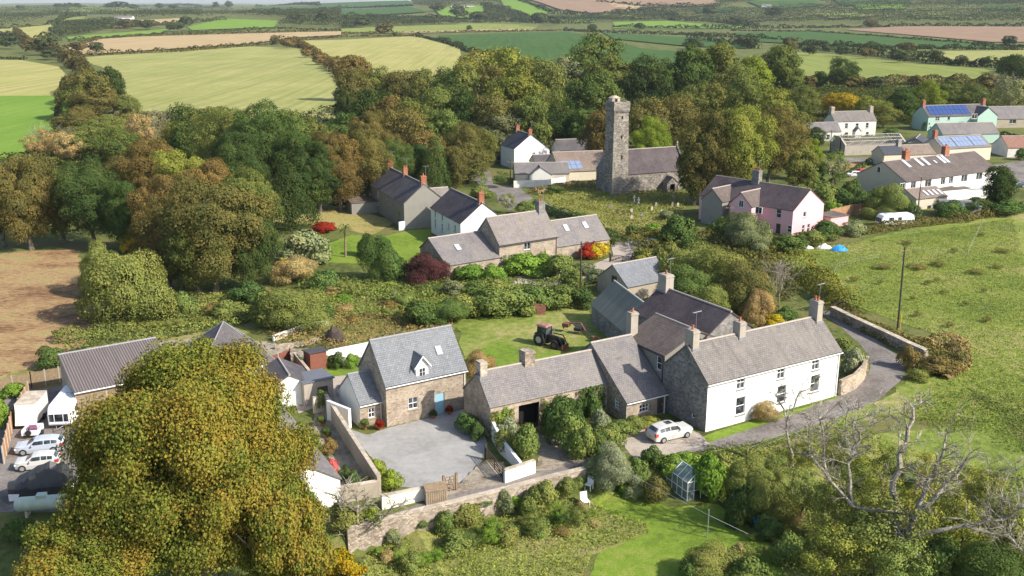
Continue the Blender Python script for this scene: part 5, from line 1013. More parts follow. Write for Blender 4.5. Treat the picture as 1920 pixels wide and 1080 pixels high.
# covered boat / car
r = thing('covered_boat', 'small boat or car wrapped in a loose black cover beside the gas tank', 'covered boat', P(20, 935), R(14)); rs = np.random.RandomState(3); m = MB(); rg = []
for i in range(11):
    x = i * .5; w = .95 * (.55 + .45 * math.sin(min(1, (i + 1.2) / 5) * 1.57)); h = 1.0 + .75 * math.sin(min(max(i - 1, 0) / 6, 1) * 1.57) - (.5 if i > 9 else 0)
    rg.append([(x, -w * 1.05, .25), (x + rs.normal() * .04, -w, .7 + rs.normal() * .05), (x, -w * .6, h * .85 + rs.normal() * .04), (x, 0, h + rs.normal() * .05), (x, w * .6, h * .85), (x, w, .7), (x, w * 1.05, .25)])
r.scale = (1.05, 1.1, 1.8); m.rings(rg, closed=False); m.build('black_cover', plain('black_tarpaulin', (.03, .03, .033), .4, .3, 2, .5), r); m = MB(); m.box(.1, -.9, .12, 5., .9, .45); m.build('hull', M['plastic_w'], r)
r = thing('gas_tank', 'pale green horizontal gas tank with a square valve cover', 'gas tank', P(30, 968), R(10)); m = MB(); rg = []
for x, q in ((0, .05), (.08, .45), (.3, .6), (.55, .64), (4.2, .64), (4.45, .6), (4.67, .45), (4.75, .05)): rg.append([(x, q * math.cos(k * math.pi / 8), 1.1 + q * math.sin(k * math.pi / 8)) for k in range(16)])
m.rings(rg); m.build('tank_body', plain('pale_green_paint', (.45, .52, .42), .5, .15, 1.5), r, smooth=True); m = MB(); m.box(1.9, -.35, 1.6, 2.7, .35, 1.95); m.build('valve_cover', plain('pale_green_paint', (.45, .52, .42)), r)
for x in (1., 3.7): m = MB(); m.box(x - .1, -.5, 0, x + .1, .5, .6); m.build('leg', M['conc'], r)
# tractor
TY = plain('tractor_tyre', (.035, .033, .03), .9); TB = plain('black_bodywork', (.025, .025, .025), .4, .3); TR = plain('faded_red_bodywork', (.17, .07, .045), .7, .45, 4)
r = thing('tractor', 'old black tractor with faded red cab roof and front loader in the paddock', 'tractor', P(1018, 645), R(-40)); 
def wheel(root, x, y, z, rad, wd, hub):
    m = MB(); s = 1 if y > 0 else -1; n = 20
    for q0, q1, rr0, rr1 in ((0, wd, rad, rad),): m.cyl((x, y, z), (x, y + s * wd, z), rad, n=n)
    for k in range(n): a = 2 * math.pi * k / n; m.box(x + (rad + .0) * math.cos(a) - .05, min(y, y + s * wd), z + rad * math.sin(a) - .05, x + rad * math.cos(a) + .05, max(y, y + s * wd), z + rad * math.sin(a) + .05)
    w = m.build('wheel', TY, root); m = MB(); m.cyl((x, y + s * wd, z), (x, y + s * (wd + .03), z), rad * .52, n=14); m.cyl((x, y + s * (wd + .03), z), (x, y + s * (wd + .06), z), rad * .2, n=10); m.build('rim', M['conc'] if hub else TR, w)
for y in (-.55, .55): wheel(r, 0, y, .85, .85, .42, 1); wheel(r, 2.45, y * 1.0, .58, .58, .3, 0)
m = MB(); m.hexa([(.9, -.38, .8), (3.1, -.34, .75), (3.1, .34, .75), (.9, .38, .8), (.9, -.36, 1.6), (3.05, -.28, 1.42), (3.05, .28, 1.42), (.9, .36, 1.6)]); m.box(-.5, -.45, .5, 1.2, .45, 1.15); m.build('engine_cover', TB, r)
m = MB(); m.hexa([(1.4, -.2, 1.56), (3.0, -.18, 1.43), (3.0, .18, 1.43), (1.4, .2, 1.56), (1.4, -.2, 1.62), (3.0, -.18, 1.49), (3.0, .18, 1.49), (1.4, .2, 1.62)]); m.build('bonnet_stripe', TR, r)
m = MB(); [m.cyl((x, y, 1.15), (x * .9, y * .9, 2.62), .05, n=6) for x in (-.45, 1.0) for y in (-.7, .7)]; m.box(-.55, -.75, 1.13, 1.05, .75, 1.2); m.build('cab_frame', TB, r)
m = MB(); m.hexa([(-.42, -.66, 1.2), (.97, -.66, 1.2), (.97, .66, 1.2), (-.42, .66, 1.2), (-.38, -.6, 2.55), (.87, -.6, 2.55), (.87, .6, 2.55), (-.38, .6, 2.55)]); m.build('cab_glass', M['glass'], r)
m = MB(); m.hexa([(-.6, -.75, 2.6), (1.05, -.75, 2.6), (1.05, .75, 2.6), (-.6, .75, 2.6), (-.5, -.62, 2.82), (.95, -.62, 2.82), (.95, .62, 2.82), (-.5, .62, 2.82)]); m.build('cab_roof', plain('faded_orange_roof', (.27, .15, .11), .75, .4, 3), r)
for s in (-1, 1): m = MB(); m.hexa([(-.8, min(s * .55, s * 1.0), 1.55), (.75, min(s * .55, s * 1.0), 1.55), (.75, max(s * .55, s * 1.0), 1.55), (-.8, max(s * .55, s * 1.0), 1.55), (-.5, min(s * .55, s * 1.0), 1.78), (.45, min(s * .55, s * 1.0), 1.78), (.45, max(s * .55, s * 1.0), 1.78), (-.5, max(s * .55, s * 1.0), 1.78)]); m.build('mudguard', TB, r)
m = MB()
for y in (-.5, .5): m.cyl((1.3, y, 1.7), (2.9, y, 1.75), .08, n=6); m.cyl((2.9, y, 1.75), (3.7, y, .55), .08, n=6)
m.cyl((3.6, -.6, .5), (3.6, .6, .5), .07, n=6); m.build('loader_arms', TB, r); m = MB(); m.box(3.55, -.7, .1, 3.7, .7, .75); [m.box(3.7, -.65 + k * .32, .1, 4.4, -.6 + k * .32, .16) for k in range(5)]; m.build('loader_fork', TR, r); m = MB(); m.cyl((1.5, .42, 1.5), (1.5, .42, 2.5), .05, n=6); m.build('exhaust', M['steel'], r)
def implement(label, px, py, ang, name, s=1.):
    r = thing(name, label, 'farm implement', P(px, py), R(ang)); r.scale = (s,) * 3; m = MB(); m.cyl((0, 0, 1.2), (2.2, .1, 1.5), .12, n=6); m.cyl((2.2, .1, 1.5), (3.0, 0, .4), .12, n=6); m.cyl((0, 0, 1.2), (-.5, .5, .3), .1, n=6); m.box(-.3, -.5, .8, .6, .5, 1.3); m.build('frame', TR, r); m = MB(); [m.cyl((1.6 + .25 * i, -.6, .2), (1.5 + .25 * i, .5, .9), .05, n=5) for i in range(7)]; m.box(1.4, -.5, .5, 2.4, .5, .9); m.build('tines', TB, r); return r
implement('rusty red farm implement lying right of the tractor', 1060, 622, -25, 'farm_implement'); implement('small broken red implement in the grass by the old stone barn', 1112, 640, -60, 'farm_implement', .55)
r = thing('rusty_sheet', 'leaning rust red corrugated sheets at the back of the paddock', 'metal sheet', P(1010, 590), R(-5)); m = MB(); m.hexa([(-1, 0, 0), (.9, 0, 0), (.9, .06, 0), (-1, .06, 0), (-.8, .6, 1.5), (1.1, .6, 1.4), (1.1, .66, 1.4), (-.8, .66, 1.5)]); m.build('sheet', TR, r); m = MB(); m.hexa([(-2, -.2, 0), (-1.3, -.2, 0), (-1.3, -.14, 0), (-2, -.14, 0), (-1.9, .2, .9), (-1.2, .2, 1.), (-1.2, .26, 1.), (-1.9, .26, .9)]); m.build('sheet', M['fence'], r)
# greenhouse
g0 = P(1288, 940); r = thing('greenhouse', 'small aluminium framed glass greenhouse on the lower lawn', 'greenhouse', g0, R(52)); r.rotation_euler = (0, 0, R(26)); Wg, Lg, hg, rg_ = 2.3, 4.2, 1.9, 2.8; m = MB()
for y in [Lg * i / 5 for i in range(6)]:
    for x in (0, Wg): m.cyl((x, y, 0), (x, y, hg), .035, n=4)
    m.cyl((0, y, hg), (Wg / 2, y, rg_), .035, n=4); m.cyl((Wg, y, hg), (Wg / 2, y, rg_), .035, n=4)
for x, z in ((0, hg), (Wg, hg), (Wg / 2, rg_), (0, .05), (Wg, .05), (0, hg / 2), (Wg, hg / 2)): m.cyl((x, 0, z), (x, Lg, z), .04, n=4)
for x in (Wg * .33, Wg * .67): m.cyl((x, 0, 0), (x, 0, 2.3), .035, n=4)
m.cyl((0, 0, hg / 2), (Wg, 0, hg / 2), .03, n=4); m.cyl((0, 0, hg), (Wg, 0, hg), .03, n=4); m.build('frame', M['frame'], r)
t = NT('greenhouse_glass', .08, .8); gm = t.n('ShaderNodeMixShader'); tr = t.n('ShaderNodeBsdfTransparent'); tr.inputs[0].default_value = (.8, .9, .85, 1); gm.inputs[0].default_value = .38; t.col((.5, .56, .55)); t.l(tr.outputs[0], gm.inputs[1]); t.l(t.b.outputs[0], gm.inputs[2]); t.l(gm.outputs[0], t.t.nodes['Material Output'].inputs[0]); GG = t.m
m = MB(); m.face([(0, 0, hg), (0, Lg, hg), (Wg / 2, Lg, rg_), (Wg / 2, 0, rg_)]); m.face([(Wg, 0, hg), (Wg, Lg, hg), (Wg / 2, Lg, rg_), (Wg / 2, 0, rg_)]); m.build('roof_glass', GG, r)
m = MB(); m.face([(0, 0, 0), (0, Lg, 0), (0, Lg, hg), (0, 0, hg)]); m.face([(Wg, 0, 0), (Wg, Lg, 0), (Wg, Lg, hg), (Wg, 0, hg)]); m.face([(0, Lg, 0), (Wg, Lg, 0), (Wg, Lg, hg), (Wg / 2, Lg, rg_), (0, Lg, hg)]); m.face([(0, 0, 0), (Wg * .33, 0, 0), (Wg * .33, 0, 2.1), (0, 0, hg)]); m.build('wall_glass', GG, r)
m = MB(); m.box(.3, .6, .7, .8, 3.8, .76); m.build('staging', M['wood'], r)
# small things
def chair(label, px, py, ang, s=1., mat='steel', name='garden_chair'):
    r = thing(name, label, 'chair', P(px, py), R(ang)); r.scale = (s,) * 3; m = MB(); m.box(-.25, -.25, .42, .25, .25, .47); m.build('seat', M[mat], r); m = MB(); m.hexa([(-.25, .23, .47), (.25, .23, .47), (.25, .27, .47), (-.25, .27, .47), (-.25, .33, .95), (.25, .33, .95), (.25, .37, .95), (-.25, .37, .95)]); m.build('backrest', M[mat], r)
    for x in (-.22, .22):
        for y in (-.22, .22): m = MB(); m.cyl((x, y, 0), (x, y, .42), .03, n=5); m.build('leg', M[mat], r)
chair('pale garden chair at the top of the lower lawn beside the shrubs', 1104, 918, -30, 1.3, 'frame'); chair('white armchair leaning in the long grass beside the lower lawn', 1097, 950, 20, 1.4, 'plastic_w'); chair('dark chair on the cottage patio', 637, 742, 40, 1.1, 'conc')
r = thing('patio_table', 'grey rectangular patio table beside the cottage annex', 'table', P(640, 738), R(31)); m = MB(); m.box(-.2, 0, .7, 1.6, .9, .76); m.build('table_top', M['wood'], r)
for x, y in ((0, .1), (1.4, .1), (0, .8), (1.4, .8)): m = MB(); m.cyl((x, y, 0), (x, y, .7), .04, n=5); m.build('leg', M['wood'], r)
m = MB(); m.cyl((0, 0, .15), (2.2, 1.2, .35), .45, .45, 14); o = m.build('concrete_mixer_drum', M['red']); o.location = P(333, 668); tag(o, 'dull red drum lying behind the corrugated barn', 'drum')
r = thing('oil_tank', 'turquoise-lidded grey oil tank inside the brown fence', 'tank', P(528, 712), R(25)); m = MB(); m.box(0, 0, .1, 1.3, .9, 1.3); m.build('tank_body', M['paler'], r); m = MB(); m.hexa([(-.05, -.05, 1.3), (1.35, -.05, 1.3), (1.35, .95, 1.3), (-.05, .95, 1.3), (.1, .1, 1.6), (1.2, .1, 1.6), (1.2, .8, 1.6), (.1, .8, 1.6)]); m.build('lid', plain('turquoise_lid', (.12, .42, .42), .6), r)
m = MB(); m.cyl((0, 0, 0), (0, 0, .7), .3, .36, 14); m.cyl((.0, 0, .7), (0, 0, .74), .4, .4, 14); o = m.build('blue_tub', plain('bright_blue_plastic', (.01, .2, .65), .4, .1)); o.location = P(1425, 992); o.scale = (1.6, 1.6, 1.2); tag(o, 'bright blue plastic tub at the right edge of the lower lawn', 'tub')
def heap(label, px, py, w, d, h, mat, name, cat, seed=1):
    rs = np.random.RandomState(seed); m = MB(); rg = []
    for i in range(8):
        x = -w / 2 + w * i / 7; k = math.sin(math.pi * (i + .5) / 8); rg.append([(x, -d / 2 * k, 0), (x, -d / 3 * k, h * .7 * k * rs.uniform(.7, 1.1)), (x, 0, h * k * rs.uniform(.8, 1.1)), (x, d / 3 * k, h * .7 * k * rs.uniform(.7, 1.2)), (x, d / 2 * k, 0)])
    m.rings(rg, closed=False); o = m.build(name, mat); o.location = P(px, py); tag(o, label, cat); return o
heap('crumpled bright blue tarpaulin on the pasture edge right of the pink house', 1573, 470, 3.2, 1.8, 1.1, plain('blue_tarpaulin', (.02, .25, .7), .5, .3), 'tarpaulin', 'tarpaulin', 2)
heap('white upturned bath shape below the pink house', 1513, 466, 2.4, 1., .7, M['plastic_w'], 'white_heap', 'heap', 3); heap('second white bundle just left of the blue tarpaulin', 1545, 466, 2.8, 1.2, .9, M['plastic_w'], 'white_heap', 'heap', 4); heap('white rubble heap on the verge left of the dark round shrub', 1434, 466, 3, 1.6, 1.1, M['coping'], 'rubble_heap', 'heap', 5)
heap('orange timber and scrap heap left of the pink and grey house', 1352, 405, 5, 2.4, 1.2, M['fence'], 'timber_heap', 'heap', 6); heap('dark pile of rubble and brush on the rough bank behind the cottage garden', 628, 640, 3, 2.2, 2.4, M['darkwood'], 'brush_pile', 'heap', 7)
for lab, x, y, c, s in [('terracotta pot of red flowers at the annex corner of the cottage', 712, 805, 'red', .5), ('terracotta pot of green leaves at the annex window', 684, 804, 'mid', .5), ('dark pot of flowers left of the pale blue door', 813, 784, 'dark', .4), ('dark pot of flowers right of the pale blue door', 843, 776, 'red', .4), ('pot plant inside the walled terrace near its top', 603, 798, 'mid', .5), ('second pot plant inside the walled terrace', 612, 820, 'green', .5)]:
    r = thing('flower_pot', lab, 'flower pot', P(x, y)); m = MB(); m.cyl((0, 0, 0), (0, 0, .4), .2, .28, 10); m.build('pot', M['pot'], r); f = link('flowers', CROWN['bush'][0], r); f.location = (0, 0, .3); f.scale = (s * 2.2, s * 2.2, s * 2); f.color = COL[c]
COL['syca'] = (.17, .19, .042, .5)
# ---------------------------------------------------------------- woodland and garden trees (pixel x, top, base, width, colour, kind)
TREES = [
 # far side of the wood, behind the church
 (905, 88, 205, 130, 'gold', 'oak'), (960, 90, 210, 120, 'gold', 'oak'), (1105, 62, 215, 125, 'mid', 'oak'), (1060, 100, 220, 90, 'grey', 'open'), (1010, 105, 225, 110, 'olive', 'oak'), (1145, 100, 225, 110, 'olive', 'oak'),
 (1212, 100, 230, 90, 'dark', 'oak'), (1245, 105, 225, 80, 'green', 'oak'), (1292, 78, 225, 90, 'green', 'oak'), (1345, 66, 215, 78, 'olive', 'tall'), (1412, 102, 210, 70, 'lime', 'oak'), (1460, 80, 200, 90, 'mid', 'tall'), (1382, 118, 225, 90, 'olive', 'oak'), (1500, 160, 230, 70, 'olive', 'oak'),
 (845, 128, 235, 90, 'green', 'oak'), (880, 115, 235, 95, 'olive', 'oak'), (925, 118, 250, 80, 'brown', 'oak'), (970, 125, 255, 110, 'gold', 'oak'), (1080, 150, 260, 95, 'dark', 'oak'), (1120, 135, 262, 105, 'mid', 'oak'), (1030, 165, 270, 95, 'olive', 'oak'),
 (800, 125, 225, 90, 'olive', 'oak'), (755, 128, 225, 85, 'brown', 'oak'), (712, 125, 215, 90, 'olive', 'oak'), (668, 95, 190, 62, 'russet', 'oak'), (665, 130, 230, 80, 'brown', 'oak'), (650, 165, 235, 50, 'dark', 'oak'), (880, 160, 290, 85, 'dark', 'oak'), (920, 172, 295, 100, 'brown', 'oak'), (990, 170, 300, 75, 'mid', 'tall'),
 (1048, 185, 285, 80, 'dark', 'oak'), (1095, 200, 290, 60, 'green', 'oak'), (1130, 190, 320, 85, 'russet', 'oak'), (1215, 178, 290, 105, 'brown', 'oak'), (1265, 175, 285, 80, 'brown', 'oak'), (1290, 160, 250, 80, 'olive', 'oak'), (1330, 150, 250, 80, 'olive', 'oak'), (1390, 148, 260, 85, 'mid', 'oak'), (1440, 160, 260, 85, 'gold', 'oak'), (1470, 195, 290, 80, 'olive', 'oak'),
 (1218, 218, 335, 82, 'lime', 'oak'), (1325, 192, 385, 110, 'brown', 'oak'), (1378, 190, 382, 140, 'gold', 'oak'), (1440, 200, 345, 115, 'brown', 'oak'), (1480, 215, 335, 75, 'brown', 'oak'), (1300, 250, 385, 60, 'dark', 'oak'),
 (1517, 256, 338, 40, 'lime', 'tall'), (1560, 280, 345, 60, 'mid', 'open'), (1500, 270, 370, 60, 'olive', 'oak'),
 # middle of the wood
 (820, 165, 280, 100, 'olive', 'oak'), (780, 185, 290, 80, 'olive', 'oak'), (740, 175, 285, 90, 'russet', 'oak'), (700, 160, 280, 85, 'dark', 'oak'), (655, 210, 300, 90, 'green', 'oak'), (620, 235, 330, 90, 'mid', 'oak'), (590, 220, 320, 80, 'olive', 'oak'),
 (830, 200, 320, 80, 'mid', 'oak'), (870, 225, 335, 80, 'brown', 'oak'), (760, 200, 320, 100, 'brown', 'oak'), (800, 235, 345, 75, 'russet', 'oak'), (690, 195, 335, 80, 'brown', 'oak'), (725, 240, 350, 85, 'brown', 'oak'), (940, 210, 300, 90, 'grey', 'oak'), (880, 265, 345, 75, 'brown', 'oak'), (905, 240, 320, 60, 'olive', 'oak'),
 (640, 235, 395, 95, 'russet', 'oak'), (690, 235, 385, 105, 'brown', 'oak'), (745, 262, 360, 80, 'green', 'oak'), (818, 262, 362, 60, 'green', 'cone'), (785, 262, 355, 55, 'dark', 'oak'), (855, 270, 362, 50, 'brown', 'oak'), (700, 275, 365, 70, 'green', 'oak'),
 (430, 195, 345, 120, 'olive', 'oak'), (500, 192, 360, 140, 'green', 'oak'), (365, 195, 320, 100, 'green', 'oak'), (555, 230, 390, 105, 'green', 'oak'), (540, 200, 330, 100, 'mid', 'oak'), (600, 250, 400, 90, 'dark', 'oak'), (460, 240, 400, 120, 'dark', 'oak'),
 (545, 312, 432, 90, 'dark', 'cone'), (580, 300, 400, 70, 'green', 'oak'),
 (290, 255, 415, 120, 'russet', 'oak'), (350, 265, 440, 110, 'gold', 'oak'), (245, 275, 415, 85, 'brown', 'oak'), (400, 285, 460, 110, 'russet', 'oak'), (320, 310, 480, 110, 'russet', 'oak'), (470, 300, 480, 110, 'olive', 'oak'),
 (60, 278, 468, 122, 'brown', 'oak'), (10, 300, 462, 70, 'dark', 'oak'), (180, 288, 465, 130, 'dark', 'oak'), (120, 310, 455, 70, 'olive', 'oak'), (235, 325, 472, 80, 'green', 'oak'), (405, 322, 548, 225, 'brown', 'oak'), (320, 380, 540, 110, 'russet', 'oak'), (470, 370, 545, 110, 'dark', 'oak'), (375, 400, 560, 120, 'olive', 'oak'),
 (155, 195, 250, 60, 'brown', 'oak'), (175, 128, 225, 95, 'brown', 'oak'), (215, 122, 215, 50, 'dark', 'oak'), (240, 175, 225, 60, 'olive', 'oak'), (150, 150, 225, 70, 'olive', 'oak'), (185, 165, 230, 90, 'brown', 'oak'), (140, 210, 250, 90, 'brown', 'oak'), (200, 215, 265, 90, 'olive', 'oak'), (160, 235, 300, 90, 'olive', 'oak'), (225, 235, 310, 90, 'mid', 'oak'),
 (78, 240, 300, 60, 'tan', 'open'), (270, 210, 290, 70, 'tan', 'open'), (330, 225, 290, 50, 'gold', 'oak'), (130, 245, 310, 60, 'tan', 'open'),
 # right edge
 (1578, 108, 168, 62, 'dark', 'oak'), (1535, 132, 168, 32, 'dark', 'tall'), (1575, 172, 228, 75, 'yellow', 'oak'), (1620, 180, 232, 75, 'gold', 'oak'), (1735, 148, 218, 62, 'lime', 'oak'), (1690, 165, 225, 65, 'green', 'oak'), (1820, 155, 215, 62, 'mid', 'oak'), (1890, 140, 215, 70, 'grey', 'open'), (1905, 100, 160, 70, 'dark', 'oak'), (1780, 150, 200, 60, 'olive', 'oak'),
 (1870, 308, 398, 62, 'dark', 'tall'), (1525, 238, 280, 50, 'dark', 'oak'), (1655, 190, 240, 60, 'olive', 'oak')]
for t_ in TREES: tree(*t_)
BUSH = [
 (240, 440, 600, 165, 'olive', 'fine'), (195, 445, 555, 85, 'olive', 'fine'), (275, 470, 590, 90, 'olive', 'fine'), (345, 545, 600, 60, 'mid', 'bush'), (350, 485, 545, 30, 'grey', 'bush'), (255, 420, 470, 50, 'yellow', 'bush'),
 (555, 525, 612, 130, 'olive', 'fine'), (500, 545, 612, 60, 'mid', 'bush'), (552, 472, 530, 85, 'tan', 'fine'), (610, 500, 550, 60, 'green', 'bush'), (470, 520, 570, 70, 'dark', 'bush'), (425, 560, 600, 50, 'olive', 'bush'),
 (575, 425, 490, 90, 'grey', 'bush'), (560, 430, 480, 50, 'olive', 'bush'), (612, 413, 434, 44, 'red', 'bush'), (600, 416, 436, 34, 'red', 'bush'), (540, 480, 520, 50, 'yellow', 'bush'),
 (710, 418, 528, 78, 'green', 'fine'), (690, 430, 480, 40, 'dark', 'bush'), (735, 470, 530, 50, 'green', 'bush'), (763, 380, 422, 32, 'bright', 'bush'), (802, 465, 532, 82, 'purple', 'fine'), (820, 498, 520, 40, 'olive', 'bush'),
 (885, 495, 525, 60, 'bright', 'bush'), (865, 497, 522, 45, 'green', 'bush'), (925, 492, 530, 50, 'bright', 'bush'), (980, 470, 515, 80, 'bright', 'bush'), (1018, 472, 505, 40, 'bright', 'bush'), (1050, 470, 525, 60, 'mid', 'bush'), (1075, 500, 548, 50, 'olive', 'bush'), (1030, 500, 520, 24, 'dark', 'bush'),
 (1100, 458, 486, 34, 'red', 'bush'), (1122, 452, 484, 40, 'yellow', 'bush'), (1095, 488, 515, 45, 'grey', 'bush'), (1120, 500, 530, 50, 'grey', 'bush'),
 (840, 555, 605, 80, 'green', 'fine'), (790, 560, 610, 70, 'green', 'bush'), (800, 590, 612, 30, 'green', 'bush'), (870, 545, 595, 70, 'olive', 'bush'), (915, 535, 590, 80, 'mid', 'bush'), (960, 535, 588, 80, 'mid', 'bush'), (1005, 530, 580, 80, 'mid', 'bush'), (1050, 528, 575, 75, 'mid', 'bush'), (890, 525, 560, 60, 'mid', 'bush'), (1090, 535, 575, 50, 'dark', 'bush'), (850, 520, 560, 50, 'grey', 'bush'), (930, 520, 550, 60, 'olive', 'bush'),
 # right of the farm
 (1300, 440, 545, 120, 'olive', 'fine'), (1350, 445, 560, 120, 'olive', 'fine'), (1290, 490, 580, 110, 'green', 'fine'), (1400, 470, 590, 110, 'brown', 'fine'), (1330, 520, 600, 80, 'olive', 'fine'), (1250, 445, 520, 60, 'olive', 'bush'), (1270, 395, 462, 70, 'green', 'bush'), (1290, 440, 480, 60, 'dark', 'bush'), (1400, 395, 470, 90, 'grey', 'fine'), (1420, 530, 610, 60, 'tan', 'fine'), (1212, 470, 502, 50, 'gold', 'bush'), (1250, 430, 458, 40, 'olive', 'bush'), (1010, 372, 392, 30, 'mid', 'bush'), (1040, 345, 362, 34, 'green', 'bush'), (940, 320, 352, 34, 'green', 'open'), (950, 360, 400, 40, 'grey', 'open'), (985, 375, 402, 36, 'mid', 'bush'), (900, 345, 372, 40, 'mid', 'bush'), (1190, 420, 440, 40, 'green', 'bush'), (1225, 415, 440, 34, 'bright', 'bush'), (1160, 425, 445, 26, 'tan', 'open'), (1250, 392, 412, 30, 'grey', 'bush'), (1195, 322, 340, 30, 'mid', 'bush'),
 (1472, 433, 472, 66, 'green', 'bush'), (1550, 412, 448, 60, 'green', 'bush'), (1518, 428, 462, 60, 'olive', 'bush'), (1600, 410, 440, 50, 'grey', 'bush'), (1450, 408, 430, 16, 'green', 'bush'),
 (1570, 350, 385, 60, 'green', 'bush'), (1540, 335, 390, 60, 'mid', 'bush'), (1595, 330, 380, 40, 'green', 'bush'), (1500, 340, 380, 50, 'olive', 'bush'), (1660, 340, 408, 80, 'olive', 'fine'), (1700, 372, 412, 50, 'green', 'bush'), (1560, 375, 400, 40, 'bright', 'bush'), (1615, 350, 395, 40, 'green', 'bush'), (1530, 300, 340, 30, 'dark', 'bush'), (1522, 315, 345, 40, 'green', 'bush'),
 (1780, 372, 405, 60, 'green', 'bush'), (1830, 365, 402, 60, 'dark', 'bush'), (1880, 372, 402, 70, 'green', 'bush'), (1915, 275, 300, 26, 'green', 'bush'), (1615, 232, 262, 0.1, 'green', 'bush'), (1672, 238, 252, 30, 'green', 'bush'),
 # farm gardens
 (1385, 385, 455, 60, 'green', 'fine'), (1352, 405, 450, 44, 'mid', 'bush'), (1425, 415, 465, 44, 'grey', 'bush'), (1372, 360, 400, 26, 'olive', 'bush'),
 (1598, 645, 700, 52, 'silver', 'bush'), (1578, 632, 665, 50, 'olive', 'bush'), (1430, 745, 786, 52, 'tan', 'fine'), (940, 755, 815, 46, 'bright', 'bush'), (955, 775, 830, 50, 'silver', 'bush'), (985, 792, 862, 54, 'mid', 'bush'), (945, 800, 850, 44, 'olive', 'bush'), (875, 768, 812, 40, 'green', 'bush'), (895, 785, 822, 30, 'dark', 'bush'),
 (1050, 742, 832, 66, 'green', 'bush'), (1070, 765, 850, 60, 'mid', 'bush'), (1030, 752, 812, 40, 'olive', 'bush'), (1110, 725, 785, 40, 'green', 'bush'), (1125, 765, 812, 40, 'silver', 'bush'), (1095, 790, 862, 50, 'mid', 'bush'), (1140, 790, 838, 56, 'olive', 'bush'), (1165, 785, 815, 60, 'mid', 'bush'), (1190, 780, 806, 50, 'olive', 'bush'), (1120, 800, 855, 46, 'green', 'bush'), (1075, 740, 790, 36, 'green', 'bush'), (1215, 778, 798, 40, 'gold', 'bush'),
 (1150, 825, 915, 82, 'silver', 'fine'), (1125, 845, 900, 50, 'grey', 'bush'), (1195, 850, 912, 46, 'mid', 'bush'), (1225, 830, 872, 40, 'green', 'bush'), (1322, 845, 932, 62, 'bright', 'bush'), (1345, 860, 935, 46, 'bright', 'bush'), (1290, 842, 885, 50, 'bright', 'bush'), (1260, 845, 890, 60, 'bright', 'bush'), (1225, 890, 942, 50, 'brown', 'bush'), (1190, 905, 935, 40, 'grey', 'bush'), (1170, 905, 925, 24, 'bright', 'bush'),
 (875, 935, 980, 70, 'olive', 'bush'), (945, 915, 965, 36, 'grey', 'bush'), (1020, 895, 960, 60, 'olive', 'bush'), (990, 925, 970, 40, 'mid', 'bush'), (705, 855, 895, 36, 'lime', 'bush'), (732, 878, 918, 42, 'lime', 'bush'), (700, 945, 985, 30, 'lime', 'bush'), (645, 940, 990, 70, 'olive', 'bush'),
 (635, 655, 690, 34, 'dark', 'bush'), (614, 665, 688, 22, 'gold', 'bush'), (660, 660, 688, 26, 'bright', 'bush'), (605, 725, 770, 32, 'mid', 'bush'), (630, 755, 775, 24, 'red', 'bush'), (620, 820, 850, 30, 'russet', 'bush'), (625, 855, 900, 22, 'pink', 'bush'), (648, 870, 905, 30, 'dark', 'bush'), (688, 890, 915, 24, 'yellow', 'bush'), (665, 880, 918, 26, 'green', 'bush'),
 (900, 650, 700, 56, 'tan', 'fine'), (28, 715, 745, 50, 'bright', 'bush'), (5, 735, 800, 30, 'bright', 'bush'), (40, 970, 1010, 60, 'green', 'bush'), (285, 640, 665, 30, 'green', 'bush'), (95, 645, 690, 60, 'green', 'bush'),
 (1350, 840, 900, 70, 'olive', 'bush'), (1400, 850, 940, 90, 'olive', 'fine'), (1440, 880, 980, 90, 'olive', 'fine'), (1390, 900, 980, 70, 'dark', 'bush'), (1335, 1020, 1085, 110, 'olive', 'fine'), (1400, 1040, 1100, 80, 'mid', 'bush'), (1300, 1040, 1090, 60, 'green', 'bush'), (1440, 960, 1010, 50, 'green', 'bush'), (1480, 990, 1050, 60, 'mid', 'bush'), (1860, 1000, 1100, 130, 'green', 'fine'), (1760, 1000, 1080, 80, 'green', 'bush'), (1900, 960, 1060, 90, 'olive', 'bush'),
 (1700, 640, 690, 40, 'russet', 'bush'), (1755, 665, 700, 66, 'russet', 'bush'), (1720, 690, 712, 40, 'olive', 'bush'), (1450, 585, 610, 50, 'yellow', 'bush'), (1475, 570, 605, 50, 'green', 'bush'),
 (430, 945, 1000, 50, 'green', 'bush')]
for t_ in BUSH:
    if t_[3] > 1: bush(*t_)
for i in range(46):
    rr = random.Random(900 + i); u_ = rr.random(); x = 210 + u_ * 640; yb = 628 - u_ * 30 - rr.random() * 58
    bush(x, yb - rr.uniform(10, 26), yb, rr.uniform(20, 46), rr.choice(['mid', 'olive', 'tan', 'bright', 'green', 'gold', 'olive', 'russet', 'grey']), rr.choice(['bush', 'bush', 'open']))
for i in range(30):
    rr = random.Random(1900 + i); u_ = rr.random(); x = 1360 + u_ * 540; yb = 900 + rr.random() * 160
    bush(x, yb - rr.uniform(14, 34), yb, rr.uniform(24, 52), rr.choice(['mid', 'olive', 'gold', 'bright', 'olive', 'tan']), rr.choice(['bush', 'open', 'open']))
for i in range(16):
    rr = random.Random(3900 + i); u_ = rr.random(); x = 770 + u_ * 330; yb = 1075 - u_ * 80 - rr.random() * 30
    bush(x, yb - rr.uniform(18, 40), yb, rr.uniform(34, 66), rr.choice(['mid', 'olive', 'bright', 'green', 'olive']), rr.choice(['bush', 'open']))
for x, yt, yb, w, c in [(790, 972, 1000, 30, 'green'), (835, 950, 985, 34, 'mid'), (905, 935, 968, 34, 'green'), (1065, 895, 930, 40, 'olive'), (965, 925, 955, 26, 'bright'), (735, 985, 1020, 34, 'grey'), (1085, 890, 915, 30, 'mid')]: bush(x, yt, yb, w, c)
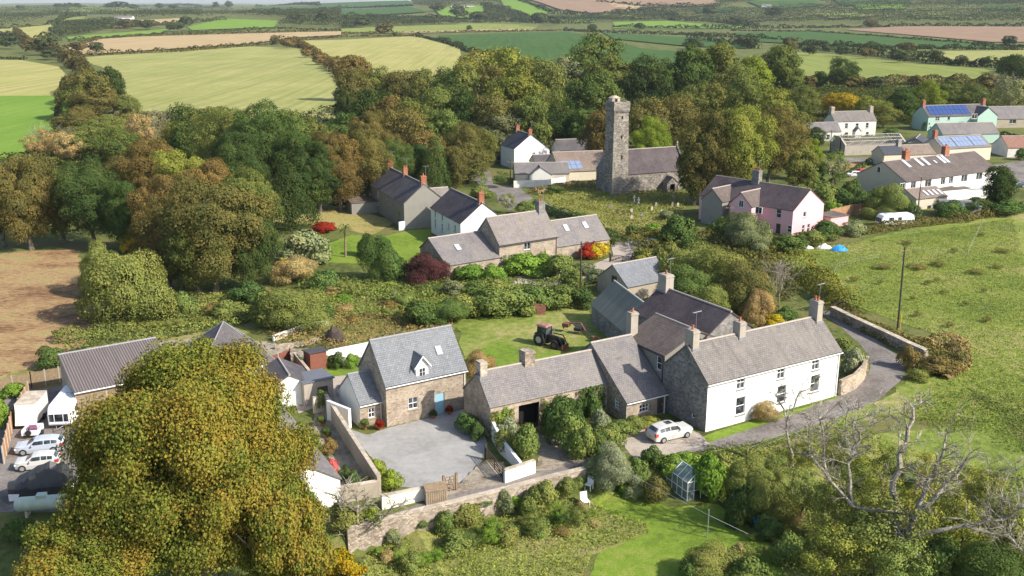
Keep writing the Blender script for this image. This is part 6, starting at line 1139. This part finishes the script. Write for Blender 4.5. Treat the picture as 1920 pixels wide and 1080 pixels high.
for i in range(22):
    rr = random.Random(2900 + i); u_ = rr.random(); x = 700 + u_ * 420; yb = 1080 - u_ * 90 - rr.random() * 40
    bush(x, yb - rr.uniform(8, 20), yb, rr.uniform(16, 34), rr.choice(['mid', 'olive', 'bright', 'tan', 'russet']), rr.choice(['bush', 'open']))
# palm
r = thing('palm_tree', '', 'palm tree', P(648, 482)); autolabel(r, 648, 440, 'slim palm tree with ragged head on the lawn', 'palm tree', 'palm', lm='behind the small shrubs'); hp = height_to(P(648, 482), 428); m = MB(); m.cyl((0, 0, 0), (.1, 0, hp), .2, .14, 8); m.build('trunk', M['wood'], r); m = MB()
for i in range(34):
    a = i * 2.4; e = random.uniform(-.6, 1.); p = Vector((.1, 0, hp)); d = Vector((math.cos(a), math.sin(a), e)).normalized(); s = d.cross(Vector((0, 0, 1))).normalized() * .1; q = p + d * 1.1; t2 = q + Vector((d.x, d.y, -.8)) * .7; m.face([p - s * .4, p + s * .4, q + s, q - s]); m.face([q - s, q + s, t2])
o = m.build('fronds', LEAF, r); o.color = COL['olive']
# hedges in and around the village
HED = [([(845, 505), (925, 500), (940, 480), (1040, 468)], 2.2, 2.4, 'bright', 'clipped bright green creeper hedge along the foot of the long stone house'), ([(838, 600), (900, 588), (1000, 580), (1100, 568)], 3, 2.2, 'mid', None), ([(100, 640), (300, 612), (470, 600)], 3, 1.2, 'olive', None),
 ([(1490, 512), (1540, 545), (1585, 590)], 4.5, 3.2, 'gold', None), ([(1570, 590), (1640, 625), (1730, 665), (1790, 690)], 2.6, 1.1, 'brown', None), ([(1735, 655), (1795, 645), (1803, 690), (1770, 712)], 2.2, 1.3, 'tan', None), ([(1030, 400), (1080, 418), (1140, 450), (1165, 462)], 2.5, 1.6, 'green', None), ([(1195, 490), (1250, 520), (1300, 560)], 3, 2., 'green', None),
 ([(1600, 440), (1700, 425), (1800, 415), (1890, 398)], 3, 1.4, 'brown', None), ([(1800, 408), (1920, 390)], 2, 1.3, 'green', None), ([(1882, 228), (1935, 240)], 2.4, 1.6, 'bright', 'clipped bright green hedge in front of the right edge barn'), ([(1690, 222), (1715, 232), (1738, 246)], 2.5, 3.2, 'bright', 'ivy mound over the ridge left of the mint green house'),
 ([(1840, 245), (1925, 262)], 2, 1.2, 'dark', None), ([(1510, 255), (1590, 268)], 2, 1.6, 'green', None), ([(1490, 390), (1560, 370), (1640, 385)], 4, 3, 'green', None), ([(1640, 300), (1560, 345)], 1.5, 1., 'green', None), ([(68, 932), (140, 918)], 1.2, .9, 'bright', 'narrow green hedge behind the gas tank'),
 ([(930, 740), (920, 790)], 1.2, 2.5, 'green', None), ([(1060, 330), (1000, 345)], 2, 1.3, 'olive', None), ([(1000, 365), (1060, 350), (1130, 348)], 3, 1.3, 'tan', None), ([(900, 340), (880, 352)], 4, 3, 'mid', None)]
for pts, w, h, c, lab in HED: hedge(pts, w, h, c, lab, cat='hedge', group='hedges of the village gardens')
# creepers on walls
def creeper(label, fr, x0, x1, z0, z1, col, seed, y=-.2):
    rs = np.random.RandomState(seed); n = int((x1 - x0) * (z1 - z0) * 60); a = rs.uniform(x0, x1, n); z = rs.uniform(z0, z1, n); k = vnoise(a, z, .9, seed) > .35 + .35 * (z - z0) / (z1 - z0) - .2; a = a[k]; z = z[k]
    b = y + rs.uniform(-.35, .1, len(a)); p = np.array([fr.w(q, w_, e)[:] for q, w_, e in zip(a, b, z)]); nr = unit(np.tile(np.array((-fr.v)[:]) + np.array([0, 0, .4]), (len(a), 1)) + rs.normal(size=(len(a), 3)) * .5)
    o = link('creeper', quads_mesh('creeper', p, nr, .26 * rs.uniform(.7, 1.3, len(a)), rs, .5 + rs.normal(size=len(a)) * .2)); o.color = COL[col]; tag(o, label, 'climbing plant')
creeper('green ivy climbing the garage wall beside its dark doorway', FG, 6.1, 9.2, 0, 3.3, 'mid', 1); creeper('dark green ivy on the garage wall next to the porch wing', FG, 10.5, 13.9, 0, 3.5, 'green', 2); creeper('mixed creeper at the left front corner of the garage', FG, -.2, 2.6, 0, 3.0, 'olive', 3)
creeper('red creeper on the right section of the long stone house', Fr(*Fr(-2.1, 161.6, 33.5).w(11.95, .3)[:2], 32.5), 5.2, 8.2, 0, 2.6, 'red', 4); creeper('yellow creeper on the right section of the long stone house', Fr(*Fr(-2.1, 161.6, 33.5).w(11.95, .3)[:2], 32.5), 8, 11.5, 0, 2.6, 'yellow', 5)
creeper('green creeper up the front of the long stone house', Fr(-2.1, 161.6, 33.5), .3, 9, 0, 2.7, 'bright', 6, -.6)
# scruffy ground, stuff
scrub('undergrowth', [(160, 600), (330, 560), (480, 560), (640, 540), (800, 545), (845, 560), (840, 600), (700, 600), (600, 600), (480, 612), (300, 640), (110, 665), (175, 620)], 1.0, .26, 2.6, (.19, .23, .065, .3), 'rough green and brown undergrowth on the slope behind the cottages', 3, cover=1.2)
scrub('brambles', [(620, 600), (760, 585), (850, 600), (850, 620), (700, 640), (640, 660), (520, 650), (500, 625)], .8, .26, 1.5, (.24, .18, .08, .5), 'tangled brown and green brambles on the rough bank', 4, cover=1.1)
scrub('undergrowth', [(560, 520), (700, 530), (800, 530), (860, 540), (1060, 530), (1100, 540), (1090, 570), (860, 590), (640, 560), (560, 560)], 1.3, .28, 2.9, (.16, .21, .055, .25), 'dense garden undergrowth between the paddock and the long stone house', 5, cover=1.4)
scrub('rough_grass', [(740, 1015), (860, 985), (1000, 950), (1100, 940), (1220, 985), (1210, 1005), (1110, 1040), (1090, 1110), (640, 1110), (690, 1040)], .42, .15, 1.7, (.21, .26, .06, .3), 'long rough grass and weeds in the lower garden', 6, cover=.75, nmax=130000, up=.1)
scrub('undergrowth', [(1320, 845), (1480, 830), (1560, 800), (1660, 830), (1800, 880), (1960, 900), (1960, 1110), (1480, 1110), (1440, 1010), (1350, 950)], .8, .2, 2.6, (.2, .24, .06, .35), 'olive undergrowth below the lane around the bare topped tree', 7, cover=1.1, nmax=140000, up=.3)
scrub('rough_grass', [(1490, 500), (1570, 560), (1620, 600), (1740, 640), (1760, 660), (1700, 650), (1600, 605), (1560, 585)], .7, .25, 1.4, (.2, .17, .07, .6), 'dry grass along the outside of the lane wall', 8, cover=1.6)
scrub('undergrowth', [(60, 290), (130, 225), (260, 225), (420, 215), (430, 250), (300, 310), (60, 320), (0, 325)], 2.6, .55, 4, (.11, .12, .04, .6), 'tangled scrub at the top edge of the wood', 9)
scrub('undergrowth', [(640, 200), (900, 190), (1300, 180), (1500, 190), (1510, 300), (1300, 330), (1130, 300), (1000, 280), (880, 330), (640, 330), (560, 400), (0, 460), (0, 300), (400, 250)], 2.2, .7, 4.5, (.03, .04, .015, .3), 'undergrowth beneath the village wood, darkened to stand for shade between crowns', 10, cover=1.3)  # near-black green puts the deep shade between the crowns into the colour
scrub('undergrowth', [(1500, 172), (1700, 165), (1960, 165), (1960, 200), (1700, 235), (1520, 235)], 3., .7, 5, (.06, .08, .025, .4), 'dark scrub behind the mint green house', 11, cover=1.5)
scrub('undergrowth', [(1180, 440), (1420, 455), (1480, 500), (1500, 560), (1380, 600), (1260, 560), (1190, 500)], 1.8, .35, 3, (.10, .11, .035, .6), 'olive brown undergrowth right of the stable', 12)
scrub('rough_grass', [(1700, 770), (1760, 740), (1850, 735), (1960, 745), (1960, 850), (1850, 860), (1760, 830)], .3, .17, 1.6, (.11, .17, .035, .1), 'darker green rough grass patch in the near pasture', 14, cover=.5)
scrub('rough_grass', [(1012, 352), (1060, 345), (1130, 345), (1290, 362), (1280, 400), (1262, 440), (1190, 452), (1145, 430), (1060, 400), (1020, 380)], .5, .3, 2.2, (.2, .22, .06, .5), 'long uneven churchyard grass', 15, cover=.7, up=.2)
scrub('weeds', [(1440, 465), (1600, 455), (1900, 410), (1960, 620), (1960, 860), (1700, 790), (1690, 760), (1800, 690), (1790, 640), (1700, 610), (1560, 560), (1480, 510)], .22, .16, 1.2, (.2, .25, .055, .3), 'low uneven weeds and tufts over the pasture', 13, cover=.6, nmax=160000, up=.5)
for i, (x, y, w) in enumerate([(1720, 500, 45), (1655, 500, 40), (1760, 495, 35), (1830, 510, 35), (1870, 500, 25), (1756, 525, 14), (1770, 548, 18), (1845, 545, 14), (1810, 570, 14), (1740, 530, 16), (1840, 440, 14), (1790, 470, 18), (1710, 560, 12), (1650, 530, 12), (1880, 470, 30), (1600, 525, 20), (1700, 455, 24), (1850, 600, 22), (1780, 610, 20), (1720, 590, 22)]):
    bush(x, y - 8, y + 4, w, 'brown', 'open', 'low brown dock patch', name='weed_patch', cat='weed patch', group='dock patches in the pasture', h=.9, trunk=False)
# ---------------------------------------------------------------- the great sycamore and the bare topped tree
def bigtree(label, px, yt, yb, wpx, col, n, leaf, seed, k=70, h=None, **kw):
    p = P(px, yb); hh = h or height_to(p, yt); w = width_of(p, wpx) * kw.pop('ws', 1.); r = thing('sycamore_tree', label, 'tree', p)
    me = crown_mesh('crown_sycamore', n, leaf / w, seed, k=k, zc=.54, zr=.47, base=.03, lr=(.09, .25), core=.64, fuzz=.42, rn=.65, **kw); me.materials.clear(); me.materials.append(LEAF2); o = link('crown', me, r); o.scale = (w, w, hh); o.color = COL[col]
    o = link('trunk', trunk_mesh('big_trunk', seed, 9, .03, .8), r); o.scale = (hh, hh, hh); return r
bigtree('huge autumn sycamore with gold and orange mottled crown in the left foreground', 392, 618, 1115, 425, 'syca', 330000, .17, 213, 130, taper=.38)
bigtree('lower spreading autumn tree at the bottom left corner in front of the great sycamore', 205, 945, 1190, 300, 'syca', 120000, .165, 202, 110)
bigtree('lower right lobe tree of the foreground sycamores beside the white outbuilding', 520, 850, 1160, 230, 'syca', 90000, .165, 203, 90)
bigtree('small dark and gold tree overhanging the car yard', 215, 785, 985, 125, 'olive', 22000, .21, 204, 70)
bigtree('yellow leaved small tree at the bottom edge below the retaining wall', 645, 1035, 1110, 100, 'yellow', 12000, .2, 205, 30)
def limb(m, pts, r0, r1, rs, twigs=0, tl=1.4, n=7):
    P_ = [Vector(q) for q in pts]; out = [P_[0]]
    for a, b in zip(P_, P_[1:]):
        for k in range(1, 4):
            q = a.lerp(b, k / 3)
            if k < 3: q += Vector(rs.normal(size=3)) * (b - a).length * .045
            out.append(q)
    N = len(out) - 1
    for i in range(N): m.cyl(out[i], out[i + 1], r0 + (r1 - r0) * i / N, r0 + (r1 - r0) * (i + 1) / N, n, i == N - 1)
    for _ in range(twigs):
        i = rs.randint(max(1, N // 3), N + 1); d = Vector(rs.normal(size=3)); d.z = abs(d.z) * .8 + .2; d.normalize(); a = out[i]; L = tl * rs.uniform(.4, 1.2); b = a + d * L; m.cyl(a, b, min(r1 * .35, .05) + .012, .014, 4, False)
        for _ in range(7):
            e = (d + Vector(rs.normal(size=3)) * .6).normalized(); s = a.lerp(b, rs.uniform(.4, 1)); m.cyl(s, s + e * L * .6, .022, .01, 3, False)
def baretree(label, base, limbs, r0, seed, mat=DEAD, cat='tree', name='bare_tree', leaves=None, twigs=6, tl=1.4):
    """limbs: each a list of (px, py, dy) points in a plane dy metres behind the base"""
    rs = np.random.RandomState(seed); b = P(*base); r = thing(name, label, cat, b)
    def at(px, py, dy): q = Vector(ray(px, py)); t = (b.y + dy) / q.y; return Vector((q.x * t, b.y + dy, CAMH + q.z * t)) - b
    for i, l in enumerate(limbs):
        m = MB(); k = l[0] if isinstance(l[0], (int, float)) else 1.; pts = l[1:] if isinstance(l[0], (int, float)) else l
        limb(m, [at(*q) if q != 'b' else Vector((0, 0, -.3)) for q in pts], r0 * k, r0 * k * .35, rs, twigs, tl); m.build('limb', mat, r)
    return r
baretree('big old tree with bleached bare upper limbs in the lower right corner', (1700, 1075), [
 (1., 'b', (1690, 1010, 0), (1680, 960, .5)), (.62, (1680, 960, .5), (1675, 900, 1.), (1700, 830, 1.8), (1712, 765, 2.5)), (.5, (1690, 1010, 0), (1712, 975, -.5), (1755, 930, -.6), (1795, 890, 0), (1820, 850, .5)),
 (.42, (1712, 975, -.5), (1740, 900, 1), (1765, 860, 1.3), (1775, 812, 1.8)), (.4, (1690, 1010, 0), (1810, 985, -2), (1880, 975, -2.5), (1925, 945, -2.5)), (.35, (1810, 985, -2), (1890, 1005, -3), (1920, 1035, -3)), (.35, (1680, 960, .5), (1600, 950, 2), (1555, 900, 3), (1525, 860, 3.5), (1505, 820, 3.8)),
 (.3, (1600, 950, 2), (1590, 870, 3), (1605, 830, 3.5), (1598, 790, 4)), (.28, (1555, 900, 3), (1545, 830, 4), (1535, 770, 4.2))], .52, 31, twigs=28, tl=1.9)
for i, (lab, base, ls) in enumerate([
 ('slender leaning bare stem at the left of the bare tree group', (1500, 900), [(.2, 'b', (1485, 850, 0), (1475, 790, .3), (1465, 760, .4), (1455, 740, .5)), (.12, (1475, 790, .3), (1490, 760, .3), (1500, 735, .4), (1530, 720, .4))]),
 ('forked bare stem in the middle of the bare tree group', (1590, 900), [(.22, 'b', (1600, 850, 0), (1612, 810, .3), (1600, 790, .3)), (.12, (1612, 810, .3), (1640, 795, .3), (1650, 770, .5)), (.12, (1605, 850, 0), (1585, 820, .3), (1590, 770, .4), (1588, 750, .5))]),
 ('twiggy bare stems at the right edge above the fallen limb', (1870, 960), [(.12, 'b', (1885, 900, 0), (1900, 870, .3)), (.1, 'b', (1860, 900, 0), (1855, 870, .3))])]): baretree(lab, base, ls, .75, 50 + i, twigs=18)
rs_ = np.random.RandomState(9)
for i, (x, yt, yb, w, c) in enumerate([(1640, 930, 1080, 170, 'olive'), (1560, 900, 1030, 120, 'olive'), (1700, 900, 1040, 110, 'gold'), (1500, 870, 980, 90, 'olive'), (1760, 900, 1020, 110, 'olive'), (1560, 990, 1100, 130, 'gold'), (1800, 930, 1040, 90, 'gold'), (1640, 880, 980, 90, 'gold'), (1680, 1000, 1110, 130, 'mid'), (1850, 890, 980, 100, 'olive'), (1500, 822, 890, 70, 'gold'), (1560, 815, 885, 70, 'olive'), (1620, 830, 900, 80, 'gold'), (1680, 835, 910, 70, 'olive'), (1745, 850, 925, 80, 'gold'), (1455, 850, 910, 60, 'mid'), (1820, 870, 950, 80, 'gold'), (1590, 870, 950, 90, 'mid'), (1880, 920, 1000, 80, 'mid')]):
    tree(x, yt, yb, w, c, 'open', '%s leafy sapling' % WORD[c], name='sapling', cat='sapling', group='leafy regrowth around the bare topped tree', lm='among the bare limbs')
baretree('pale leafless shrub with lichened twigs in front of the retaining wall', (665, 1030), [(.16, 'b', (650, 970, 0), (630, 930, .4)), (.14, 'b', (670, 960, 0), (690, 930, .3)), (.13, 'b', (640, 1000, 0), (610, 960, .5)), (.12, 'b', (700, 990, -.3), (735, 950, 0), (760, 940, .2)), (.1, (670, 960, 0), (668, 920, .1))], 1., 61, name='bare_shrub', cat='shrub', twigs=14, tl=1.6)
baretree('dead pale tree standing in the wood, right one', (1060, 215), [(.6, 'b', (1058, 150, 0), (1050, 115, 0)), (.4, (1058, 150, 0), (1075, 110, 0)), (.4, (1058, 165, 0), (1035, 120, 0)), (.3, (1058, 150, 0), (1090, 125, 0))], .7, 62, twigs=8, tl=2.6)
baretree('dead pale tree standing in the wood, left one', (868, 225), [(.5, 'b', (862, 170, 0), (864, 140, 0)), (.3, (862, 185, 0), (850, 150, 0)), (.3, (862, 175, 0), (876, 150, 0))], .7, 63, twigs=8, tl=2.6)
baretree('grey leafless tree behind the right edge barn', (1890, 205), [(.5, 'b', (1888, 165, 0), (1880, 140, 0)), (.35, (1888, 170, 0), (1905, 145, 0)), (.35, (1888, 175, 0), (1868, 150, 0))], .6, 64, twigs=16, tl=3.)
for i, (x, yb, yt) in enumerate([(75, 290, 240), (130, 300, 250), (290, 275, 215), (318, 270, 215), (1455, 590, 510)]):
    baretree('pale leafless tree ' + ['at the edge of the bright green field', 'left of the scrub above the dark trees', 'in the scrub at the top of the wood, left one', 'in the scrub at the top of the wood, right one', 'beside the yellow shrub behind the farmhouse'][i], (x, yb), [(.3, 'b', (x - 4, (yb + yt) / 2, 0), (x - 10, yt, 0)), (.25, 'b', (x + 6, (yb + yt) / 2, 0), (x + 14, yt + 5, 0)), (.2, (x, (yb + yt) / 2, 0), (x, yt, 0))], .5, 70 + i, twigs=16, tl=2.4)
# ---------------------------------------------------------------- hedges, trees and woods of the far country
FH_ = [([(128, 108), (200, 103), (340, 97), (470, 86), (545, 82)], 4, 3, 'farb'), ([(545, 86), (570, 90), (600, 110), (640, 145), (655, 160)], 6, 5, 'russet'), ([(510, 80), (550, 82), (565, 90)], 8, 6, 'russet'), ([(560, 76), (640, 70), (740, 68), (790, 70)], 4, 2.5, 'farb'), ([(780, 70), (830, 78), (860, 90)], 6, 4, 'far'),
 ([(30, 62), (60, 88), (120, 110), (140, 130)], 8, 6, 'farb'), ([(0, 68), (30, 75)], 8, 6, 'far'), ([(125, 104), (150, 118), (160, 150), (130, 180), (128, 225)], 8, 6, 'farb'), ([(0, 110), (50, 112)], 3, 2, 'far'), ([(110, 96), (190, 73), (340, 66), (640, 60)], 5, 3, 'farb'),
 ([(640, 64), (800, 62), (1060, 58), (1130, 60)], 5, 2.5, 'farb'), ([(1060, 58), (1290, 66), (1400, 72), (1500, 78)], 6, 4, 'far'), ([(1290, 72), (1380, 86), (1420, 92)], 6, 5, 'far'), ([(1490, 90), (1560, 96), (1640, 104), (1700, 112), (1790, 122), (1880, 128)], 9, 7, 'far'), ([(1500, 84), (1600, 88), (1700, 92), (1920, 94)], 8, 5, 'far'),
 ([(1370, 58), (1520, 60), (1700, 74), (1920, 90)], 4, 2.5, 'far'), ([(1150, 52), (1400, 54), (1580, 52), (1700, 50), (1920, 50)], 8, 5, 'far'), ([(860, 92), (900, 102), (950, 112)], 5, 4, 'far'), ([(1500, 160), (1600, 164), (1700, 158), (1880, 154)], 9, 5, 'farb'), ([(1880, 130), (1905, 150)], 8, 7, 'far'),
 ([(130, 78), (300, 66), (520, 54), (640, 58)], 5, 3, 'far'), ([(0, 56), (100, 47), (160, 30)], 8, 5, 'far'), ([(205, 54), (345, 44), (420, 38)], 8, 5, 'far'), ([(600, 16), (700, 14), (775, 11)], 6, 5, 'far'), ([(640, 34), (760, 40), (830, 38), (910, 38), (1010, 44), (1120, 44)], 14, 9, 'far'),
 ([(905, 12), (930, 20), (990, 34)], 12, 9, 'far'), ([(975, 2), (1035, 26), (1110, 30), (1180, 24), (1250, 26)], 12, 8, 'far'), ([(1120, 4), (1205, 14), (1350, 14)], 10, 7, 'far'), ([(1250, 38), (1330, 40), (1420, 50)], 10, 7, 'far'), ([(500, 28), (600, 24), (640, 16)], 12, 8, 'far'), ([(480, 12), (600, 11)], 10, 8, 'far'), ([(120, 14), (250, 12), (380, 12)], 10, 8, 'far')]
for pts, w, h, c in FH_: hedge(pts, w, h, c, cover=1.5, lump=1.2)
WD = [([(0, 18), (120, 14), (240, 22), (380, 24), (380, 34), (230, 40), (160, 30), (60, 46), (0, 54)], 10), ([(90, 62), (110, 48), (205, 40), (300, 48), (200, 56), (110, 74)], 8), ([(260, 20), (400, 12), (500, 26), (520, 36), (420, 36), (340, 34), (260, 34)], 9), ([(440, 28), (640, 22), (640, 54), (520, 50), (540, 38)], 10), ([(640, 34), (830, 36), (820, 44), (1000, 46), (900, 42), (860, 48), (700, 50), (640, 56)], 8),
 ([(905, 16), (940, 14), (990, 34), (1110, 34), (1260, 28), (1280, 38), (1120, 42), (1010, 40), (915, 38)], 9), ([(770, -2), (940, -6), (940, 12), (905, 12), (812, 15), (776, 12)], 9), ([(1210, 14), (1350, 12), (1400, 18), (1540, 12), (1700, 22), (1960, 20), (1960, 46), (1700, 46), (1560, 44), (1400, 50), (1250, 38), (1180, 26)], 9), ([(1340, -6), (1500, -6), (1400, 4), (1350, 10)], 9), ([(1530, 2), (1640, -4), (1960, -2), (1960, 16), (1700, 18), (1560, 14)], 9),
 ([(600, -3), (480, 5), (480, 12), (600, 12)], 9)]
for i, (pl, h) in enumerate(WD):
    scrub('woodland', pl, h, 2.2 + .0 * i, 13, 'far', 'distant dark woodland on the hills, %s' % ['far left', 'above the tan field', 'left of centre below the skyline', 'above the yellow-green field', 'centre left', 'below the red-brown field', 'top centre', 'right half', 'top right of centre', 'top right corner', 'top left of centre'][i], 30 + i, cover=1.4, zmin=.1, cat='woodland', nmax=60000)
rs_ = random.Random(5)
FT_ = [(95, 92, 112, 34, 'far'), (88, 62, 104, 46, 'far'), (150, 78, 100, 34, 'farb'), (182, 78, 100, 30, 'far'), (240, 38, 54, 26, 'farb'), (275, 38, 56, 30, 'far'), (330, 40, 60, 36, 'far'), (350, 30, 50, 30, 'far'), (405, 4, 16, 14, 'far'), (430, 2, 16, 16, 'far'), (38, 9, 18, 14, 'far'), (110, 6, 16, 20, 'far'), (146, 6, 16, 16, 'far'), (300, 6, 17, 18, 'far'), (325, 8, 18, 18, 'far'), (225, 2, 16, 40, 'far'), (205, 6, 16, 20, 'far'), (250, 8, 18, 24, 'far'),
 (720, 42, 68, 36, 'farb'), (740, 60, 68, 10, 'far'), (880, 48, 58, 12, 'far'), (515, 66, 84, 18, 'farb'), (540, 72, 92, 30, 'russet'), (575, 92, 108, 26, 'russet'), (600, 102, 122, 30, 'russet'), (632, 106, 134, 32, 'russet'), (1110, 44, 64, 20, 'far'), (1200, 42, 56, 22, 'far'), (1300, 72, 92, 40, 'far'), (1400, 64, 90, 46, 'far'), (1480, 68, 98, 30, 'farb'), (1520, 84, 104, 30, 'far'), (1580, 86, 106, 30, 'far'), (1625, 90, 110, 30, 'farb'), (1700, 78, 100, 36, 'farb'), (1690, 96, 118, 34, 'far'), (1755, 96, 120, 30, 'far'), (1800, 104, 124, 26, 'far'), (1845, 108, 126, 24, 'far'), (1892, 66, 88, 30, 'far'), (1650, 84, 100, 24, 'far'), (1550, 82, 98, 24, 'far'),
 (1010, 22, 50, 30, 'far'), (1040, 28, 48, 26, 'far'), (860, 10, 36, 40, 'far'), (820, 6, 22, 34, 'far'), (900, 20, 42, 40, 'far'), (1330, 12, 30, 30, 'far'), (1450, 14, 34, 34, 'far'), (1260, 20, 34, 24, 'far'), (1630, 36, 54, 30, 'farb'), (1380, 30, 50, 34, 'far'), (1160, 18, 30, 20, 'far'), (610, 20, 46, 40, 'far'), (560, 24, 44, 34, 'far'), (680, 30, 52, 34, 'far'), (20, 66, 92, 40, 'far'), (55, 74, 100, 30, 'farb'),
 (1510, 140, 172, 40, 'farb'), (1600, 142, 170, 44, 'farb'), (1640, 145, 172, 40, 'far'), (1720, 142, 168, 36, 'farb'), (1790, 142, 170, 40, 'farb'), (1850, 140, 170, 40, 'farb')]
for x, yt, yb, w, c in FT_: tree(x, yt, yb, w, c, 'far', what='distant %s tree' % WORD[c], group='distant hedgerow trees', trunk=False)
for lab, (x, y, l) in (('long low white farm building on the distant hill', (846, 16, 60)), ('small distant white farmhouse in the right hand hills', (1430, 16, 22)), ('distant white farm sheds above the tan field', (215, 40, 30))):
    p = P(x, y); house(lab, Fr(p.x, p.y, 5, p.z), l, 14, 6, 9, 'x', wall='white', roof='slate', name='farm_building', cat='farm building')
# ---------------------------------------------------------------- haze
m = MB(); m.box(-6500, -80, -6, 6500, 14500, 175); hz = m.build('haze', bpy.data.materials.new('haze')); hz['kind'] = 'stuff'; hm = hz.data.materials[0]; hm.use_nodes = True; hn = hm.node_tree
for n_ in list(hn.nodes):
    if n_.type == 'BSDF_PRINCIPLED': hn.nodes.remove(n_)
pv = hn.nodes.new('ShaderNodeVolumePrincipled'); pv.inputs['Color'].default_value = (.75, .85, 1, 1); pv.inputs['Density'].default_value = .00004; hn.links.new(pv.outputs[0], hn.nodes['Material Output'].inputs['Volume'])
hz['label'] = 'thin blue haze over the far hills'; hz['category'] = 'haze'
flush_labels()
